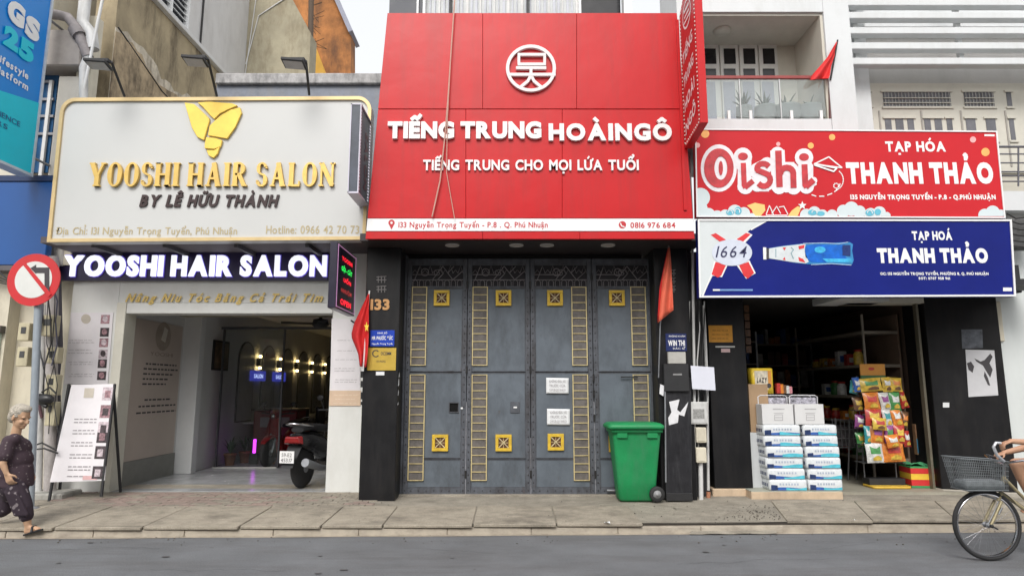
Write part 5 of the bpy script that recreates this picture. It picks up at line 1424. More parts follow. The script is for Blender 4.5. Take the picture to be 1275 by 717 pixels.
for k, (yy) in enumerate((YW0 + .02, YW1 - .06)):
    wc = Vector((P(818.5, 615, YW0).x, yy, .165 + .10))
    m_ = MB(); m_.lathe(wc, [(.055, -.028), (.09, -.028), (.10, -.018), (.10, .018), (.09, .028), (.055, .028)], 24, (0, 1, 0)); wq = m_.build('wheel', RUB, gb)
    m_ = MB(); m_.lathe(wc, [(.0, -.030), (.018, -.030), (.02, -.020), (.054, -.024), (.054, .024), (.02, .02), (0, .03)], 18, (0, 1, 0)); m_.build('hub', mat('hub_grey', (.30, .30, .31), .6), wq)

# ============================================================ RIGHT BUILDING (balcony) AND GROCERY
rbg = thing('balcony_house', 'white house with a glass fronted balcony above the grocery signs', 'house', (4.0, .3, .2))
YBk = -.10
BW = mat('balcony_white', (.63, .65, .66), .5, var=.04, vs=2, stain=(.45, .45, .43), stain_amt=.4, stain_sc=(1.4, 1.4, .4))
BI = mat('balcony_beige', (.60, .57, .49), .6, var=.05, vs=2, stain=(.40, .38, .32), stain_amt=.3)
xa0, xa1 = P(858, 80, YBk).x, P(876, 80, YBk).x
xb0, xb1 = P(1030, 80, YBk).x, P(1062, 80, YBk).x
zc, zs = P(950, 15, YBk).z, P(950, 148, YBk).z
MB().box(2.46, xa1, YBk, .9, zs - .35, zc + 3).build('wall', BW, rbg)
MB().box(xb0, xb1, YBk - .01, .9, 2.9, zc + 3).build('wall', BW, rbg)
MB().box(xa1 + .001, xb0 - .001, YBk, .9, zc, zc + 3).build('upper_wall', BW, rbg)
MB().box(xa1 + .001, xb0 - .001, YBk + .003, .9, zs - .55, zs).build('balcony_slab', BW, rbg)
YK = .80
MB().box(xa1, xb0, YK, .9, zs + .001, zc - .001).build('inner_wall', BI, rbg)
MB().box(xa1, xb0, YBk + .04, YK, zc - .04, zc - .002).build('balcony_ceiling', mat('ceiling_beige', (.58, .56, .50), .7, var=.04, stain=(.4, .38, .33), stain_amt=.3), rbg)
MB().box(xb0 - .04, xb0 - .001, YBk + .03, YK, zs + .001, zc - .041).build('inner_wall', BI, rbg)
# folding doors at the back of the balcony
DW = mat('door_white', (.66, .66, .63), .5, var=.04)
DG = mat('door_glass', (.012, .012, .015), .12, var=.2)
for i in range(4):
    px = 873 + i * 24.3
    x0, x1 = P(px, 100, YK).x, P(px + 23, 100, YK).x
    ztop = P(px, 55, YK).z
    d_ = MB().box(x0, x1, YK - .03, YK - .002, zs + .002, ztop).build('balcony_door', DW, rbg, bev=.004)
    for a, b in ((61, 80), (86, 96), (102, 150)):
        xx0, xx1, zz0, zz1 = RP(px + 4, a, px + 18.5, b, YK - .03)
        zz0 = max(zz0, zs + .1)
        if zz1 - zz0 > .05: MB().box(xx0, xx1, YK - .036, YK - .031, zz0, zz1).build('pane', DG if b < 100 else mat('door_panel_grey', (.34, .36, .42), .4), d_)
t = thing('ceiling_lamp', 'round white flush lamp on the balcony ceiling', 'lamp', P(900, 38, .3))
q = G(899, 38, zc - .04); MB().lathe((q.x, q.y, zc - .041), [(.13, 0), (.13, -.03), (.10, -.05), (0, -.06)], 20).build('shade', mat('lamp_shade', (.55, .54, .48), .4), t)
# balcony glass rail
br = thing('glass_railing', 'clear glass balcony railing with a red brown handrail', 'railing', P(950, 148, YBk))
zr = P(950, 96, YBk).z
MB().box(xa1 - .01, P(1034, 96, YBk).x, YBk + .0, YBk + .06, zr - .025, zr + .025).build('handrail', mat('handrail_red', (.28, .05, .045), .4, var=.15), br, bev=.006)
gx = [xa1 + .01, P(922, 120, YBk).x, P(972, 120, YBk).x, P(1028, 120, YBk).x]
for a, b in zip(gx[:-1], gx[1:]): MB().box(a + .008, b - .008, YBk + .02, YBk + .028, zs + .04, zr - .03).build('glass_pane', glass('rail_glass', (.90, .93, .93), .05, .13), br)
for px in (908, 935, 986, 1023):
    x = P(px, 142, YBk).x; MB().box(x - .02, x + .02, YBk + .004, YBk + .05, zs + .001, zs + .13).build('bracket', WHITEC, br)
for x in gx[1:3]: MB().box(x - .008, x + .008, YBk + .012, YBk + .04, zs + .002, zr - .026).build('post', mat('brushed', (.5, .5, .5), .3, .6), br)
MB().tube([P(1033, 98, YBk + .02), P(1034, 148, YBk + .02)], .022, 8).build('post', mat('dark_red_post', (.12, .05, .05), .5), br)
# planters
WP = mat('white_pot', (.66, .67, .66), .4, var=.05)
labs = ('white pot with spiky plant at the left of the balcony row', 'second white pot from the left on the balcony', 'third white pot from the left with a sparse plant', 'large white pot at the right end of the balcony row, nearly bare')
for i, px in enumerate((927, 953, 980, 1008)):
    c = P(px, 147, YBk + .28)
    t = thing('balcony_planter', labs[i], 'plant pot', (c.x, YBk + .28, zs), 'white pots on the balcony')
    k = (.75, 1.0, 1.25, 1.2)[i]
    MB().lathe((c.x, YBk + .28, zs + .01), [(.07 * k, 0), (.13 * k, .06), (.165 * k, .17), (.15 * k, .27), (.16 * k, .29), (.14 * k, .28), (.13 * k, .25)], 20).build('pot', WP, t)
    m_ = MB(); rr = random.Random(i)
    for j in range((26, 20, 14, 5)[i]):
        a = rr.uniform(0, 6.28); b0 = Vector((c.x, YBk + .28, zs + .26)); sp = rr.uniform(.05, .2); tip = b0 + Vector((math.cos(a) * sp, math.sin(a) * sp * .7, rr.uniform(.1, .3))); sd_ = Vector((-math.sin(a), math.cos(a), 0)) * .016
        md_ = b0.lerp(tip, .55) + Vector((0, 0, .03)); m_.add([b0, md_ - sd_, tip, md_ + sd_], [(0, 1, 2, 3)])
    m_.build('leaves', mat('dusty_leaf', (.10, .14, .10), .6, var=.4, vs=30), t, kind='stuff')
t = thing('balcony_flag', 'red flag drooping from a short staff at the right end of the balcony', 'flag', P(1034, 100, YBk - .1))
m_ = MB(); flagmesh(m_, [(1041, 53), (1030, 72), (1018, 86), (1011, 94), (1008, 100)], [(1043, 52), (1039, 70), (1035, 82), (1033, 95), (1032, 98)], -.18, .04, 8); m_.build('cloth', FLAGR, t, solid=.003)
MB().tube([P(1043, 50, -.18), P(1034, 100, -.12)], .012, 6).build('staff', BLACKM, t)
# ---- far right louvered house
lh = thing('louvered_house', 'pale house with big horizontal sun louvers at the top right corner', 'house', (7, .3, .2))
YV = .55
xL = xb1 + .002
LG = mat('louver_wall_grey', (.47, .46, .45), .7, var=.05, vs=2, stain=(.34, .33, .31), stain_amt=.4)
zz = lambda py, y=YV: P(1150, py, y).z
MB().box(xL, 12, YV, YV + .3, 2.9, zz(104)).build('wall', BI, lh)
MB().box(xL, 12, YV + .25, YV + .5, zz(104) + .001, 11).build('recess_wall', LG, lh)
MB().box(xL, 12, YV - .12, YV - .001, zz(86), zz(84)).build('ledge', LG, lh)
MB().box(xL + .0, P(1070, 90, YV).x, YV - .25, YV + .25, 2.9, 11).build('pier', BW, lh)
MB().box(xL + .3, 12, YV + .08, YV + .249, zz(30), 11).build('upper_wall', BW, lh)
for k, py in enumerate((-16, 4, 20, 39, 58, 77)):
    z = P(1150, py, -.02).z
    MB().box(P(1048, py, -.02).x, 11.5, -.04, .10, z - .055, z + .055).build('louver', BW, lh, bev=.01)
for px in (1062, 1190):
    x = P(px, 40, .12).x
    MB().box(x, x + .07, .102, .16, zz(82, .12), 9.5).build('louver_post', BW, lh)
for py in (4, 20, 39, 58, 77):
    z = P(1150, py, -.02).z
    MB().box(P(1046, py, .1).x, P(1066, py, .1).x, .0, .30, z - .03, z + .0).build('bracket', LG, lh) if False else None
# transom windows and door heads below
WF = mat('window_cream', (.58, .56, .49), .55, var=.05)
wn = MB().box(P(1067, 110, YV).x, P(1275, 110, YV).x + .5, YV - .05, YV - .002, 4.9, zz(106)).build('window_wall', WF, lh)
WD = mat('dim_pane', (.13, .13, .145), .2, var=.3, vs=4)
def wpane(px0, py0, px1, py1, n_=0):
    x0, x1, z0, z1 = RP(px0, py0, px1, py1, YV - .06)
    MB().box(x0, x1, YV - .056, YV - .051, z0, z1).build('pane', WD, wn)
    if n_:
        m_ = MB()
        for i in range(n_):
            xx = x0 + (x1 - x0) * (i + .5) / n_; m_.box(xx - .006, xx + .006, YV - .066, YV - .057, z0, z1)
        m_.build('grille', mat('grille_grey', (.32, .32, .31), .6), wn, kind='stuff')
    for q in ((x0 - .03, x1 + .03, z1, z1 + .03), (x0 - .03, x1 + .03, z0 - .03, z0)): MB().box(q[0], q[1], YV - .075, YV - .051, q[2], q[3]).build('frame_bar', WF, wn)
wpane(1067, 115, 1084, 132, 4); wpane(1100, 115, 1184, 133, 20); wpane(1201, 115, 1238, 133, 9); wpane(1254, 115, 1260, 133)
for a, b in ((1075, 1086), (1103, 1111), (1116, 1126), (1131, 1139), (1152, 1160), (1165, 1174), (1180, 1187), (1204, 1216), (1229, 1241), (1258, 1264)): wpane(a, 148, b, 175)
for a, b in ((1100, 1184), (1201, 1238)):
    for py in (122, 128):
        x0, x1, z0, z1 = RP(a, py, b, py + .9, YV - .07); MB().box(x0, x1, YV - .08, YV - .067, z0, z1).build('bar', WF, wn)
for px in (1092, 1144, 1193, 1248):
    x = P(px, 140, YV).x; MB().box(x - .012, x + .012, YV - .062, YV - .051, 5.0, zz(140)).build('hinge_line', mat('line_grey', (.35, .33, .30), .7), wn)
# side balcony behind the signs: dark rails
rl = thing('side_railing', 'grey metal balcony railing peeping out right of the red grocery sign', 'railing', P(1260, 230, .1))
for py in (183, 192, 203, 214, 219, 226):
    z = P(1260, py, .1).z; MB().tube([P(1236, py, .1), (9, .1, z)], .018 if py == 183 else .011, 6).build('rail', mat('rail_dark', (.10, .10, .12), .5), rl)
for px in (1268,): MB().tube([P(px, 183, .1), P(px, 232, .1)], .012, 6).build('post', mat('rail_dark', (.1, .1, .12), .5), rl)
MB().box(P(1236, 240, .1).x, 9, .1, .3, P(1260, 262, .1).z, P(1260, 238, .1).z).build('slab_edge', BW, rl)
jb = thing('junction_box', 'dark cable junction with hanging wires right of the signs', 'junction box', P(1268, 290, .0))
MB().pbox(1258, 272, 1290, 310, .0, .15).build('body', mat('grey_soot', (.10, .10, .10), .7, var=.4, vs=14), jb, bev=.02)
rr = random.Random(21)
for k in range(6):
    z = P(1260, 262 + k * 9, -.05).z
    MB().tube([P(1254, 266 + k * 8, -.06), P(1268 + rr.uniform(-5, 5), 272 + k * 7, -.10), P(1300, 268 + k * 9, -.05)], .012, 5).build('cable', CABLE, jb)
# white party pillar at far right, full height down to the pavement
ep = thing('white_wall', 'plain white wall at the right edge beside the black grocery pillar', 'wall', P(1260, 600, .3))
xw = P(1248, 480, .3).x
MB().box(xw, 12, .3, .9, .15, 4.3).build('wall', mat('right_wall_white', (.62, .65, .64), .6, var=.03, vs=1, stain=(.5, .52, .50), stain_amt=.3), ep)
MB().pbox(1238, 375, 1249, 425, .26, .06).build('cream_box', CREAM, ep, bev=.01)

# ---------------- the two grocery signboards
YO = -.50
OS = thing('red_grocery_sign', 'red printed grocery signboard with big white outlined snack logo and clouds', 'sign', P(1050, 270, YO))
A, B, C_, D = P(865, 160.5, YO), P(1241, 163.5, YO), P(1251.5, 272, YO), P(867, 270.5, YO)
MB().prism([A, B, C_, D], (0, .10, 0)).build('panel', REDP, OS)
m_ = MB(); rim([(865, 160.5), (1241, 163.5), (1251.5, 272), (867, 270.5)], 1.6, YO - .0005, .012, m_); m_.build('border', WPR, OS)
Y1, Y2, Y3, Y4 = YO - .002, YO - .0065, YO - .011, YO - .014
CL = mat('print_cloud', (.60, .68, .70), .5, var=.03); CB = mat('print_cyan', (.12, .45, .58), .5, var=.05); CY = mat('print_yellow', (.80, .55, .18), .5, var=.05)
# bubbles
def pr(fn, m_, par, nm='print'):
    q = MB(); fn(q); return q.build(nm, m_, par)
for bx_ in ((878, 166.7, 5.2), (1009.5, 181.5, 3.8), (1036, 171, 3.9), (1227, 189.5, 5.2)): pr(lambda q: discP(q, bx_[0], bx_[1], bx_[2], Y1), mat('print_orange', (.85, .42, .12), .5), OS, 'bubble_print')
for bx_ in ((868.5, 181, 3.2), (969, 179.5, 2.6), (1211.5, 174, 3.8)): pr(lambda q: discP(q, bx_[0], bx_[1], bx_[2], Y1), mat('print_pink', (.80, .40, .40), .5), OS, 'bubble_print')
# logo: white blobs behind, red letters on top
def logo_white(q):
    discP(q, 895, 209.5, 22.5, Y1, 32, 29.5)
    for pts, w_ in (([(925, 197), (925, 199)], 19), ([(927, 203), (927, 234)], 17), ([(930, 230), (950, 224)], 14), ([(943, 212), (957, 205)], 18), ([(942, 212), (955, 226)], 16), ([(942, 230), (955, 230)], 17), ([(968, 190), (970, 234)], 18), ([(980, 212), (986, 212), (988, 234)], 20), ([(1003, 208), (1003, 234)], 19), ([(1003, 232), (1013, 226)], 11)):
        strokeP(q, pts, w_, Y1 - .0002)
    for a, b, r_ in ((925, 195.5, 11.5), (925, 206, 8.5), (928, 232, 10), (955, 205, 9), (943, 213, 10), (943, 230, 9), (955, 228, 9.5), (968, 192, 9), (970, 233, 9), (985, 212, 9.5), (988, 233, 9.5), (1001, 196.5, 11.5), (1003, 208, 9), (1004, 232, 9.5), (1013, 225, 4.5), (979, 232, 8)):
        discP(q, a, b, r_, Y1 - .0009 - .00001 * a / 10, 18)
pr(logo_white, mat('logo_white', (.78, .74, .77), .45), OS, 'logo_outline')
LR = mat('logo_red', (.50, .03, .04), .45, var=.25, vs=10)
def logo_red(q):
    n_ = 30
    for i in range(n_):
        a0, a1 = 2 * math.pi * i / n_, 2 * math.pi * (i + 1) / n_
        o_ = [(895 + 18.5 * math.cos(a0), 209.5 + 24.5 * math.sin(a0)), (895 + 18.5 * math.cos(a1), 209.5 + 24.5 * math.sin(a1)), (897.5 + 8 * math.cos(a1), 209.5 + 14.5 * math.sin(a1)), (897.5 + 8 * math.cos(a0), 209.5 + 14.5 * math.sin(a0))]
        polyP(q, o_, Y2)
    discP(q, 925, 195, 6.2, Y2, 16, 4.8); discP(q, 1001, 195.8, 6.2, Y2, 16, 4.8)
    strokeP(q, [(925.5, 204), (926.5, 230), (928, 233), (937, 226)], 6.5, Y2)
    strokeP(q, arc(950, 210, 7.5, -30, -200, 8, 6) + arc(951, 224, 8, -60, 140, 10, 8), 7, Y2)
    strokeP(q, [(969, 189), (970.5, 232)], 8, Y2); strokeP(q, arc(979.5, 216, 8, -180, 0, 8, 7) + [(988, 233)], 7.5, Y2)
    strokeP(q, [(1001.5, 206), (1002.5, 230), (1004, 232), (1012, 225)], 7.5, Y2)
pr(logo_red, LR, OS, 'logo_letters')
pr(lambda q: discP(q, 897.5, 209.5, 2.8, Y2 - .002, 14, 9), LR, OS, 'logo_letters')
# paper plane with dotted loop
pr(lambda q: [strokeP(q, [(1013.5, 204.5), (1032, 195.5), (1048.5, 209)], 1.6, Y1), strokeP(q, [(1013.5, 204.5), (1048.5, 209), (1013.5, 205)], 1.4, Y2), strokeP(q, [(1014, 205.5), (1038, 213.5), (1042, 209.5), (1014, 204)], 2.0, Y3)] , WPR, OS, 'plane_print')
def loopd(q):
    pts = arc(1038, 224, 12, -55, 75, 14, 13) + arc(1041, 231.5, 3.2, 60, 400, 8) + [(1046, 229)]
    pts += [(1043, 236), (1036, 241), (1026, 244.5), (1016, 244.5), (1007, 241.5)]
    for i in range(0, len(pts) - 1): strokeP(q, [pts[i], (pts[i][0] * .4 + pts[i + 1][0] * .6, pts[i][1] * .4 + pts[i + 1][1] * .6)], 1.3, Y1)
pr(loopd, WPR, OS, 'loop_print')
textP('TẠP HÓA', 1103, 1178, 176.3, 189, Y1, WPR, OS, name='printed_letter', split=True, off=.045, gap=.09, space=.35)
textP('THANH THẢO', 1055, 1238, 202.3, 229, Y1, WPR, OS, name='printed_letter', split=True, off=.064, gap=.075, space=.3)
textP('135 NGUYỄN TRỌNG TUYỂN - P.8 - Q.PHÚ NHUẬN', 1059, 1240, 242.5, 248.5, Y1, WPR, OS, off=.05, gap=.08, space=.33)
pr(lambda q: strokeP(q, [(1226, 168.5), (1238, 168.8)], 2.4, Y1), WPR, OS, 'small_print')
# clouds along the bottom (white shapes, cyan swirls)
def clouds(q, lay):
    for bx_, by, r_ in ((872, 246, 12), (870, 260, 11), (882, 268, 9), (893, 269, 7), (903, 268, 7), (915, 264, 9), (926, 266, 8), (936, 270, 4.5), (1004, 268, 8), (1014, 265, 8), (1024, 268, 7), (1036, 268, 7), (1050, 263, 8), (1060, 260, 9), (1070, 264, 8), (1084, 267, 8), (1095, 265, 8), (1104, 269, 5), (1226, 268, 8), (1236, 265, 9), (1246, 268, 7)):
        if not lay[0] < bx_ < lay[1]: continue
        pts = []
        for i in range(28):
            a = 2 * math.pi * i / 28; X = bx_ + r_ * math.cos(a); Y_ = by + r_ * math.sin(a)
            pts.append((max(867.5, min(X, 1249.5)), min(Y_, 269.3)))
        polyP(q, pts, Y1)
for c0, c1 in ((0, 945), (1000, 1110), (1220, 1300)): pr(lambda q: clouds(q, (c0, c1)), CL, OS, 'cloud_print')
pr(lambda q: [discP(q, 909, 264.5, 5, Y2, 14, 3.5), discP(q, 919, 262.5, 4.5, Y2, 14, 5), discP(q, 1012, 264.5, 6, Y2, 14, 3.5), discP(q, 1022, 266, 5, Y2, 14, 3), discP(q, 1083, 265, 5.5, Y2, 14, 4), discP(q, 1093, 264, 4, Y2, 14, 4)], CB, OS, 'swirl_print')
pr(lambda q: [strokeP(q, arc(909, 265, 3, 180, 380, 8), .9, Y3), strokeP(q, arc(918, 263, 3, 160, 400, 8), .9, Y3), strokeP(q, arc(1014, 265, 3.2, 180, 380, 8), .9, Y3), strokeP(q, arc(1083, 265, 3, 180, 380, 8), .9, Y3)], WPR, OS, 'swirl_line')
pr(lambda q: [polyP(q, [(930, 256), (940, 252.5), (952, 255), (953, 262), (947, 269), (939, 269), (936, 261)], Y1), polyP(q, [(981, 269), (986, 262), (993, 257), (998, 258), (995, 265), (993, 269)], Y1)], CY, OS, 'snack_print')
pr(lambda q: [polyP(q, [(992 + (5.5 if i % 2 == 0 else 2.4) * math.sin(R(36 * i)) + 7, 256 - (5.5 if i % 2 == 0 else 2.4) * math.cos(R(36 * i))) for i in range(10)], Y2), strokeP(q, [(954, 267), (958, 256), (963, 267)], 1.1, Y2), strokeP(q, [(961, 266), (967, 257), (972, 266)], 1.1, Y2), strokeP(q, [(970, 258), (976, 257), (981, 267)], 1.1, Y2), strokeP(q, [(954, 268), (980, 268)], 1.1, Y2)], WPR, OS, 'star_print')
# ---- blue board
YQ = -.55
BS = thing('blue_grocery_sign', 'navy blue printed grocery signboard with a beer bottle and 1664 emblem', 'sign', P(1060, 370, YQ))
crn = [(868.5, 273), (1259, 273.5), (1264.5, 369), (870.5, 370.5)]
MB().prism([P(a, b, YQ) for a, b in crn], (0, .10, 0)).build('panel', BLUEP, BS)
Z1, Z2, Z3, Z4 = YQ - .002, YQ - .0045, YQ - .007, YQ - .0095
pr(lambda q: polyP(q, [(869, 273.5), (959, 273.8), (935, 285), (900, 318), (876, 366), (871, 369)], Z1), mat('board_pale', (.62, .66, .67), .5, var=.03), BS, 'pale_corner')
pr(lambda q: [strokeP(q, [(958, 273), (935, 286)], 1.6, Z2), strokeP(q, [(886, 342), (875, 368)], 1.6, Z2)], WPR, BS, 'white_line')
m_ = MB(); rim(crn, 2.2, YQ - .0025, .012, m_); m_.build('border', WPR, BS)
RB = mat('ribbon_red', (.66, .03, .035), .45, var=.1)
RIB = ([(885, 292.5), (891, 290.2), (904, 298.5), (896, 300.8)], [(935, 291.5), (929, 290), (917, 298), (925, 301)], [(891, 326), (904, 330), (898, 343), (894, 345.5), (886, 341.5)], [(920, 330), (932, 326), (939, 340), (931, 347), (926, 343)])
pr(lambda q: [polyP(q, [(889, 325), (906, 330), (899, 345), (885, 343)], Z1 - .001), polyP(q, [(917, 330), (933, 324), (941, 340), (929, 347)], Z1 - .001), polyP(q, [(937, 292.5), (931, 289), (914, 299), (928, 302)], Z1 - .001)], WPR, BS, 'ribbon_edge')
for rb_ in RIB: pr(lambda q: polyP(q, rb_, Z2), RB, BS, 'ribbon')
pr(lambda q: discP(q, 911.5, 314.5, 25, Z3, 32, 16.5), mat('oval_pale', (.60, .64, .74), .45, var=.06, vs=10), BS, 'oval')
textP('1664', 891, 930, 306.5, 320.5, Z4, mat('navy_ink_dark', (.03, .03, .09), .5), BS, off=.004, shear=.28, gap=.10)
pr(lambda q: strokeP(q, [(888, 361), (937, 361)], 2.2, Z2), mat('mid_blue', (.15, .28, .55), .5), BS, 'thin_bar')
pr(lambda q: strokeP(q, [(888, 361), (896, 361)], 2.0, Z3), WPR, BS, 'thin_bar')
# bottle lying on its side
pr(lambda q: polyP(q, [(958, 309), (976, 306), (998, 303.5), (1010, 303), (1030, 303), (1045, 302), (1058, 301.5), (1062, 304), (1061, 312), (1063, 324), (1061, 329), (1050, 329), (1030, 328.5), (1005, 328.8), (988, 327), (975, 324.5), (958, 322)], Z1), mat('bottle_edge', (.03, .22, .50), .3, var=.2, vs=8), BS, 'bottle_print')
pr(lambda q: polyP(q, [(1004, 306), (1014, 304), (1040, 305), (1052, 304.5), (1053, 320), (1058, 325), (1040, 327), (1010, 326.5), (1003, 320), (1002, 312)], Z2), mat('bottle_blue', (.0, .12, .55), .3, var=.35, vs=9), BS, 'bottle_print')
pr(lambda q: [discP(q, 1021, 311, 7, Z3, 16, 4), polyP(q, [(1024, 322), (1060, 322), (1061, 326.5), (1030, 326.5)], Z3)], mat('bottle_cyan', (.05, .42, .72), .3, var=.3, vs=12), BS, 'bottle_print')
pr(lambda q: polyP(q, [(1049, 305), (1059, 305), (1059, 319), (1049, 318)], Z3), mat('bottle_deep', (.01, .03, .16), .3), BS, 'bottle_print')
pr(lambda q: polyP(q, [(957, 309.5), (976, 306.5), (998, 304), (1003, 304), (1002, 310), (1003, 316), (1007, 326), (1003, 328), (985, 326), (957, 321.5)], Z2), mat('label_white', (.62, .66, .68), .4), BS, 'bottle_label')
pr(lambda q: [polyP(q, [(950, 308), (954, 308), (954.5, 323), (950.5, 323)], Z2)], WPR, BS, 'bottle_cap')
pr(lambda q: polyP(q, [(954.2, 309), (957.5, 309), (957.5, 322.5), (954.2, 322.5)], Z3), INK, BS, 'bottle_neck')
pr(lambda q: [polyP(q, [(994, 306.5), (1002, 304.8), (1001, 309), (995, 310.5)], Z3), polyP(q, [(994, 320), (1000, 322.5), (1003, 327), (995, 325)], Z3), polyP(q, [(974.5, 308.5), (978.5, 308), (977, 312)], Z3), polyP(q, [(974.5, 323), (978, 324), (977, 320)], Z3)], RB, BS, 'label_mark')
pr(lambda q: [strokeP(q, [(985, 308), (988, 311), (985, 315), (988, 322)], 1, Z3), strokeP(q, [(966, 310), (966, 320)], .9, Z3)], mat('label_green', (.2, .33, .38), .5), BS, 'label_mark')
pr(lambda q: [strokeP(q, [(1000, 303.2), (1026, 302.5), (1045, 303.5), (1056, 301.5)], .8, Z3), strokeP(q, [(1010, 329.5), (1035, 328.3), (1060, 330)], .8, Z3)], mat('pale_glint', (.4, .55, .75), .4), BS, 'glint_print')
textP('TẠP HOÁ', 1136, 1186, 288, 299, Z1, WPR, BS, name='printed_letter', split=True, off=.05, gap=.07, space=.3)
textP('THANH THẢO', 1093, 1231, 309, 327.5, Z1, WPR, BS, name='printed_letter', split=True, off=.068, gap=.07, space=.3)
textP('ĐC: 135 NGUYỄN TRỌNG TUYỂN, PHƯỜNG 8, Q. PHÚ NHUẬN', 1096, 1231, 339, 342.5, Z1, WPR, BS, off=.04, gap=.08, space=.33)
textP('SĐT: 0707 958 961', 1144, 1183, 344.8, 348.2, Z1, WPR, BS, off=.04, space=.33)
pr(lambda q: polyP(q, [(1249, 358), (1260, 358), (1260, 362.5), (1249, 362.5)], Z1), WPR, BS, 'small_print')
for xx in (2.75, 4.2, 5.6, 6.6): MB().box(xx, xx + .04, YO + .101, .5, 3.3, 3.34).build('support_arm', GREYM, OS)

# ---------------- grocery shop box
gs_ = thing('grocery_shop', 'dark open grocery shop front between black tiled pillars', 'shop', (4.2, .4, .2))
YP = .30
gxl0, gxl1 = P(885, 500, YP).x, P(932, 500, YP).x
zgt = 2.86
MB().box(gxl0, gxl1, YP, .55, .275, 3.2).build('pillar', BLACKC, gs_, bev=.006)
MB().box(gxl0 - .04, gxl1 + .02, YP - .03, .57, .12, .272).build('plinth', mat('plinth_peach', (.56, .43, .30), .7, var=.1, stain=(.3, .22, .16), stain_amt=.5), gs_, bev=.01)
gxr = P(1168, 500, YP + .15).x
# right pillar turned slightly: front face runs toward the street on the right
A = Vector((P(1172, 598, .55).x, .55, 0)); B = Vector((xw - .005, .22, 0))
m_ = MB(); zt_ = 3.2
m_.hexa([(A.x, A.y, .23), (B.x, B.y, .23), (B.x, B.y + .6, .23), (A.x, 1.1, .23), (A.x, A.y, zt_), (B.x, B.y, zt_), (B.x, B.y + .6, zt_), (A.x, 1.1, zt_)])
m_.build('pillar', BLACKC, gs_, bev=.006)
m_ = MB(); m_.hexa([(A.x - .02, A.y - .03, .12), (B.x, B.y - .05, .12), (B.x, B.y + .6, .12), (A.x - .02, 1.1, .12), (A.x - .02, A.y - .03, .228), (B.x, B.y - .05, .228), (B.x, B.y + .6, .228), (A.x - .02, 1.1, .228)])
m_.build('plinth', mat('plinth_grey', (.38, .35, .30), .8, var=.15), gs_, bev=.01)
MB().box(A.x - .08, A.x - .045, .62, .70, .2, 3.0).build('door_rail', mat('rail_beige', (.15, .135, .10), .5, .2, var=.15), gs_)
MB().box(gxl0, 7.3, .15, .55, 3.0, 3.4).build('lintel', BLACKM, gs_)
MB().box(2.7, 7.3, YQ + .11, .16, 3.02, 3.10).build('soffit', BLACKM, gs_)
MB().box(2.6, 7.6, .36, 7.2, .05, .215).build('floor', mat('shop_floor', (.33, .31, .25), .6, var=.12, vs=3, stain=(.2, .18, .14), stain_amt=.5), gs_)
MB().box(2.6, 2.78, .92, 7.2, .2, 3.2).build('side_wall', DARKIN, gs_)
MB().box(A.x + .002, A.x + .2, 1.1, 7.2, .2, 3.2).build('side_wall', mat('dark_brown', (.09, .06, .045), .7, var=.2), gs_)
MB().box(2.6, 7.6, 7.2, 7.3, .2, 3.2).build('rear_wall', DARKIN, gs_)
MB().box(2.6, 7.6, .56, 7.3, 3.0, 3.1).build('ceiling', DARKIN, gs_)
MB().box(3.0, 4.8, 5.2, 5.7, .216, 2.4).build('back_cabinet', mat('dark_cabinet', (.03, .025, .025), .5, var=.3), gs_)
# shelves on the right wall
sh = thing('wall_shelves', 'dark shop shelves with pale edges on the right side of the grocery', 'shelf', (A.x - .2, 1.6, .22))
SHP = mat('shelf_edge', (.24, .21, .17), .5, var=.1)
xs0, xs1 = A.x - .62, A.x - .08
for k, z in enumerate((.55, 1.10, 1.50, 1.98, 2.5)):
    MB().box(xs0, xs1, 1.15, 3.6, z, z + .025).build('shelf_board', mat('shelf_board', (.20, .17, .14), .6), sh)
    MB().box(xs0 - .003, xs1, 1.135, 1.149, z - .012, z + .035).build('edge_strip', SHP, sh)
    MB().box(xs0 - .016, xs0 - .004, 1.15, 3.6, z - .012, z + .035).build('edge_strip', SHP, sh)
MB().box(xs1 + .001, xs1 + .03, 1.15, 3.6, .22, 2.8).build('back_panel', mat('shelf_back', (.16, .11, .08), .6, var=.1), sh)
for y in (1.16, 3.56): MB().box(xs0, xs0 + .03, y, y + .03, .22, 2.8).build('post', SHP, sh)
PCOL = {'red': (.45, .04, .03), 'yellow': (.62, .42, .06), 'white': (.6, .6, .58), 'green': (.06, .24, .07), 'blue': (.04, .12, .4), 'brown': (.16, .08, .04), 'orange': (.62, .20, .03), 'purple': (.25, .06, .22), 'pink': (.6, .25, .28), 'teal': (.05, .3, .32)}
def pm(c, k=''): return mat('pack_' + c, PCOL[c], .35, var=.35, vs=22, coat=.2)
rr = random.Random(31)
ORD = ['first', 'second', 'third', 'fourth', 'fifth', 'sixth', 'seventh', 'eighth', 'ninth', 'tenth', 'eleventh', 'twelfth']
SN = {0: 'lowest', 1: 'second', 2: 'third', 3: 'fourth', 4: 'top'}
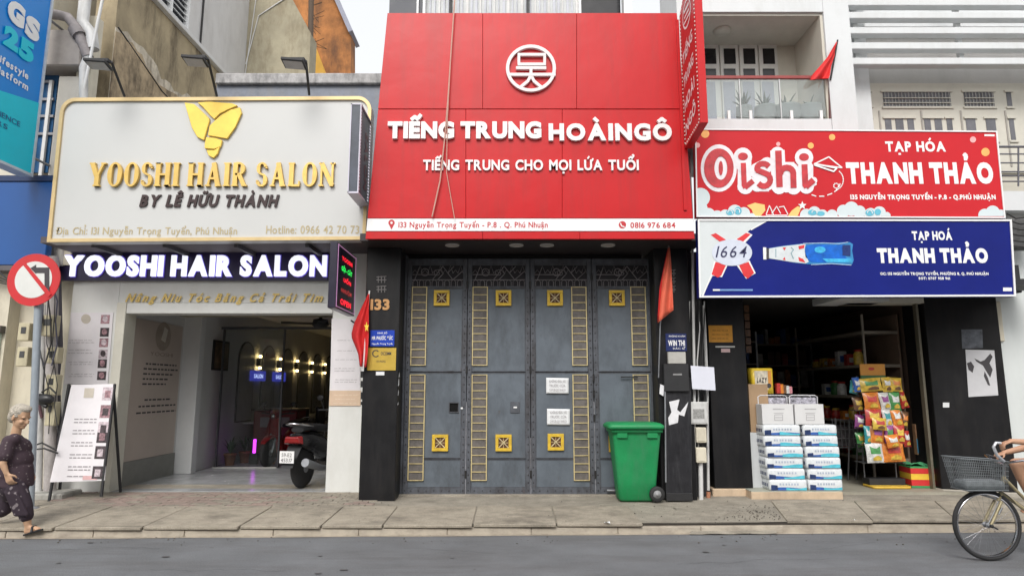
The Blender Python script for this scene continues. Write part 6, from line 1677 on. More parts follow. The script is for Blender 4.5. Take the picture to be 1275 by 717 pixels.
for k, z in enumerate((.575, 1.125, 1.525, 2.005)):
    for j in range(7):
        if rr.random() < .15: continue
        c = rr.choice(['yellow', 'red', 'white', 'orange', 'brown', 'green'])
        h = rr.uniform(.14, .27); y = 1.2 + j * .3
        x = xs0 + .04 + rr.uniform(0, .05); round_ = rr.random() < .5
        t = thing('jar' if round_ else 'packet', '%s %s on the %s right wall shelf, %s from the front' % (c, 'lidded jar' if round_ else 'boxed packet', SN[k], ORD[j]), 'jar' if round_ else 'packet', (x, y, z), 'goods on the right wall shelves')
        if round_:
            MB().lathe((x + .08, y + .08, z), [(.07, 0), (.075, .02), (.075, h * .7), (.055, h * .82), (.055, h * .86)], 14).build('body', pm(c), t)
            MB().lathe((x + .08, y + .08, z + h * .865), [(.062, 0), (.062, .03), (.05, .035)], 14).build('lid', pm('red' if c != 'red' else 'yellow'), t)
        else:
            MB().box(x, x + .15, y, y + .12, z, z + h).build('box', pm(c), t, bev=.006)
            MB().box(x + .03, x + .12, y - .003, y - .0005, z + h * .3, z + h * .7).build('label', pm('white' if c != 'white' else 'blue'), t)
# poster and cartons low on the right
t = thing('drinks_carton', 'carton with red and blue front standing low beside the shelves', 'carton', (A.x - .4, 1.0, .22))
x0, x1, z0, z1 = RP(1141, 528, 1164, 566, 1.02)
MB().box(x0, x1, 1.02, 1.10, z0, z1).build('box', mat('carton_brown', (.40, .22, .12), .7), t, bev=.004)
MB().pbox(1143, 531, 1163, 545, 1.015, .004).build('red_print', mat('muted_red', (.45, .09, .05), .6, var=.2, vs=20), t)
MB().pbox(1142, 546, 1164, 564, 1.014, .004).build('blue_print', mat('muted_blue', (.07, .26, .42), .6, var=.2, vs=15), t)
q = MB(); discP(q, 1153, 554, 4, 1.012, 12, 6); q.build('figure_print', mat('dark_navy', (.02, .06, .15), .6), t)
t = thing('striped_basket', 'square basket striped red and yellow with a green rim', 'basket', (P(1147, 590, .85).x, .9, .216))
xa_, xb_ = P(1125, 580, .85).x, P(1170, 580, .85).x
zb = .22; hh = .30
for k, (c, a, b) in enumerate((('green', 0, .10), ('red', .10, .38), ('yellow', .38, .66), ('red', .66, .92), ('green', .92, 1))):
    MB().hexa([(xa_ + .02, .72, zb + a * hh), (xb_ - .1, .68, zb + a * hh), (xb_ + .02, 1.0, zb + a * hh), (xa_ + .05, 1.05, zb + a * hh), (xa_ + .02, .72, zb + b * hh - .002), (xb_ - .1, .68, zb + b * hh - .002), (xb_ + .02, 1.0, zb + b * hh - .002), (xa_ + .05, 1.05, zb + b * hh - .002)]).build('stripe', mat('basket_' + c, {'green': (.05, .30, .10), 'red': (.60, .03, .03), 'yellow': (.80, .52, .05)}[c], .5, var=.1), t)
m_ = MB(); m_.grid(lambda u, v: Vector((xa_ + .04 + (xb_ - xa_ - .1) * u, .73 + .27 * v, zb + hh + .02 + .03 * math.sin(9 * u) * math.sin(7 * v + 1))), 10, 8); m_.build('green_bag', mat('bag_green', (.08, .35, .16), .4, var=.4, vs=18), t, solid=.004)

# ---------------- tissue pallet: ledge, packs, cartons
pt = thing('display_plinth', 'low peach painted plinth under the stacked tissue packs', 'plinth', P(990, 612, .2))
x0, x1 = P(935, 605, .06).x, P(1049, 605, .06).x
MB().box(x0, x1, .06, .60, .15, .262).build('step', mat('plinth_peach', (.56, .43, .30), .7, var=.1), pt, bev=.008)
MB().box(x0 + .0, x1 - .003, .065, .60, .2622, .275).build('top_slab', mat('slab_green_grey', (.36, .37, .31), .6, var=.1), pt, bev=.003)
bc_ = thing('beige_partition', 'tan board with white lower part behind the tissue stack', 'board', P(942, 600, .36))
MB().box(P(933, 500, .36).x, P(948, 500, .36).x + .1, .36, .40, P(940, 538, .36).z, P(940, 478, .36).z).build('tan_board', mat('tan_board', (.36, .24, .14), .7, var=.08), bc_)
MB().box(P(933, 560, .36).x, P(956, 560, .36).x + .1, .355, .40, .277, P(940, 538, .36).z - .002).build('white_board', mat('dull_white', (.55, .57, .58), .6, var=.04), bc_)
TW = mat('pack_film_white', (.68, .71, .73), .28, var=.06, vs=20, bump=.15, bs=30, coat=.3)
TB = mat('pack_blue', (.02, .22, .42), .3, var=.3, vs=16); TC = mat('pack_cyan', (.10, .50, .62), .3, var=.2, vs=12); TN = mat('pack_navy', (.02, .04, .12), .4, var=.4, vs=20)
yT = .10
zs0 = .276; zs_top = P(990, 528.5, yT).z
hP = (zs_top - zs0) / 6
side = ('left', 'right')
on = ['lowest', 'second from the bottom', 'third from the bottom', 'fourth from the bottom', 'fifth from the bottom', 'topmost']
for s_, (pa, pb) in enumerate(((953.5, 1000.5), (1004, 1047))):
    xa_, xb_ = P(pa, 568, yT).x, P(pb, 568, yT).x
    for k in range(6):
        z = zs0 + k * hP; dx = rr.uniform(-.012, .012) + (5 - k) * .006 - .015; dy = rr.uniform(-.012, .012)
        t = thing('tissue_pack', '%s white and blue tissue pack in the %s stack' % (on[k], side[s_]), 'tissue pack', (xa_ + dx, yT + dy, z), 'tissue packs stacked before the grocery')
        w_ = xb_ - xa_
        rg = []
        for zz_, ins in ((0, .012), (.008, .003), (hP * .3, 0), (hP * .8, .0), (hP - .008, .006), (hP - .002, .022)):
            rg.append(ringb(xa_ + dx + ins, xb_ + dx - ins, yT + dy + ins, yT + dy + .30 - ins, z + zz_, .035, 4))
        lb2 = loftb(rg); lb2.build('pack', TW, t)
        yf = yT + dy - .0015
        def wave(u0, u1, lo, hi, a, ph, m_, yy):
            q = MB(); n_ = 12; pts = []
            for i in range(n_ + 1):
                u = u0 + (u1 - u0) * i / n_; pts.append((xa_ + dx + .035 + (w_ - .07) * u, yy, z + hP * (hi + a * math.sin(ph + 5 * u))))
            for i in range(n_, -1, -1):
                u = u0 + (u1 - u0) * i / n_; pts.append((xa_ + dx + .035 + (w_ - .07) * u, yy, z + hP * lo))
            q.add(pts, [tuple(range(len(pts) - 1, -1, -1))]); q.build('band_print', m_, t)
        wave(-.04, 1.04, .04, .26, .05, k + s_, TB, yf); wave(.42, 1.04, .04, .28, .10, 1.2 + k, TC, yf - .001); wave(-.04, .16, .06, .45, .07, 2 + k, TN, yf - .002)
        mbp = MB(); mbp.m = 0
        q = MB(); 
        for j in range(7):
            xx = xa_ + dx + w_ * (.26 + .075 * j) + rr.uniform(-.004, .004); q.add([(xx, yf - .001, z + hP * .48), (xx + w_ * .045, yf - .001, z + hP * .48), (xx + w_ * .045, yf - .001, z + hP * .66), (xx, yf - .001, z + hP * .66)], [(0, 1, 2, 3)])
        q.build('lettering', mat('film_grey_ink', (.40, .45, .55), .5, var=.2), t)
        q = MB()
        for j in range(4):
            yy = yT + .05 + j * .06; q.add([(xa_ + dx - .0015, yy, z + hP * .3), (xa_ + dx - .0015, yy + .04, z + hP * .3), (xa_ + dx - .0015, yy + .04, z + hP * .6), (xa_ + dx - .0015, yy, z + hP * .6)], [(3, 2, 1, 0)])
        q.build('side_print', TN, t)
WC = mat('carton_white', (.66, .66, .66), .6, var=.03, vs=6)
for k, (px0, px1, py0, py1, lab) in enumerate(((949, 988, 503, 529, 'left white carton on top of the tissue stacks'), (990, 1026, 503, 529, 'right white carton on top of the tissue stacks'))):
    yc = .12
    x0, x1, z0, z1 = RP(px0, py0, px1, py1, yc)
    t = thing('white_carton', lab, 'carton', (x0, yc, zs_top))
    m_ = MB().box(x0, x1, yc, yc + .22, zs_top + .001, z1); m_.build('box', WC, t, bev=.004)
    q = MB(); cx = (px0 + px1) / 2 + 1
    strokeP(q, [(cx - 6, 514), (cx + 6, 514)], .8, yc - .002); strokeP(q, [(cx - 5, 516), (cx - 5, 523), (cx + 5, 523), (cx + 5, 516), (cx - 5, 516)], .8, yc - .002); strokeP(q, [(cx - 5, 519.5), (cx + 5, 519.5)], .7, yc - .003); strokeP(q, [(cx - 7, 509), (cx + 7, 509)], 1.4, yc - .002)
    q.build('print', mat('faint_ink', (.42, .41, .42), .7), t)
for k, (px0, px1, lab) in enumerate(((945, 980, 'left clear plastic tub packed with pale goods behind the cartons'), (984, 1018, 'right clear plastic tub packed with pale goods behind the cartons'))):
    yc = .36
    x0, x1, z0, z1 = RP(px0, 492, px1, 528, yc)
    t = thing('plastic_tub', lab, 'tub', (x0, yc, .9))
    MB().box(x0, x1, yc + .01, yc + .2, z0 - .25, z1 - .03).build('contents', mat('tub_goods', (.34, .33, .38), .5, var=.9, vs=26), t, bev=.01)
    m_ = MB()
    for yy in (yc, yc + .21): m_.tube([(x0, yy, z0 - .2), (x0 - .005, yy, z1 - .02), (x0 + .03, yy, z1), (x1 - .03, yy, z1), (x1 + .005, yy, z1 - .02), (x1, yy, z0 - .2)], .008, 6)
    m_.build('tub_rim', mat('tub_clear', (.6, .6, .62), .15, var=.1), t)
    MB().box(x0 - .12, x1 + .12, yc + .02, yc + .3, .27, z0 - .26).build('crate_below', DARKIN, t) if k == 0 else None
# yellow tin with lettering
t = thing('yellow_tin', 'large yellow tin with a black and white label on the tan board', 'tin', P(949, 488, .40))
x0, x1, z0, z1 = RP(936, 458, 963.5, 490, .40)
loftb([ringb(x0, x1, .40, .58, z0, .04), ringb(x0, x1, .40, .58, z1 - .01, .04), ringb(x0 + .02, x1 - .02, .42, .56, z1, .04)]).build('body', mat('tin_yellow', (.78, .55, .04), .35, var=.08), t)
MB().box(x0 + .045, x1 - .085, .394, .3995, z0 + .06, z1 - .04).build('label', mat('label_cream', (.66, .60, .48), .5, var=.3, vs=20), t)
textP('LAZY', 942.5, 955, 470, 476.5, .392, INK, t, off=.05, shear=.2)
MB().box(x1 - .08, x1 - .035, .394, .3995, z0 + .1, z1 - .04).build('side_stripe', mat('stripe_orange', (.72, .30, .06), .5), t)
q = MB(); discP(q, 957.5, 480, 3, .391, 12); discP(q, 948, 485, 2.5, .391, 12); q.build('figure_print', INK, t)
t = thing('snack_heap', 'small heap of red and grey wrapped sweets beside the yellow tin', 'snacks', P(975, 490, .42))
for k, (px, c) in enumerate(((967, 'red'), (971, 'orange'), (975, 'brown'), (979, 'white'), (983, 'pink'))):
    x0, x1, z0, z1 = RP(px, 477 + k, px + 5, 490, .43); MB().box(x0, x1, .42 + k * .01, .50 + k * .01, z0, z1).build('wrapper', pm(c), t, bev=.008)

# ---------------- snack rack
sr = thing('snack_rack', 'freestanding wire snack rack with yellow base and header card', 'rack', P(1095, 585, .75))
YS = .75
xr0, xr1 = P(1066, 530, YS).x, P(1122, 530, YS).x
zr0, zr1 = .22, P(1092, 470, YS).z
for x in (xr0 + .16, xr1 - .03): MB().tube([(x, YS + .18, .22), (x, YS + .18, zr1 + .02)], .010, 6).build('post', GREYM, sr)
loftb([ringb(xr0 + .12, xr1 + .02, YS - .12, YS + .22, .218, .06), ringb(xr0 + .12, xr1 + .02, YS - .12, YS + .22, .25, .06)]).build('base', mat('base_yellow', (.66, .42, .05), .5, var=.1), sr)
MB().box(xr0 + .14, xr1 - .0, YS + .02, YS + .2, .251, .34).build('base_box', BLACKM, sr)
hx0, hx1, hz0, hz1 = RP(1071, 453, 1102, 467, YS + .1)
MB().box(hx0, hx1, YS + .1, YS + .115, hz0, hz1).build('header_card', mat('header_orange', (.62, .27, .04), .5, var=.1), sr)
q = MB(); discP(q, 1085, 459, 4, YS + .097, 12, 2); q.build('header_print', mat('header_red', (.5, .05, .03), .5), sr)
MB().box(hx0, hx1, YS + .1, YS + .115, hz0 - .06, hz0 - .002).build('header_strip', mat('header_green', (.05, .14, .05), .5), sr)
def bag(px0, py0, px1, py1, y, c, c2, lab, tilt=0):
    t = thing('snack_bag', lab, 'snack bag', P((px0 + px1) / 2, py1, y), 'snack bags hanging on the rack')
    x0, x1, z0, z1 = RP(px0, py0, px1, py1, y); m_ = MB(); s0 = rr.uniform(0, 6)
    cx, cz = (x0 + x1) / 2, (z0 + z1) / 2
    def f(sgn):
        def g(u, v):
            b = (max(0, math.sin(math.pi * u)) * max(0, math.sin(math.pi * v))) ** .6
            x = (u - .5) * (x1 - x0) * (1 - .06 * math.sin(math.pi * v)); z = (v - .5) * (z1 - z0)
            rx = x * math.cos(tilt) - z * math.sin(tilt); rz = x * math.sin(tilt) + z * math.cos(tilt)
            return Vector((cx + rx, y - sgn * b * .045 + .006 * math.sin(14 * u + s0) * math.sin(11 * v + s0) * b + (.5 - v) * -.03, cz + rz))
        return g
    m_.grid(f(1), 8, 8); m_.grid(lambda u, v: f(-1)(1 - u, v), 6, 6)
    m_.build('wrapper', pm(c), t)
    a0, a1 = .2, .8
    q = MB()
    def g2(u, v):
        p = f(1)(a0 + (a1 - a0) * u, .45 + .38 * v * (1 - .3 * math.sin(3 * u))); return p + Vector((0, -.004, 0))
    q.grid(g2, 5, 3); q.build('label', pm(c2), t)
    q = MB(); q.grid(lambda u, v: f(1)(.3 + .5 * u, .12 + .25 * v * (.5 + .5 * math.sin(3 * u))) + Vector((0, -.004, 0)), 5, 3); q.build('picture', pm('yellow' if c != 'yellow' else 'brown'), t)
rows = [
    (470, 487, [(1062, 1071, 'blue', 'white'), (1070, 1098, 'yellow', 'green'), (1098, 1110, 'yellow', 'white'), (1108, 1123, 'yellow', 'orange')], 'top', -.02),
    (488, 510, [(1075, 1095, 'orange', 'red'), (1095, 1108, 'white', 'purple'), (1107, 1121, 'green', 'white')], 'second', -.03),
    (508, 531, [(1077, 1098, 'red', 'yellow'), (1099, 1110, 'white', 'teal'), (1110, 1123, 'orange', 'white')], 'third', -.05),
    (529, 552, [(1076, 1084, 'teal', 'white'), (1083, 1101, 'orange', 'purple'), (1101, 1113, 'purple', 'green'), (1113, 1127, 'red', 'yellow')], 'fourth', -.08),
    (550, 575, [(1078, 1100, 'white', 'green'), (1098, 1126, 'orange', 'red')], 'lowest', -.10)]
pos = ['leftmost', 'second', 'third', 'fourth']
for (a, b, it, nm, dy) in rows:
    MB().box(xr0 + .02, xr1, YS + dy + .05, YS + .2, P(1090, b, YS).z - .012, P(1090, b, YS).z - .004).build('tray', mat('wire_dark', (.06, .06, .06), .5), sr)
    for j, (p0, p1, c, c2) in enumerate(it):
        bag(p0, a + rr.uniform(-1, 1), p1, b + rr.uniform(-.5, 1), YS + dy, c, c2, '%s bag with %s label, %s on the %s row of the rack' % (c, c2, pos[j], nm), rr.uniform(-.13, .13))
# dim trolley frame and cartons deeper in the shop
t = thing('trolley', 'grey wire trolley standing in the dark behind the tissue stacks', 'trolley', P(1055, 575, 1.5))
tg = mat('trolley_grey', (.22, .22, .23), .4, .5)
for k in range(8):
    x = P(1036 + k * 5, 520, 1.5).x; MB().tube([(x, 1.5, .72), (x, 1.5, 1.15)], .006, 5).build('wire', tg, t)
for z in (.72, .86, 1.0, 1.15): MB().tube([(P(1034, 520, 1.5).x, 1.5, z), (P(1074, 520, 1.5).x, 1.5, z)], .008, 5).build('wire', tg, t)
for px in (1040, 1058, 1068): MB().tube([P(px, 520, 1.5), (P(px - 4, 560, 1.5).x, 1.52, .22)], .012, 6).build('leg', tg, t)
MB().box(P(1036, 520, 1.5).x, P(1072, 520, 1.5).x, 1.52, 1.95, .74, 1.05).build('load', mat('dark_goods', (.06, .055, .06), .5, var=.9, vs=14), t)
for k in range(7):
    c = ['brown', 'brown', 'red', 'blue', 'brown', 'green', 'brown'][k]
    x = 3.2 + k * .42; z = .216
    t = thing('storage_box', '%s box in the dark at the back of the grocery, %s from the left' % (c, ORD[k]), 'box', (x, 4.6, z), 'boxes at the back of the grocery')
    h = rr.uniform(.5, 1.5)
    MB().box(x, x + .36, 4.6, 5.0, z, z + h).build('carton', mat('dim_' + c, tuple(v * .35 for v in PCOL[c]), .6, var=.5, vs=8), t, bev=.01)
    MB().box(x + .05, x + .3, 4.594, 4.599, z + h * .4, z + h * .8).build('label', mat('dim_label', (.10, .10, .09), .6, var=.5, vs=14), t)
# plaques / posters on the black pillars
t = thing('orange_plaque', 'orange paper plaque on the left grocery pillar', 'plaque', P(897, 415, YP))
MB().pbox(882.5, 405, 912, 426, YP - .008, .0075).build('plate', mat('plaque_orange', (.66, .30, .03), .5, var=.12, vs=12), t)
q = MB(); lines_print(q, 886, 909, (412, 417, 422), YP - .010, 1.4); q.build('print', mat('plaque_dark', (.28, .10, .01), .6), t)
t = thing('small_note', 'tiny white note with red writing under the orange plaque', 'note', P(904, 435, YP))
MB().pbox(891, 430.5, 915, 432.5, YP - .006, .0055).build('strip', mat('strip_white', (.5, .5, .48), .6), t)
MB().pbox(898, 434, 909, 438.5, YP - .007, .0065).build('sheet', mat('pink_note', (.60, .42, .42), .6), t)
def onB(px, py, d=.006):   # point on the turned right pillar face
    a, b, c = ray(px, py); n_ = Vector((-(B.y - A.y), B.x - A.x, 0)).normalized()
    if n_.y > 0: n_ = -n_
    t_ = (A + n_ * d - Vector((0, CAMY, 0))).dot(n_) / Vector((a, b, 0)).dot(n_)
    return Vector((a * t_, CAMY + b * t_, CAMZ + c * t_))
def sheetB(pts, d, m_, nm, par):
    n_ = Vector((-(B.y - A.y), B.x - A.x, 0)).normalized()
    if n_.y > 0: n_ = -n_
    MB().prism([onB(a, b, d) for a, b in pts], -n_ * (.003)).build(nm, m_, par)
t = thing('ink_poster', 'white poster with a torn black ink figure on the right grocery pillar', 'poster', onB(1220, 490))
sheetB([(1202, 435), (1238, 436), (1243, 492), (1206, 494)], .008, mat('poster_grey', (.58, .58, .60), .6, var=.06), 'sheet', t)
for pts in ([(1204, 452), (1209, 450), (1213, 456), (1211, 464), (1206, 460)], [(1213, 446), (1221, 450), (1226, 448), (1233, 440), (1236, 444), (1232, 452), (1236, 460), (1233, 470), (1228, 462), (1224, 455), (1216, 450)], [(1226, 462), (1230, 470), (1233, 480), (1230, 479), (1225, 468)]): sheetB(pts, .010, INK, 'ink_shape', t)
t = thing('faded_sticker', 'faded grey sticker on the right grocery pillar above the ink poster', 'sticker', onB(1210, 420))
sheetB([(1197, 410), (1223, 410), (1224, 433), (1198, 434)], .007, mat('sticker_smoke', (.10, .11, .13), .5, var=.5, vs=14), 'sheet', t)
t = thing('white_tag', 'small white tag low on the inner edge of the right grocery pillar', 'tag', onB(1174, 504))
sheetB([(1174, 501), (1182, 501), (1182, 507), (1174, 507)], .007, PAPER, 'sheet', t)

# dim goods shelves deeper inside
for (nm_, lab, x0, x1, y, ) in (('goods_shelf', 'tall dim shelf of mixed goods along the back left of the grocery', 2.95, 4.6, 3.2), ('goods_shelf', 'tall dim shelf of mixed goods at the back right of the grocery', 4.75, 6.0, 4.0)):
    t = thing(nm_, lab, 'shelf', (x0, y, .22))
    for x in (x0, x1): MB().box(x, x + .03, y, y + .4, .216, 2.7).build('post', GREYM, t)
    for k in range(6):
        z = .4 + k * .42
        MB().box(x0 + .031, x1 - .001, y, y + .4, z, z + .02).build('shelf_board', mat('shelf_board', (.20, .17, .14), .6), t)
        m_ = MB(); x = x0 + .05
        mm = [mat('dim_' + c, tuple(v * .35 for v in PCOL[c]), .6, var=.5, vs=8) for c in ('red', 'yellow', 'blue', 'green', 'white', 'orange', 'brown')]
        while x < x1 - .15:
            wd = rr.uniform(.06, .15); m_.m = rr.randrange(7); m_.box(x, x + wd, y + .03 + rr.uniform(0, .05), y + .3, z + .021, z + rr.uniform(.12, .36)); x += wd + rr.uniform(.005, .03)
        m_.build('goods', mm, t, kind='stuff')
t = thing('hanging_packets', 'strips of small sachets hanging in the dark top left of the grocery doorway', 'packets', (3.2, 1.3, 2.2))
for k in range(7):
    x = 2.98 + k * .13; MB().tube([(x, 1.3, 3.0), (x, 1.3, 2.2)], .003, 4).build('string', CABLE, t)
    m_ = MB()
    for j in range(6):
        m_.box(x - .04, x + .04, 1.28, 1.296, 2.2 + j * .13, 2.31 + j * .13)
    m_.build('sachets', pm(('teal', 'purple', 'green', 'red', 'blue', 'yellow', 'brown')[k]), t, kind='stuff')

# extra packets clipped to the sides of the snack rack
for k, (a, b, c_, d, y, c, c2, lab) in enumerate(((1058, 474, 1068, 490, .80, 'teal', 'white', 'small teal packet clipped to the left side of the snack rack, upper'), (1062, 494, 1075, 512, .84, 'brown', 'yellow', 'brown packet clipped to the left side of the snack rack, upper middle'), (1064, 516, 1077, 534, .84, 'purple', 'white', 'purple packet clipped to the left side of the snack rack, lower middle'), (1066, 538, 1078, 556, .84, 'green', 'yellow', 'green packet clipped to the left side of the snack rack, lowest'),
        (1119, 487, 1129, 508, .82, 'red', 'yellow', 'red packet clipped to the right side of the snack rack, upper'), (1121, 512, 1131, 532, .82, 'brown', 'orange', 'brown packet clipped to the right side of the snack rack, middle'), (1124, 536, 1133, 556, .8, 'red', 'white', 'red and white packet clipped to the right side of the snack rack, lower'), (1086, 520, 1104, 535, .60, 'yellow', 'red', 'yellow packet slumped over the third row of the snack rack'), (1103, 541, 1120, 557, .57, 'orange', 'white', 'orange packet slumped over the fourth row of the snack rack'))):
    bag(a, b, c_, d, y, c, c2, lab, rr.uniform(-.25, .25))
for k in range(9):
    x = 2.96 + k * .12; h = rr.uniform(.12, .3); c = ('white', 'blue', 'red', 'yellow', 'green', 'brown', 'teal', 'orange', 'pink')[k]
    t = thing('bottle', '%s bottle on the dark shelf behind the yellow tin, %s from the left' % (c, ORD[k]), 'bottle', (x, 1.9, 1.5), 'bottles on the dark shelf')
    MB().lathe((x, 1.9, 1.52), [(.035, 0), (.04, .02), (.04, h * .6), (.015, h * .8), (.015, h * .95)], 12).build('body', pm(c), t); MB().lathe((x, 1.9, 1.52 + h * .952), [(.019, 0), (.019, .025)], 10).build('cap', pm('white' if c != 'white' else 'blue'), t)
t = thing('counter_shelf', 'dark wooden shelf board inside the left of the grocery', 'shelf', (3.4, 1.9, .22)); MB().box(2.79, 4.1, 1.8, 2.05, 1.49, 1.515).build('board', mat('shelf_board', (.2, .17, .14), .6), t); MB().box(2.79, 4.1, 1.82, 2.04, .22, 1.485).build('cabinet', mat('dark_cabinet', (.03, .025, .025), .5, var=.3), t)

# ============================================================ STREET SIGN, UTILITY CLUTTER AT LEFT
YN = -.55
ns = thing('road_sign', 'round red and white no left turn sign on a grey pole', 'road sign', G(38, 628, .15))
c = P(43, 348.5, YN)
MB().lathe(c, [(0, 0), (.345, 0), (.35, .004), (.35, .018), (0, .018)], 40, (0, -1, 0), False).build('disc', mat('sign_red', (.56, .02, .025), .38, var=.08, stain=(.3, .05, .04), stain_amt=.3), ns)
MB().lathe(c + Vector((0, -.019, 0)), [(.245, 0), (.245, .003), (0, .003)], 40, (0, -1, 0), False).build('white_field', mat('sign_white', (.66, .67, .64), .4, var=.05), ns)
mp = MB()
yf = YN - .0235
def sq(pts, y, m_, nm):
    q = MB(); q.prism([P(a, b, y) for a, b in pts], (0, -.002, 0)); q.build(nm, m_, ns)
sq([(38, 334), (45, 329.5), (45, 333), (61.5, 333), (61.5, 365), (55.5, 361), (55.5, 340), (45, 340), (45, 341)], yf, INK, 'arrow')
sq([(28, 329), (31, 326), (64, 366), (60, 370)], yf - .004, mat('sign_red', (.56, .02, .025), .38), 'slash')
m_ = MB(); m_.tube([(P(38, 628, YN + .06).x, YN + .06, .13), (c.x + .0, YN + .06, c.z + .25)], .045, 12); m_.build('pole', mat('pole_grey', (.30, .34, .38), .5, .2, var=.1, stain=(.2, .2, .2), stain_amt=.4), ns)
for dz in (-.12, .12): MB().box(c.x - .06, c.x + .06, YN + .005, YN + .11, c.z + dz - .02, c.z + dz + .02).build('clamp', GREYM, ns)
MB().lathe((P(38, 628, YN + .06).x, YN + .06, .14), [(.11, 0), (.11, .012), (.05, .03)], 14).build('base_flange', GREYM, ns)
ub = thing('utility_pipe', 'pale dusty vertical pipe and cable trunk left of the standing board', 'pipe', P(57, 610, .35))
MB().tube([P(47, 612, .3), P(50, 470, .3), P(53, 380, .3)], .055, 10).build('pipe', PVC, ub)
MB().tube([P(62, 612, .34), P(64, 470, .34), P(66, 320, .34)], .08, 10).build('trunk', mat('dusty_trunk', (.46, .43, .42), .8, var=.15, stain=(.2, .17, .16), stain_amt=.6, stain_sc=(4, 4, 1.5)), ub)
MB().tube([P(46, 420, .25), P(44, 480, .25), P(52, 520, .25)], .02, 6).build('conduit', mat('maroon_conduit', (.09, .04, .05), .6), ub)
for k, (r, lab) in enumerate((((50, 392, 68, 418), 'cream meter box, topmost on the pipe under the round road sign'), ((57, 432, 72, 452), 'cream meter box, second down on the pipe left of the price boards'), ((56, 466, 70, 492), 'cream meter box with black grip, third down on the pipe'), ((56, 500, 68, 530), 'cream meter box, lowest on the pipe beside the standing board'), ((22, 402, 36, 424), 'pale meter box with a dark window left of the sign pole, topmost'), ((20, 432, 34, 456), 'pale meter box with a dark square left of the sign pole, lower'))):
    y = .12 if k < 4 else .32
    t = thing('meter_box', lab, 'meter box', P(r[0], r[3], y), 'meter boxes at the left house corner')
    MB().pbox(*r, y, .12).build('body', mat('meter_cream', (.52, .47, .32), .6, var=.12, stain=(.25, .22, .16), stain_amt=.5), t, bev=.012, seg=2)
    MB().pbox(r[0] + 4, r[1] + 5, r[2] - 4, r[1] + 13, y - .006, .0055).build('window', mat('meter_window', (.06, .06, .06), .2), t)
cb = thing('cable_bundle', 'tangle of black cables looping between the cream meter boxes', 'cable', P(60, 480, .1))
rr = random.Random(5)
for k in range(6):
    px = 50 + k * 4
    pts = [P(px + rr.uniform(-6, 6), py, .06 + rr.uniform(-.03, .05)) for py in (340, 375, 400, 428, 455, 480, 505, 540)]
    MB().tube(pts[:rr.randint(5, 8)], .006 if k % 2 else .010, 6).build('cable', CABLE if k % 4 else mat('slate_cable', (.07, .07, .10), .5), cb)
MB().tube([P(72, 350, .4), P(74, 430, .4), P(70, 470, .4), P(74, 560, .4)], .045, 8).build('cable', mat('slate_hose', (.07, .065, .08), .6), cb)
for s_ in ((52, 488, 62, 482, 70, 490), (38, 556, 52, 551, 70, 560), (38, 560, 55, 558, 72, 564)):
    MB().tube([P(s_[0], s_[1], .0), P(s_[2], s_[3], -.02), P(s_[4], s_[5], .0)], .012, 6).build('cable', CABLE, cb)
m_ = MB(); m_.ball(P(56, 497, .05), .11, 10, (1.2, .6, .7)); m_.tube([P(50, 490, .05), P(48, 500, .05), P(58, 506, .05)], .03, 8); m_.build('black_connector', BLACKP, cb)
for k in range(3):
    MB().tube([P(0, 346 + 3 * k, -.3), P(14, 351 + 2 * k, -.25), P(30, 350 + k * 4, -.3)], .008, 5).build('cable', CABLE, cb)
wire = thing('overhead_wire', 'thin dark wire sagging from the road sign top to the left wall', 'cable', P(60, 300, .2))
MB().tube([P(-10, 330, .2), P(6, 345, -.0), P(20, 352, -.2)], .01, 5).build('strand', CABLE, wire)
t = thing('concrete_footing', 'low dirty concrete footing at the base of the pipes on the left', 'footing', P(60, 618, .1))
MB().box(P(22, 612, .1).x, P(80, 612, .1).x, .05, .5, .13, .24).build('block', CONC, t, bev=.02)
MB().box(-12, -7.3, .1, .5, .13, .30).build('block', CONC, t, bev=.02)

# ============================================================ PEOPLE
def ell(m, c, r, rot=None, n=16):
    o = len(m.v); m.ball(c, 1.0, n, r)
    if rot is not None:
        cc = Vector(c)
        for i in range(o, len(m.v)): m.v[i] = cc + rot @ (m.v[i] - cc)
def head(m, c, fwd, s=1.0, tilt=0):
    """head centre c (eye level), facing fwd (unit, horizontal)"""
    f = Vector(fwd).normalized(); sd_ = Vector((-f.y, f.x, 0)); up = Vector((0, 0, 1))
    if tilt: q = Matrix.Rotation(tilt, 3, sd_); f = q @ f; up = q @ up
    rm = Matrix((f, sd_, up)).transposed()
    def L(a, b, d): return Vector(c) + (f * a + sd_ * b + up * d) * s
    ell(m, L(-.012, 0, .035), (.096 * s, .076 * s, .098 * s), rm)
    ell(m, L(.018, 0, -.035), (.070 * s, .058 * s, .078 * s), rm)
    ell(m, L(.060, 0, -.085), (.026 * s, .028 * s, .022 * s), rm)
    m.cap(L(.078, 0, .005), L(.100, 0, -.032), .011 * s, .016 * s, 8)
    ell(m, L(.078, 0, -.062), (.016 * s, .026 * s, .009 * s), rm, 10)
    for k in (-1, 1):
        ell(m, L(.070, k * .032, .018), (.018 * s, .026 * s, .009 * s), rm, 8)
        ell(m, L(-.005, k * .078, -.005), (.016 * s, .010 * s, .032 * s), rm, 10)
        ell(m, L(.060, k * .038, -.030), (.024 * s, .020 * s, .020 * s), rm, 8)
    return L, rm
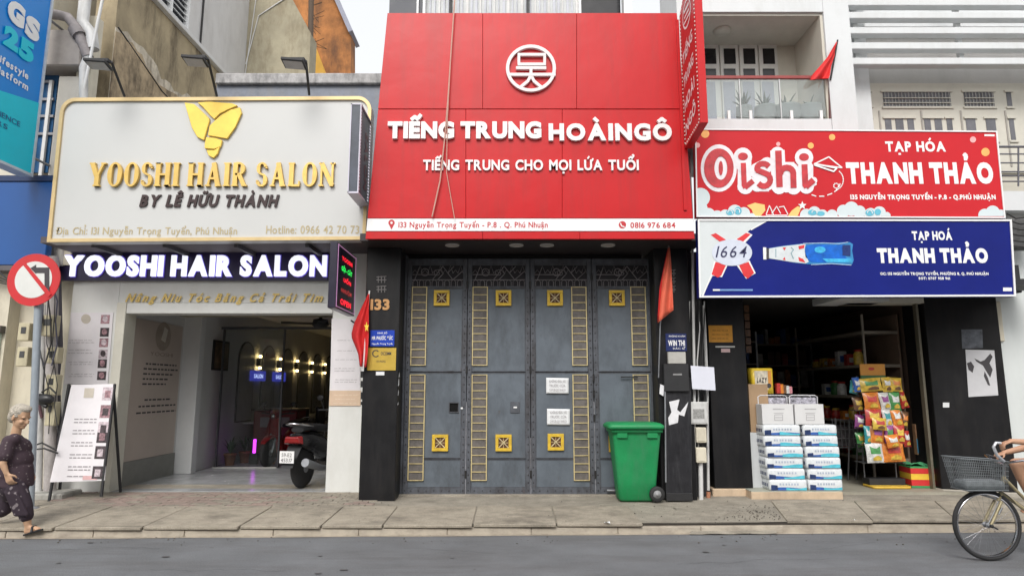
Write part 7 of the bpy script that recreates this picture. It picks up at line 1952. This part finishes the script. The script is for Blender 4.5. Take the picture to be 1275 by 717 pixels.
def hand(m, wrist, dirn, palm_n, curl=.5, s=1.0, side=1):
    """five separate fingers; dirn = wrist to knuckles, palm_n = where the palm faces"""
    d = Vector(dirn).normalized(); n_ = Vector(palm_n); n_ = (n_ - d * n_.dot(d)).normalized(); a = d.cross(n_) * side
    w = Vector(wrist)
    for k in range(4): m.cap(w + a * (-.018 + .012 * k) * s, w + d * .082 * s + a * (-.030 + .020 * k) * s, .014 * s, .0115 * s, 8)
    L = (.060, .074, .080, .070)
    for k in range(4):
        p = w + d * .084 * s + a * (-.030 + .020 * k) * s; ang = .25 + curl * .6; q = d
        for j in range(3):
            q = (q * math.cos(ang) + n_ * math.sin(ang)).normalized(); nn = (n_ * math.cos(ang) - d * 0).normalized()
            e = p + q * L[k] * s * (.45, .32, .23)[j]; m.cap(p, e, (.0095 - .001 * j) * s, (.0088 - .001 * j) * s, 8); p = e
            ang = curl * .9
            q = q; 
            t_ = q.cross(a).normalized()
            if t_.dot(n_) < 0: t_ = -t_
            n2 = t_; q = (q * math.cos(ang) + n2 * math.sin(ang)).normalized(); ang = 0
    p = w + d * .025 * s + a * .030 * s; e = p + (d * .6 + a * .7 + n_ * .35).normalized() * .042 * s; m.cap(p, e, .014 * s, .011 * s, 8)
    m.cap(e, e + (d * .9 + a * .15 + n_ * .35).normalized() * .032 * s, .011 * s, .009 * s, 8)
def foot(m, ankle, f, s=1.0, pitch=0):
    f = Vector(f).normalized(); sd_ = Vector((-f.y, f.x, 0)).normalized(); up = Vector((0, 0, 1))
    q = Matrix.Rotation(pitch, 3, sd_); f2 = q @ f; u2 = q @ up
    a = Vector(ankle)
    m.cap(a, a - f2 * .03 * s - u2 * .055 * s, .034 * s, .03 * s, 10)
    m.cap(a - u2 * .02 * s, a + f2 * .11 * s - u2 * .062 * s, .032 * s, .022 * s, 10)
    m.cap(a - f2 * .03 * s - u2 * .062 * s, a + f2 * .10 * s - u2 * .066 * s, .026 * s, .024 * s, 10)
    for k in range(5): m.cap(a + f2 * .11 * s - u2 * .068 * s + sd_ * (.028 - .014 * k) * s, a + f2 * (.155 - .008 * k) * s - u2 * .072 * s + sd_ * (.032 - .016 * k) * s, .011 * s, .009 * s, 8)
    return f2, u2, sd_

# ---- the walking woman: profile to the right
YWm = -1.42
W = lambda px, py, dy=0: P(px, py, YWm + dy)
wo = thing('person', 'short grey haired woman in dark patterned clothes walking right along the kerb', 'person', (W(30, 664).x, YWm, 0))
SK2 = mat('skin_woman', (.52, .32, .20), .55, var=.08, vs=14)
m = MB()
hc = W(25, 519.5)
L_, rm = head(m, hc, (1, -.10, 0), 1.12, tilt=.24)
m.cap(W(19, 543), W(22, 530), .054, .048, 12)
m.cap(W(19, 552), W(19, 590), .085, .10, 14); m.cap(W(19, 590), W(18, 606), .10, .12, 14)   # trunk inside the clothes
m.cap(W(17, 548, -.12), W(21, 548, .12), .05, .05, 12)
sR = W(11, 549, -.16); eR = W(3.5, 577, -.22); wR = W(8.5, 590, -.21)
m.cap(sR, eR, .045, .037); m.cap(eR, wR, .037, .024)
hand(m, wR, (wR - eR) + Vector((.03, 0, -.05)), (.2, .9, -.3), .5, 1.0, 1)
sL = W(26, 551, .15); eL = W(33, 578, .20); wL = W(39, 590, .16)
m.cap(sL, eL, .042, .034); m.cap(eL, wL, .034, .022); hand(m, wL, (wL - eL), (-.2, -.9, -.2), .5, .95, -1)
# legs: right forward, left trailing
hipR = W(20, 606, -.08); kR = W(31, 630, -.07); aR = W(35, 655.5, -.05)
m.cap(hipR, kR, .085, .055); m.cap(kR, kR.lerp(aR, .35), .052, .052); m.cap(kR.lerp(aR, .35), aR, .052, .032)
fa = foot(m, aR + Vector((0, 0, .01)), (1, -.1, 0), .95, -.30)
hipL = W(14, 606, .08); kL = W(7, 633, .08); aL = W(-9, 645, .09)
m.cap(hipL, kL, .085, .055); m.cap(kL, kL.lerp(aL, .35), .052, .050); m.cap(kL.lerp(aL, .35), aL, .050, .032)
fb = foot(m, aL, (1, 0, 0), .95, .95)
m.smooth = True
m.build('body', SK2, wo, remesh=.0075, smoothn=3)
# hair
m = MB(); ell(m, L_(-.020, 0, .048), (.106, .090, .102), rm, 20); ell(m, L_(-.055, 0, .0), (.068, .082, .082), rm, 16); ell(m, L_(.02, 0, .095), (.078, .072, .045), rm, 14)
rr = random.Random(2)
for i in range(150):
    a = rr.uniform(0, 6.28); e = rr.uniform(-.3, 1.4); d = Vector((math.cos(e) * math.cos(a), math.cos(e) * math.sin(a), math.sin(e)))
    if d.x > .45 and d.z < .75: continue
    c_ = L_(-.022, 0, .04) + rm @ Vector((d.x * .100, d.y * .086, d.z * .098)); m.ball(c_, rr.uniform(.007, .018), 6, (1.5, 1, .7))
m.build('hair', mat('grey_hair', (.42, .38, .32), .85, var=.35, vs=70, bump=.6, bs=160), wo, remesh=.0045)
m = MB()
for k in (-1, 1): ell(m, L_(.074, k * .031, .004), (.008, .014, .008), rm, 8)
m.build('eyes', mat('eye_dark', (.05, .035, .03), .3), wo)
m = MB(); ell(m, L_(.089, 0, -.062), (.006, .020, .005), rm, 8); m.build('lips', mat('lip', (.36, .12, .10), .5), wo)
# clothes
def pattern(name, base, spot, sc_):
    if name in MATS: return MATS[name]
    m_ = bpy.data.materials.new(name); m_.use_nodes = True; n = m_.node_tree.nodes; l = m_.node_tree.links; b = n['Principled BSDF']; b.inputs['Roughness'].default_value = .85
    g_ = n.new('ShaderNodeNewGeometry'); v = n.new('ShaderNodeTexVoronoi'); v.inputs['Scale'].default_value = sc_; l.new(g_.outputs['Position'], v.inputs['Vector'])
    nz = n.new('ShaderNodeTexNoise'); nz.inputs['Scale'].default_value = sc_ * .8; l.new(g_.outputs['Position'], nz.inputs['Vector'])
    ad = n.new('ShaderNodeMath'); ad.operation = 'ADD'; l.new(v.outputs['Distance'], ad.inputs[0]); l.new(nz.outputs['Fac'], ad.inputs[1])
    r = n.new('ShaderNodeValToRGB'); r.color_ramp.elements[0].position = .62; r.color_ramp.elements[1].position = .72
    r.color_ramp.elements[0].color = (*spot, 1); r.color_ramp.elements[1].color = (*base, 1); l.new(ad.outputs[0], r.inputs[0]); l.new(r.outputs[0], b.inputs['Base Color']); MATS[name] = m_; return m_
BLO = pattern('patterned_blouse', (.050, .030, .040), (.17, .14, .14), 24)
PAN = pattern('patterned_trousers', (.032, .020, .030), (.20, .17, .18), 17)
m = MB()
m.cap(W(17, 547, -.14), W(21, 547, .13), .068, .066, 14)
ell(m, W(19, 559), (.145, .19, .14), None, 20); ell(m, W(19.5, 573), (.165, .185, .16), None, 20); ell(m, W(19, 587), (.165, .185, .16), None, 20)
m.lathe(W(19, 604), [(.165, -.01), (.176, 0), (.17, .10), (.15, .22)], 24)
for k in range(9):
    a_ = k * .7 + .2; m.cap(W(19, 604) + Vector((math.cos(a_) * .168, math.sin(a_) * .17, .0)), W(19, 585) + Vector((math.cos(a_) * .155, math.sin(a_) * .165, 0)), .016, .006, 8)
m.cap(sR, sR.lerp(eR, .66), .068, .074); m.cap(sL, sL.lerp(eL, .62), .066, .066)
m.cap(sR.lerp(eR, .1) + Vector((.02, -.03, 0)), sR.lerp(eR, .62) + Vector((-.01, -.05, 0)), .03, .02, 8)
m.build('blouse', BLO, wo, remesh=.010, smoothn=3)
m = MB()
m.cap(W(18, 604, -.03), W(17, 610, .02), .145, .135, 16)
m.cap(hipR, kR, .105, .078); m.cap(kR, kR.lerp(aR, .45), .074, .072); m.cap(hipL, kL, .10, .072); m.cap(kL, kL.lerp(aL, .30), .070, .066)
for k in range(5): m.cap(hipR + Vector((.03 * k - .04, -.09, -.05)), kR.lerp(aR, .35) + Vector((.03 * k - .06, -.07, 0)), .014, .022, 8)
m.build('trousers', PAN, wo, remesh=.010, smoothn=3)
# sandals
for (an, (f2, u2, s2)) in ((aR + Vector((0, 0, .01)), fa), (aL, fb)):
    m = MB(); o_ = an + f2 * .045 - u2 * .092
    pts = [o_ + f2 * a + s2 * b for a, b in ((-.11, 0), (-.10, .030), (-.02, .034), (.08, .045), (.115, .025), (.12, 0), (.115, -.025), (.08, -.045), (-.02, -.034), (-.10, -.030))]
    m.prism(pts, u2 * .018); m.build('sandal_sole', BLACKP, wo, bev=.004)
    m = MB(); m.tube([an + f2 * .06 + s2 * .042 - u2 * .078, an + f2 * .065 - u2 * .024 + s2 * .02, an + f2 * .065 - u2 * .024 - s2 * .02, an + f2 * .06 - s2 * .042 - u2 * .078], .012, 8); m.build('sandal_strap', BLACKP, wo)

# ============================================================ BICYCLE AND RIDER
YC = -2.39
bk = thing('bicycle', 'old city bicycle with a grey wire front basket entering at the right', 'bicycle', (P(1229, 697, YC).x, YC, 0))
ax = G(1229, 698, .0); fx = P(1229, 655, YC).x; wr = .335
FR = mat('frame_champagne', (.42, .36, .22), .35, .4, var=.1); 
def wheel(cx, nm):
    c_ = Vector((cx, YC, wr)); m = MB()
    n_ = 48; vs = []; fs = []
    for i in range(n_):
        a = 2 * math.pi * i / n_
        for j in range(8):
            b = 2 * math.pi * j / 8; r_ = wr - .020 + .020 * math.cos(b); m.v.append(c_ + Vector((r_ * math.cos(a), .020 * math.sin(b), r_ * math.sin(a))))
    for i in range(n_):
        for j in range(8):
            m.f.append([i * 8 + j, i * 8 + (j + 1) % 8, ((i + 1) % n_) * 8 + (j + 1) % 8, ((i + 1) % n_) * 8 + j]); m.mi.append(0); m.sm.append(True)
    w_ = m.build(nm, RUB, bk)
    m = MB(); m.lathe(c_, [(wr - .050, -.012), (wr - .035, -.014), (wr - .035, .014), (wr - .050, .012), (wr - .050, -.012)], 48, (0, 1, 0)); m.build('rim', CHROME, w_)
    m = MB(); m.lathe(c_, [(.0, -.05), (.012, -.05), (.014, -.03), (.026, -.028), (.026, -.022), (.014, -.02), (.014, .02), (.026, .022), (.026, .028), (.012, .05)], 14, (0, 1, 0)); m.build('hub', GREYM, w_)
    for i in range(28):
        a = 2 * math.pi * i / 28 + .05; sg = 1 if i % 2 else -1; da = .5 * (1 if i % 4 < 2 else -1)
        MB().tube([c_ + Vector((.024 * math.cos(a + da), sg * .025, .024 * math.sin(a + da))), c_ + Vector(((wr - .045) * math.cos(a), 0, (wr - .045) * math.sin(a)))], .0013, 4, False).build('spoke', CHROME, w_)
    return w_
wheel(fx, 'front_wheel'); RX = fx + 1.10; wheel(RX, 'rear_wheel')
hx = P(1262, 600, YC).x
head0 = Vector((fx + .165, YC, .62)); head1 = Vector((fx + .225, YC, .80))
crown = Vector((fx + .135, YC, .56))
for sg in (-1, 1):
    m = MB(); m.tube([crown + Vector((0, sg * .045, 0)), Vector((fx + .04, YC + sg * .05, .40)), Vector((fx, YC + sg * .05, wr))], .013, 8); m.build('fork_blade', FR, bk)
MB().tube([crown, head0, head1], .019, 10).build('head_tube', FR, bk)
bb = Vector((fx + .63, YC, .29)); seat = Vector((fx + .80, YC, .78))
MB().tube([head0 + Vector((.01, 0, .02)), bb], .017, 10).build('down_tube', FR, bk)
MB().tube([head1 + Vector((0, 0, -.03)), Vector((fx + .45, YC, .52)), Vector((fx + .70, YC, .46))], .015, 10).build('top_tube', FR, bk)
MB().tube([bb, seat], .016, 10).build('seat_tube', FR, bk)
for sg in (-1, 1):
    MB().tube([bb + Vector((0, sg * .03, 0)), Vector((RX, YC + sg * .055, wr))], .009, 8).build('chain_stay', FR, bk)
    MB().tube([seat + Vector((-.02, sg * .02, -.1)), Vector((RX, YC + sg * .055, wr))], .008, 8).build('seat_stay', FR, bk)
m = MB(); ell(m, seat + Vector((.03, 0, .06)), (.13, .09, .045)); m.cap(seat + Vector((-.06, 0, .06)), seat + Vector((-.15, 0, .055)), .035, .025); m.build('saddle', BLACKP, bk, remesh=.01)
# mudguards
def guard(cx, a0, a1, nm):
    m = MB(); n_ = 18
    m.grid(lambda u, v: Vector((cx + (wr + .028 - .012 * (2 * v - 1) ** 2) * math.cos(R(a0 + (a1 - a0) * u)), YC + (v - .5) * .055, wr + (wr + .028 - .012 * (2 * v - 1) ** 2) * math.sin(R(a0 + (a1 - a0) * u)))), n_, 4); m.build(nm, mat('guard_dark', (.05, .05, .055), .35, .3), bk, solid=.002)
guard(fx, 35, 105, 'front_mudguard'); guard(RX, 0, 150, 'rear_mudguard')
# handlebar: swept back, silver
h0 = head1 + Vector((.01, 0, .10))
MB().tube([head1, h0], .012, 8).build('stem', CHROME, bk)
m = MB(); 
for sg in (-1, 1): m.tube([h0, h0 + Vector((-.03, sg * .12, .04)), h0 + Vector((.0, sg * .24, .07)), h0 + Vector((.12, sg * .28, .04))], .012, 8)
m.build('handlebar', CHROME, bk)
hbN = h0 + Vector((.0, -.24, .07)); gE = h0 + Vector((.12, -.28, .04)); hbF = h0 + Vector((.0, .24, .07)); gF = h0 + Vector((.12, .28, .04))
for a_, b_ in ((hbN, gE), (hbF, gF)): MB().tube([a_.lerp(b_, .2), b_ + (b_ - a_) * .1], .017, 8).build('grip', BLACKP, bk)
m = MB(); m.tube([P(1250, 574, YC - .2), P(1241, 566, YC - .22), P(1237, 556, YC - .22), P(1240, 551, YC - .22), P(1246, 551.5, YC - .22)], .014, 8); m.build('silver_bar_end', mat('silver_pale', (.62, .63, .66), .3, .6), bk)
# brake cables, brake arms, stand
MB().tube([h0 + Vector((-.02, -.1, .04)), h0 + Vector((-.14, -.06, -.02)), crown + Vector((-.03, -.02, .08))], .004, 5).build('brake_cable', CABLE, bk)
m = MB(); m.tube([crown + Vector((-.02, -.03, .0)), crown + Vector((-.07, -.035, -.09)), Vector((fx - .02, YC - .05, wr + .02))], .005, 5); m.tube([crown + Vector((.0, -.04, -.06)), crown + Vector((-.04, -.04, -.12))], .01, 6); m.build('guard_stay', GREYM, bk)
m = MB(); m.lathe(Vector((fx, YC - .055, wr)), [(0, 0), (.016, 0), (.016, .02), (0, .022)], 10, (0, -1, 0)); m.tube([Vector((fx, YC - .06, wr)), Vector((fx + .06, YC - .06, wr - .03))], .008, 6); m.build('axle_nut', BLACKM, bk)
# basket: a real wire basket
BKM = mat('basket_grey', (.20, .22, .23), .5, .2, var=.15)
bq = P(1228, 596, YC); 
x0b, x1b = P(1195, 590, YC - .14).x + .02, P(1258, 590, YC - .14).x
zt_, zb_ = P(1228, 576, YC - .14).z + .01, P(1228, 611, YC - .14).z
bs = MB().box(x0b + .05, x1b - .01, YC - .115, YC + .115, zb_ - .004, zb_).build('basket', BKM, bk)
def bp(u, s_, t_):   # t_: 0 bottom .. 1 top ; ring param around
    ex = .05 * (1 - t_)
    xx0, xx1, yy0, yy1 = x0b + ex, x1b - ex * .3, YC - .14 + ex * .5, YC + .14 - ex * .5
    return xx0, xx1, yy0, yy1, zb_ + (zt_ - zb_) * t_ + .0
def tz(x, t_): return zb_ + (zt_ - zb_) * t_ + (x1b - x) / (x1b - x0b) * .03 * t_
for k in range(7):
    t_ = k / 6; a, b, c_, d, z = bp(0, 0, t_)
    m = MB(); r_ = .006 if k in (0, 6) else .0022
    m.tube([(a, c_, tz(a, t_)), (b, c_, tz(b, t_)), (b, d, tz(b, t_)), (a, d, tz(a, t_)), (a, c_, tz(a, t_))], r_, 5); m.build('wire_ring', BKM, bs)
for k in range(24):
    u = (k + .5) / 24
    for sgn in (0, 1):
        p = []
        for t_ in (0, 1):
            a, b, c_, d, z = bp(0, 0, t_); x = a + (b - a) * u; p.append(Vector((x, (c_, d)[sgn], tz(x, t_))))
        MB().tube(p, .0022, 4, False).build('wire', BKM, bs)
for k in range(11):
    u = (k + .5) / 11
    for sgn in (0, 1):
        p = []
        for t_ in (0, 1):
            a, b, c_, d, z = bp(0, 0, t_); x = (a, b)[sgn]; p.append(Vector((x, c_ + (d - c_) * u, tz(x, t_))))
        MB().tube(p, .0022, 4, False).build('wire', BKM, bs)
MB().box(x0b + .06, x1b - .02, YC - .10, YC + .10, zb_ + .002, zb_ + .09).build('bag', mat('bag_grey', (.20, .22, .23), .6, var=.3, vs=18), bs, bev=.03, seg=2)
MB().tube([(x0b + .12, YC, zb_ - .01), crown + Vector((-.02, 0, .02))], .012, 6).build('basket_stay', GREYM, bk)
# crank, pedals, chain guard
m = MB(); m.lathe(bb + Vector((0, -.05, 0)), [(.02, 0), (.09, .0), (.09, .006), (.02, .006)], 24, (0, -1, 0)); m.build('chain_ring', GREYM, bk)
pN = bb + Vector((.10, -.10, -.135)); pF = bb + Vector((-.10, .10, .135))
MB().tube([bb + Vector((0, -.07, 0)), pN + Vector((0, .03, 0))], .010, 6).build('crank', CHROME, bk); MB().tube([bb + Vector((0, .07, 0)), pF + Vector((0, -.03, 0))], .010, 6).build('crank', CHROME, bk)
for p in (pN, pF): MB().box(p.x - .045, p.x + .045, p.y - .045, p.y + .045, p.z - .012, p.z + .012).build('pedal', BLACKP, bk)
MB().tube([bb + Vector((0, -.055, .085)), Vector((RX, YC - .055, wr + .04))], .006, 5).build('chain', BLACKM, bk); MB().tube([bb + Vector((0, -.055, -.085)), Vector((RX, YC - .055, wr - .04))], .006, 5).build('chain', BLACKM, bk)

# rider
rd = thing('person', 'cyclist at the right edge, only a bare forearm and knee in view', 'person', (seat.x, YC, 0))
m = MB(); S2 = mat('skin_rider', (.48, .27, .17), .55, var=.06)
hip = seat + Vector((.02, 0, .13)); shc = seat + Vector((.03, 0, .62))
m.cap(hip, hip + Vector((-.03, 0, .18)), .13, .12, 14); m.cap(hip + Vector((-.03, 0, .18)), shc + Vector((0, 0, -.08)), .12, .13, 14); m.cap(shc + Vector((0, -.13, -.03)), shc + Vector((0, .13, -.03)), .06, .06)
hc2 = shc + Vector((-.06, 0, .20)); m.cap(shc, hc2 + Vector((.02, 0, -.06)), .055, .05); L2, rm2 = head(m, hc2, (-1, 0, 0), 1.0, 0)
wN = P(1262, 547, YC - .22); wN.y = gE.y - .0
# hand reaches the near bar end
hT = P(1246, 553, YC - .22)
for sg, tgt in ((-1, hT), (1, gF + Vector((0, 0, .02)))):
    s_ = shc + Vector((0, sg * .18, -.04)); w_ = tgt + Vector((.10, 0, .03)); el = s_.lerp(w_, .5) + Vector((.05, sg * .05, -.13))
    m.cap(s_, el, .048, .038); m.cap(el, w_, .038, .025); hand(m, w_, (tgt - w_), (0, 0, -1), .9, .95, sg)
for sg, pd in ((-1, pN), (1, pF)):
    h_ = hip + Vector((0, sg * .09, -.03)); an = pd + Vector((.03, 0, .10)); D = an - h_; Lh, Ls = .40, .40
    dd = min(D.length, Lh + Ls - .01); a_ = math.acos(max(-1, min(1, (Lh * Lh + dd * dd - Ls * Ls) / (2 * Lh * dd))))
    dn = D.normalized(); pr_ = Vector((-1, 0, 0)); pr_ = (pr_ - dn * pr_.dot(dn)).normalized()
    kn = h_ + dn * Lh * math.cos(a_) + pr_ * Lh * math.sin(a_)
    m.cap(h_, kn, .085, .058); m.cap(kn, kn.lerp(an, .35), .056, .055); m.cap(kn.lerp(an, .35), an, .055, .034); foot(m, an, (-1, 0, 0), 1.0, .1)
    if sg < 0: kneeN = kn; hN = h_; aN = an
    else: kneeF = kn; hF = h_; aF = an
m.build('body', S2, rd, remesh=.009, smoothn=3)
m = MB(); ell(m, L2(-.018, 0, .05), (.104, .086, .098), rm2, 18); ell(m, L2(-.05, 0, .0), (.066, .078, .08), rm2); m.build('hair', mat('dark_hair', (.02, .016, .014), .6, var=.3, vs=60), rd, remesh=.008)
m = MB(); m.cap(hip + Vector((-.01, 0, .06)), hip + Vector((-.04, 0, .2)), .15, .145, 16); m.cap(hip + Vector((-.04, 0, .2)), shc + Vector((0, 0, -.1)), .145, .155, 16); m.cap(shc + Vector((0, -.14, -.04)), shc + Vector((0, .14, -.04)), .08, .08)
for sg in (-1, 1):
    s_ = shc + Vector((0, sg * .18, -.04)); m.cap(s_, s_ + Vector((-.05, sg * .03, -.15)), .065, .062)
m.build('shirt', mat('shirt_blue', (.08, .14, .30), .85, var=.1), rd, remesh=.012, smoothn=3)
m = MB(); m.cap(hip + Vector((0, -.04, -.01)), hip + Vector((0, .04, -.01)), .14, .14, 14)
m.cap(hN, hN.lerp(kneeN, .55), .11, .088); m.cap(hF, hF.lerp(kneeF, .55), .11, .088); m.build('shorts', mat('shorts_dark', (.03, .03, .035), .85), rd, remesh=.012, smoothn=3)
m = MB()
for k in (-1, 1): ell(m, L2(.076, k * .031, .004), (.008, .013, .008), rm2, 8)
m.build('eyes', mat('eye_dark', (.05, .035, .03), .3), rd)

# ============================================================ THE OTHER SIDE OF THE STREET (behind the camera; it shades and reflects)
OC = [(.50, .44, .32), (.42, .46, .44), (.55, .50, .46), (.36, .30, .26), (.5, .5, .5)]
ol = ['ochre', 'grey green', 'pale pink', 'brown', 'light grey']
for i in range(5):
    x0 = -13 + i * 5.2; h = (7.0, 5.6, 7.6, 6.2, 7.2)[i]
    t = thing('street_house', '%s painted house across the street from the signs, behind the viewer' % ol[i], 'house', (x0 + 2.5, -14.6, .12), 'houses across the street')
    MB().box(x0, x0 + 5.15, -21, -14.6, .12, h).build('wall', mat('opposite_wall_%s' % ol[i].replace(' ', '_'), OC[i], .8, var=.1, vs=1, stain=tuple(c * .5 for c in OC[i]), stain_amt=.4), t)
    MB().box(x0 + .6, x0 + 4.5, -14.595, -14.57, .14, 2.7).build('shutter', mat('opposite_shutter', (.18, .19, .20), .5, .3, var=.1), t)
    for k in range(3):
        for z in (3.6, 6.0):
            if z + 1.4 > h: continue
            wq = MB().box(x0 + .5 + k * 1.5, x0 + 1.5 + k * 1.5, -14.595, -14.58, z, z + 1.3).build('window', mat('opposite_glass', (.04, .05, .06), .1), t)
            MB().box(x0 + .45 + k * 1.5, x0 + 1.55 + k * 1.5, -14.59, -14.50, z - .08, z - .003).build('sill', WHITE, wq)
    MB().box(x0 + .1, x0 + 5.05, -14.59, -13.8, 3.0, 3.12).build('awning', mat('opposite_awning_%d' % (i % 3), ((.35, .05, .04), (.06, .14, .30), (.10, .25, .14))[i % 3], .7), t)
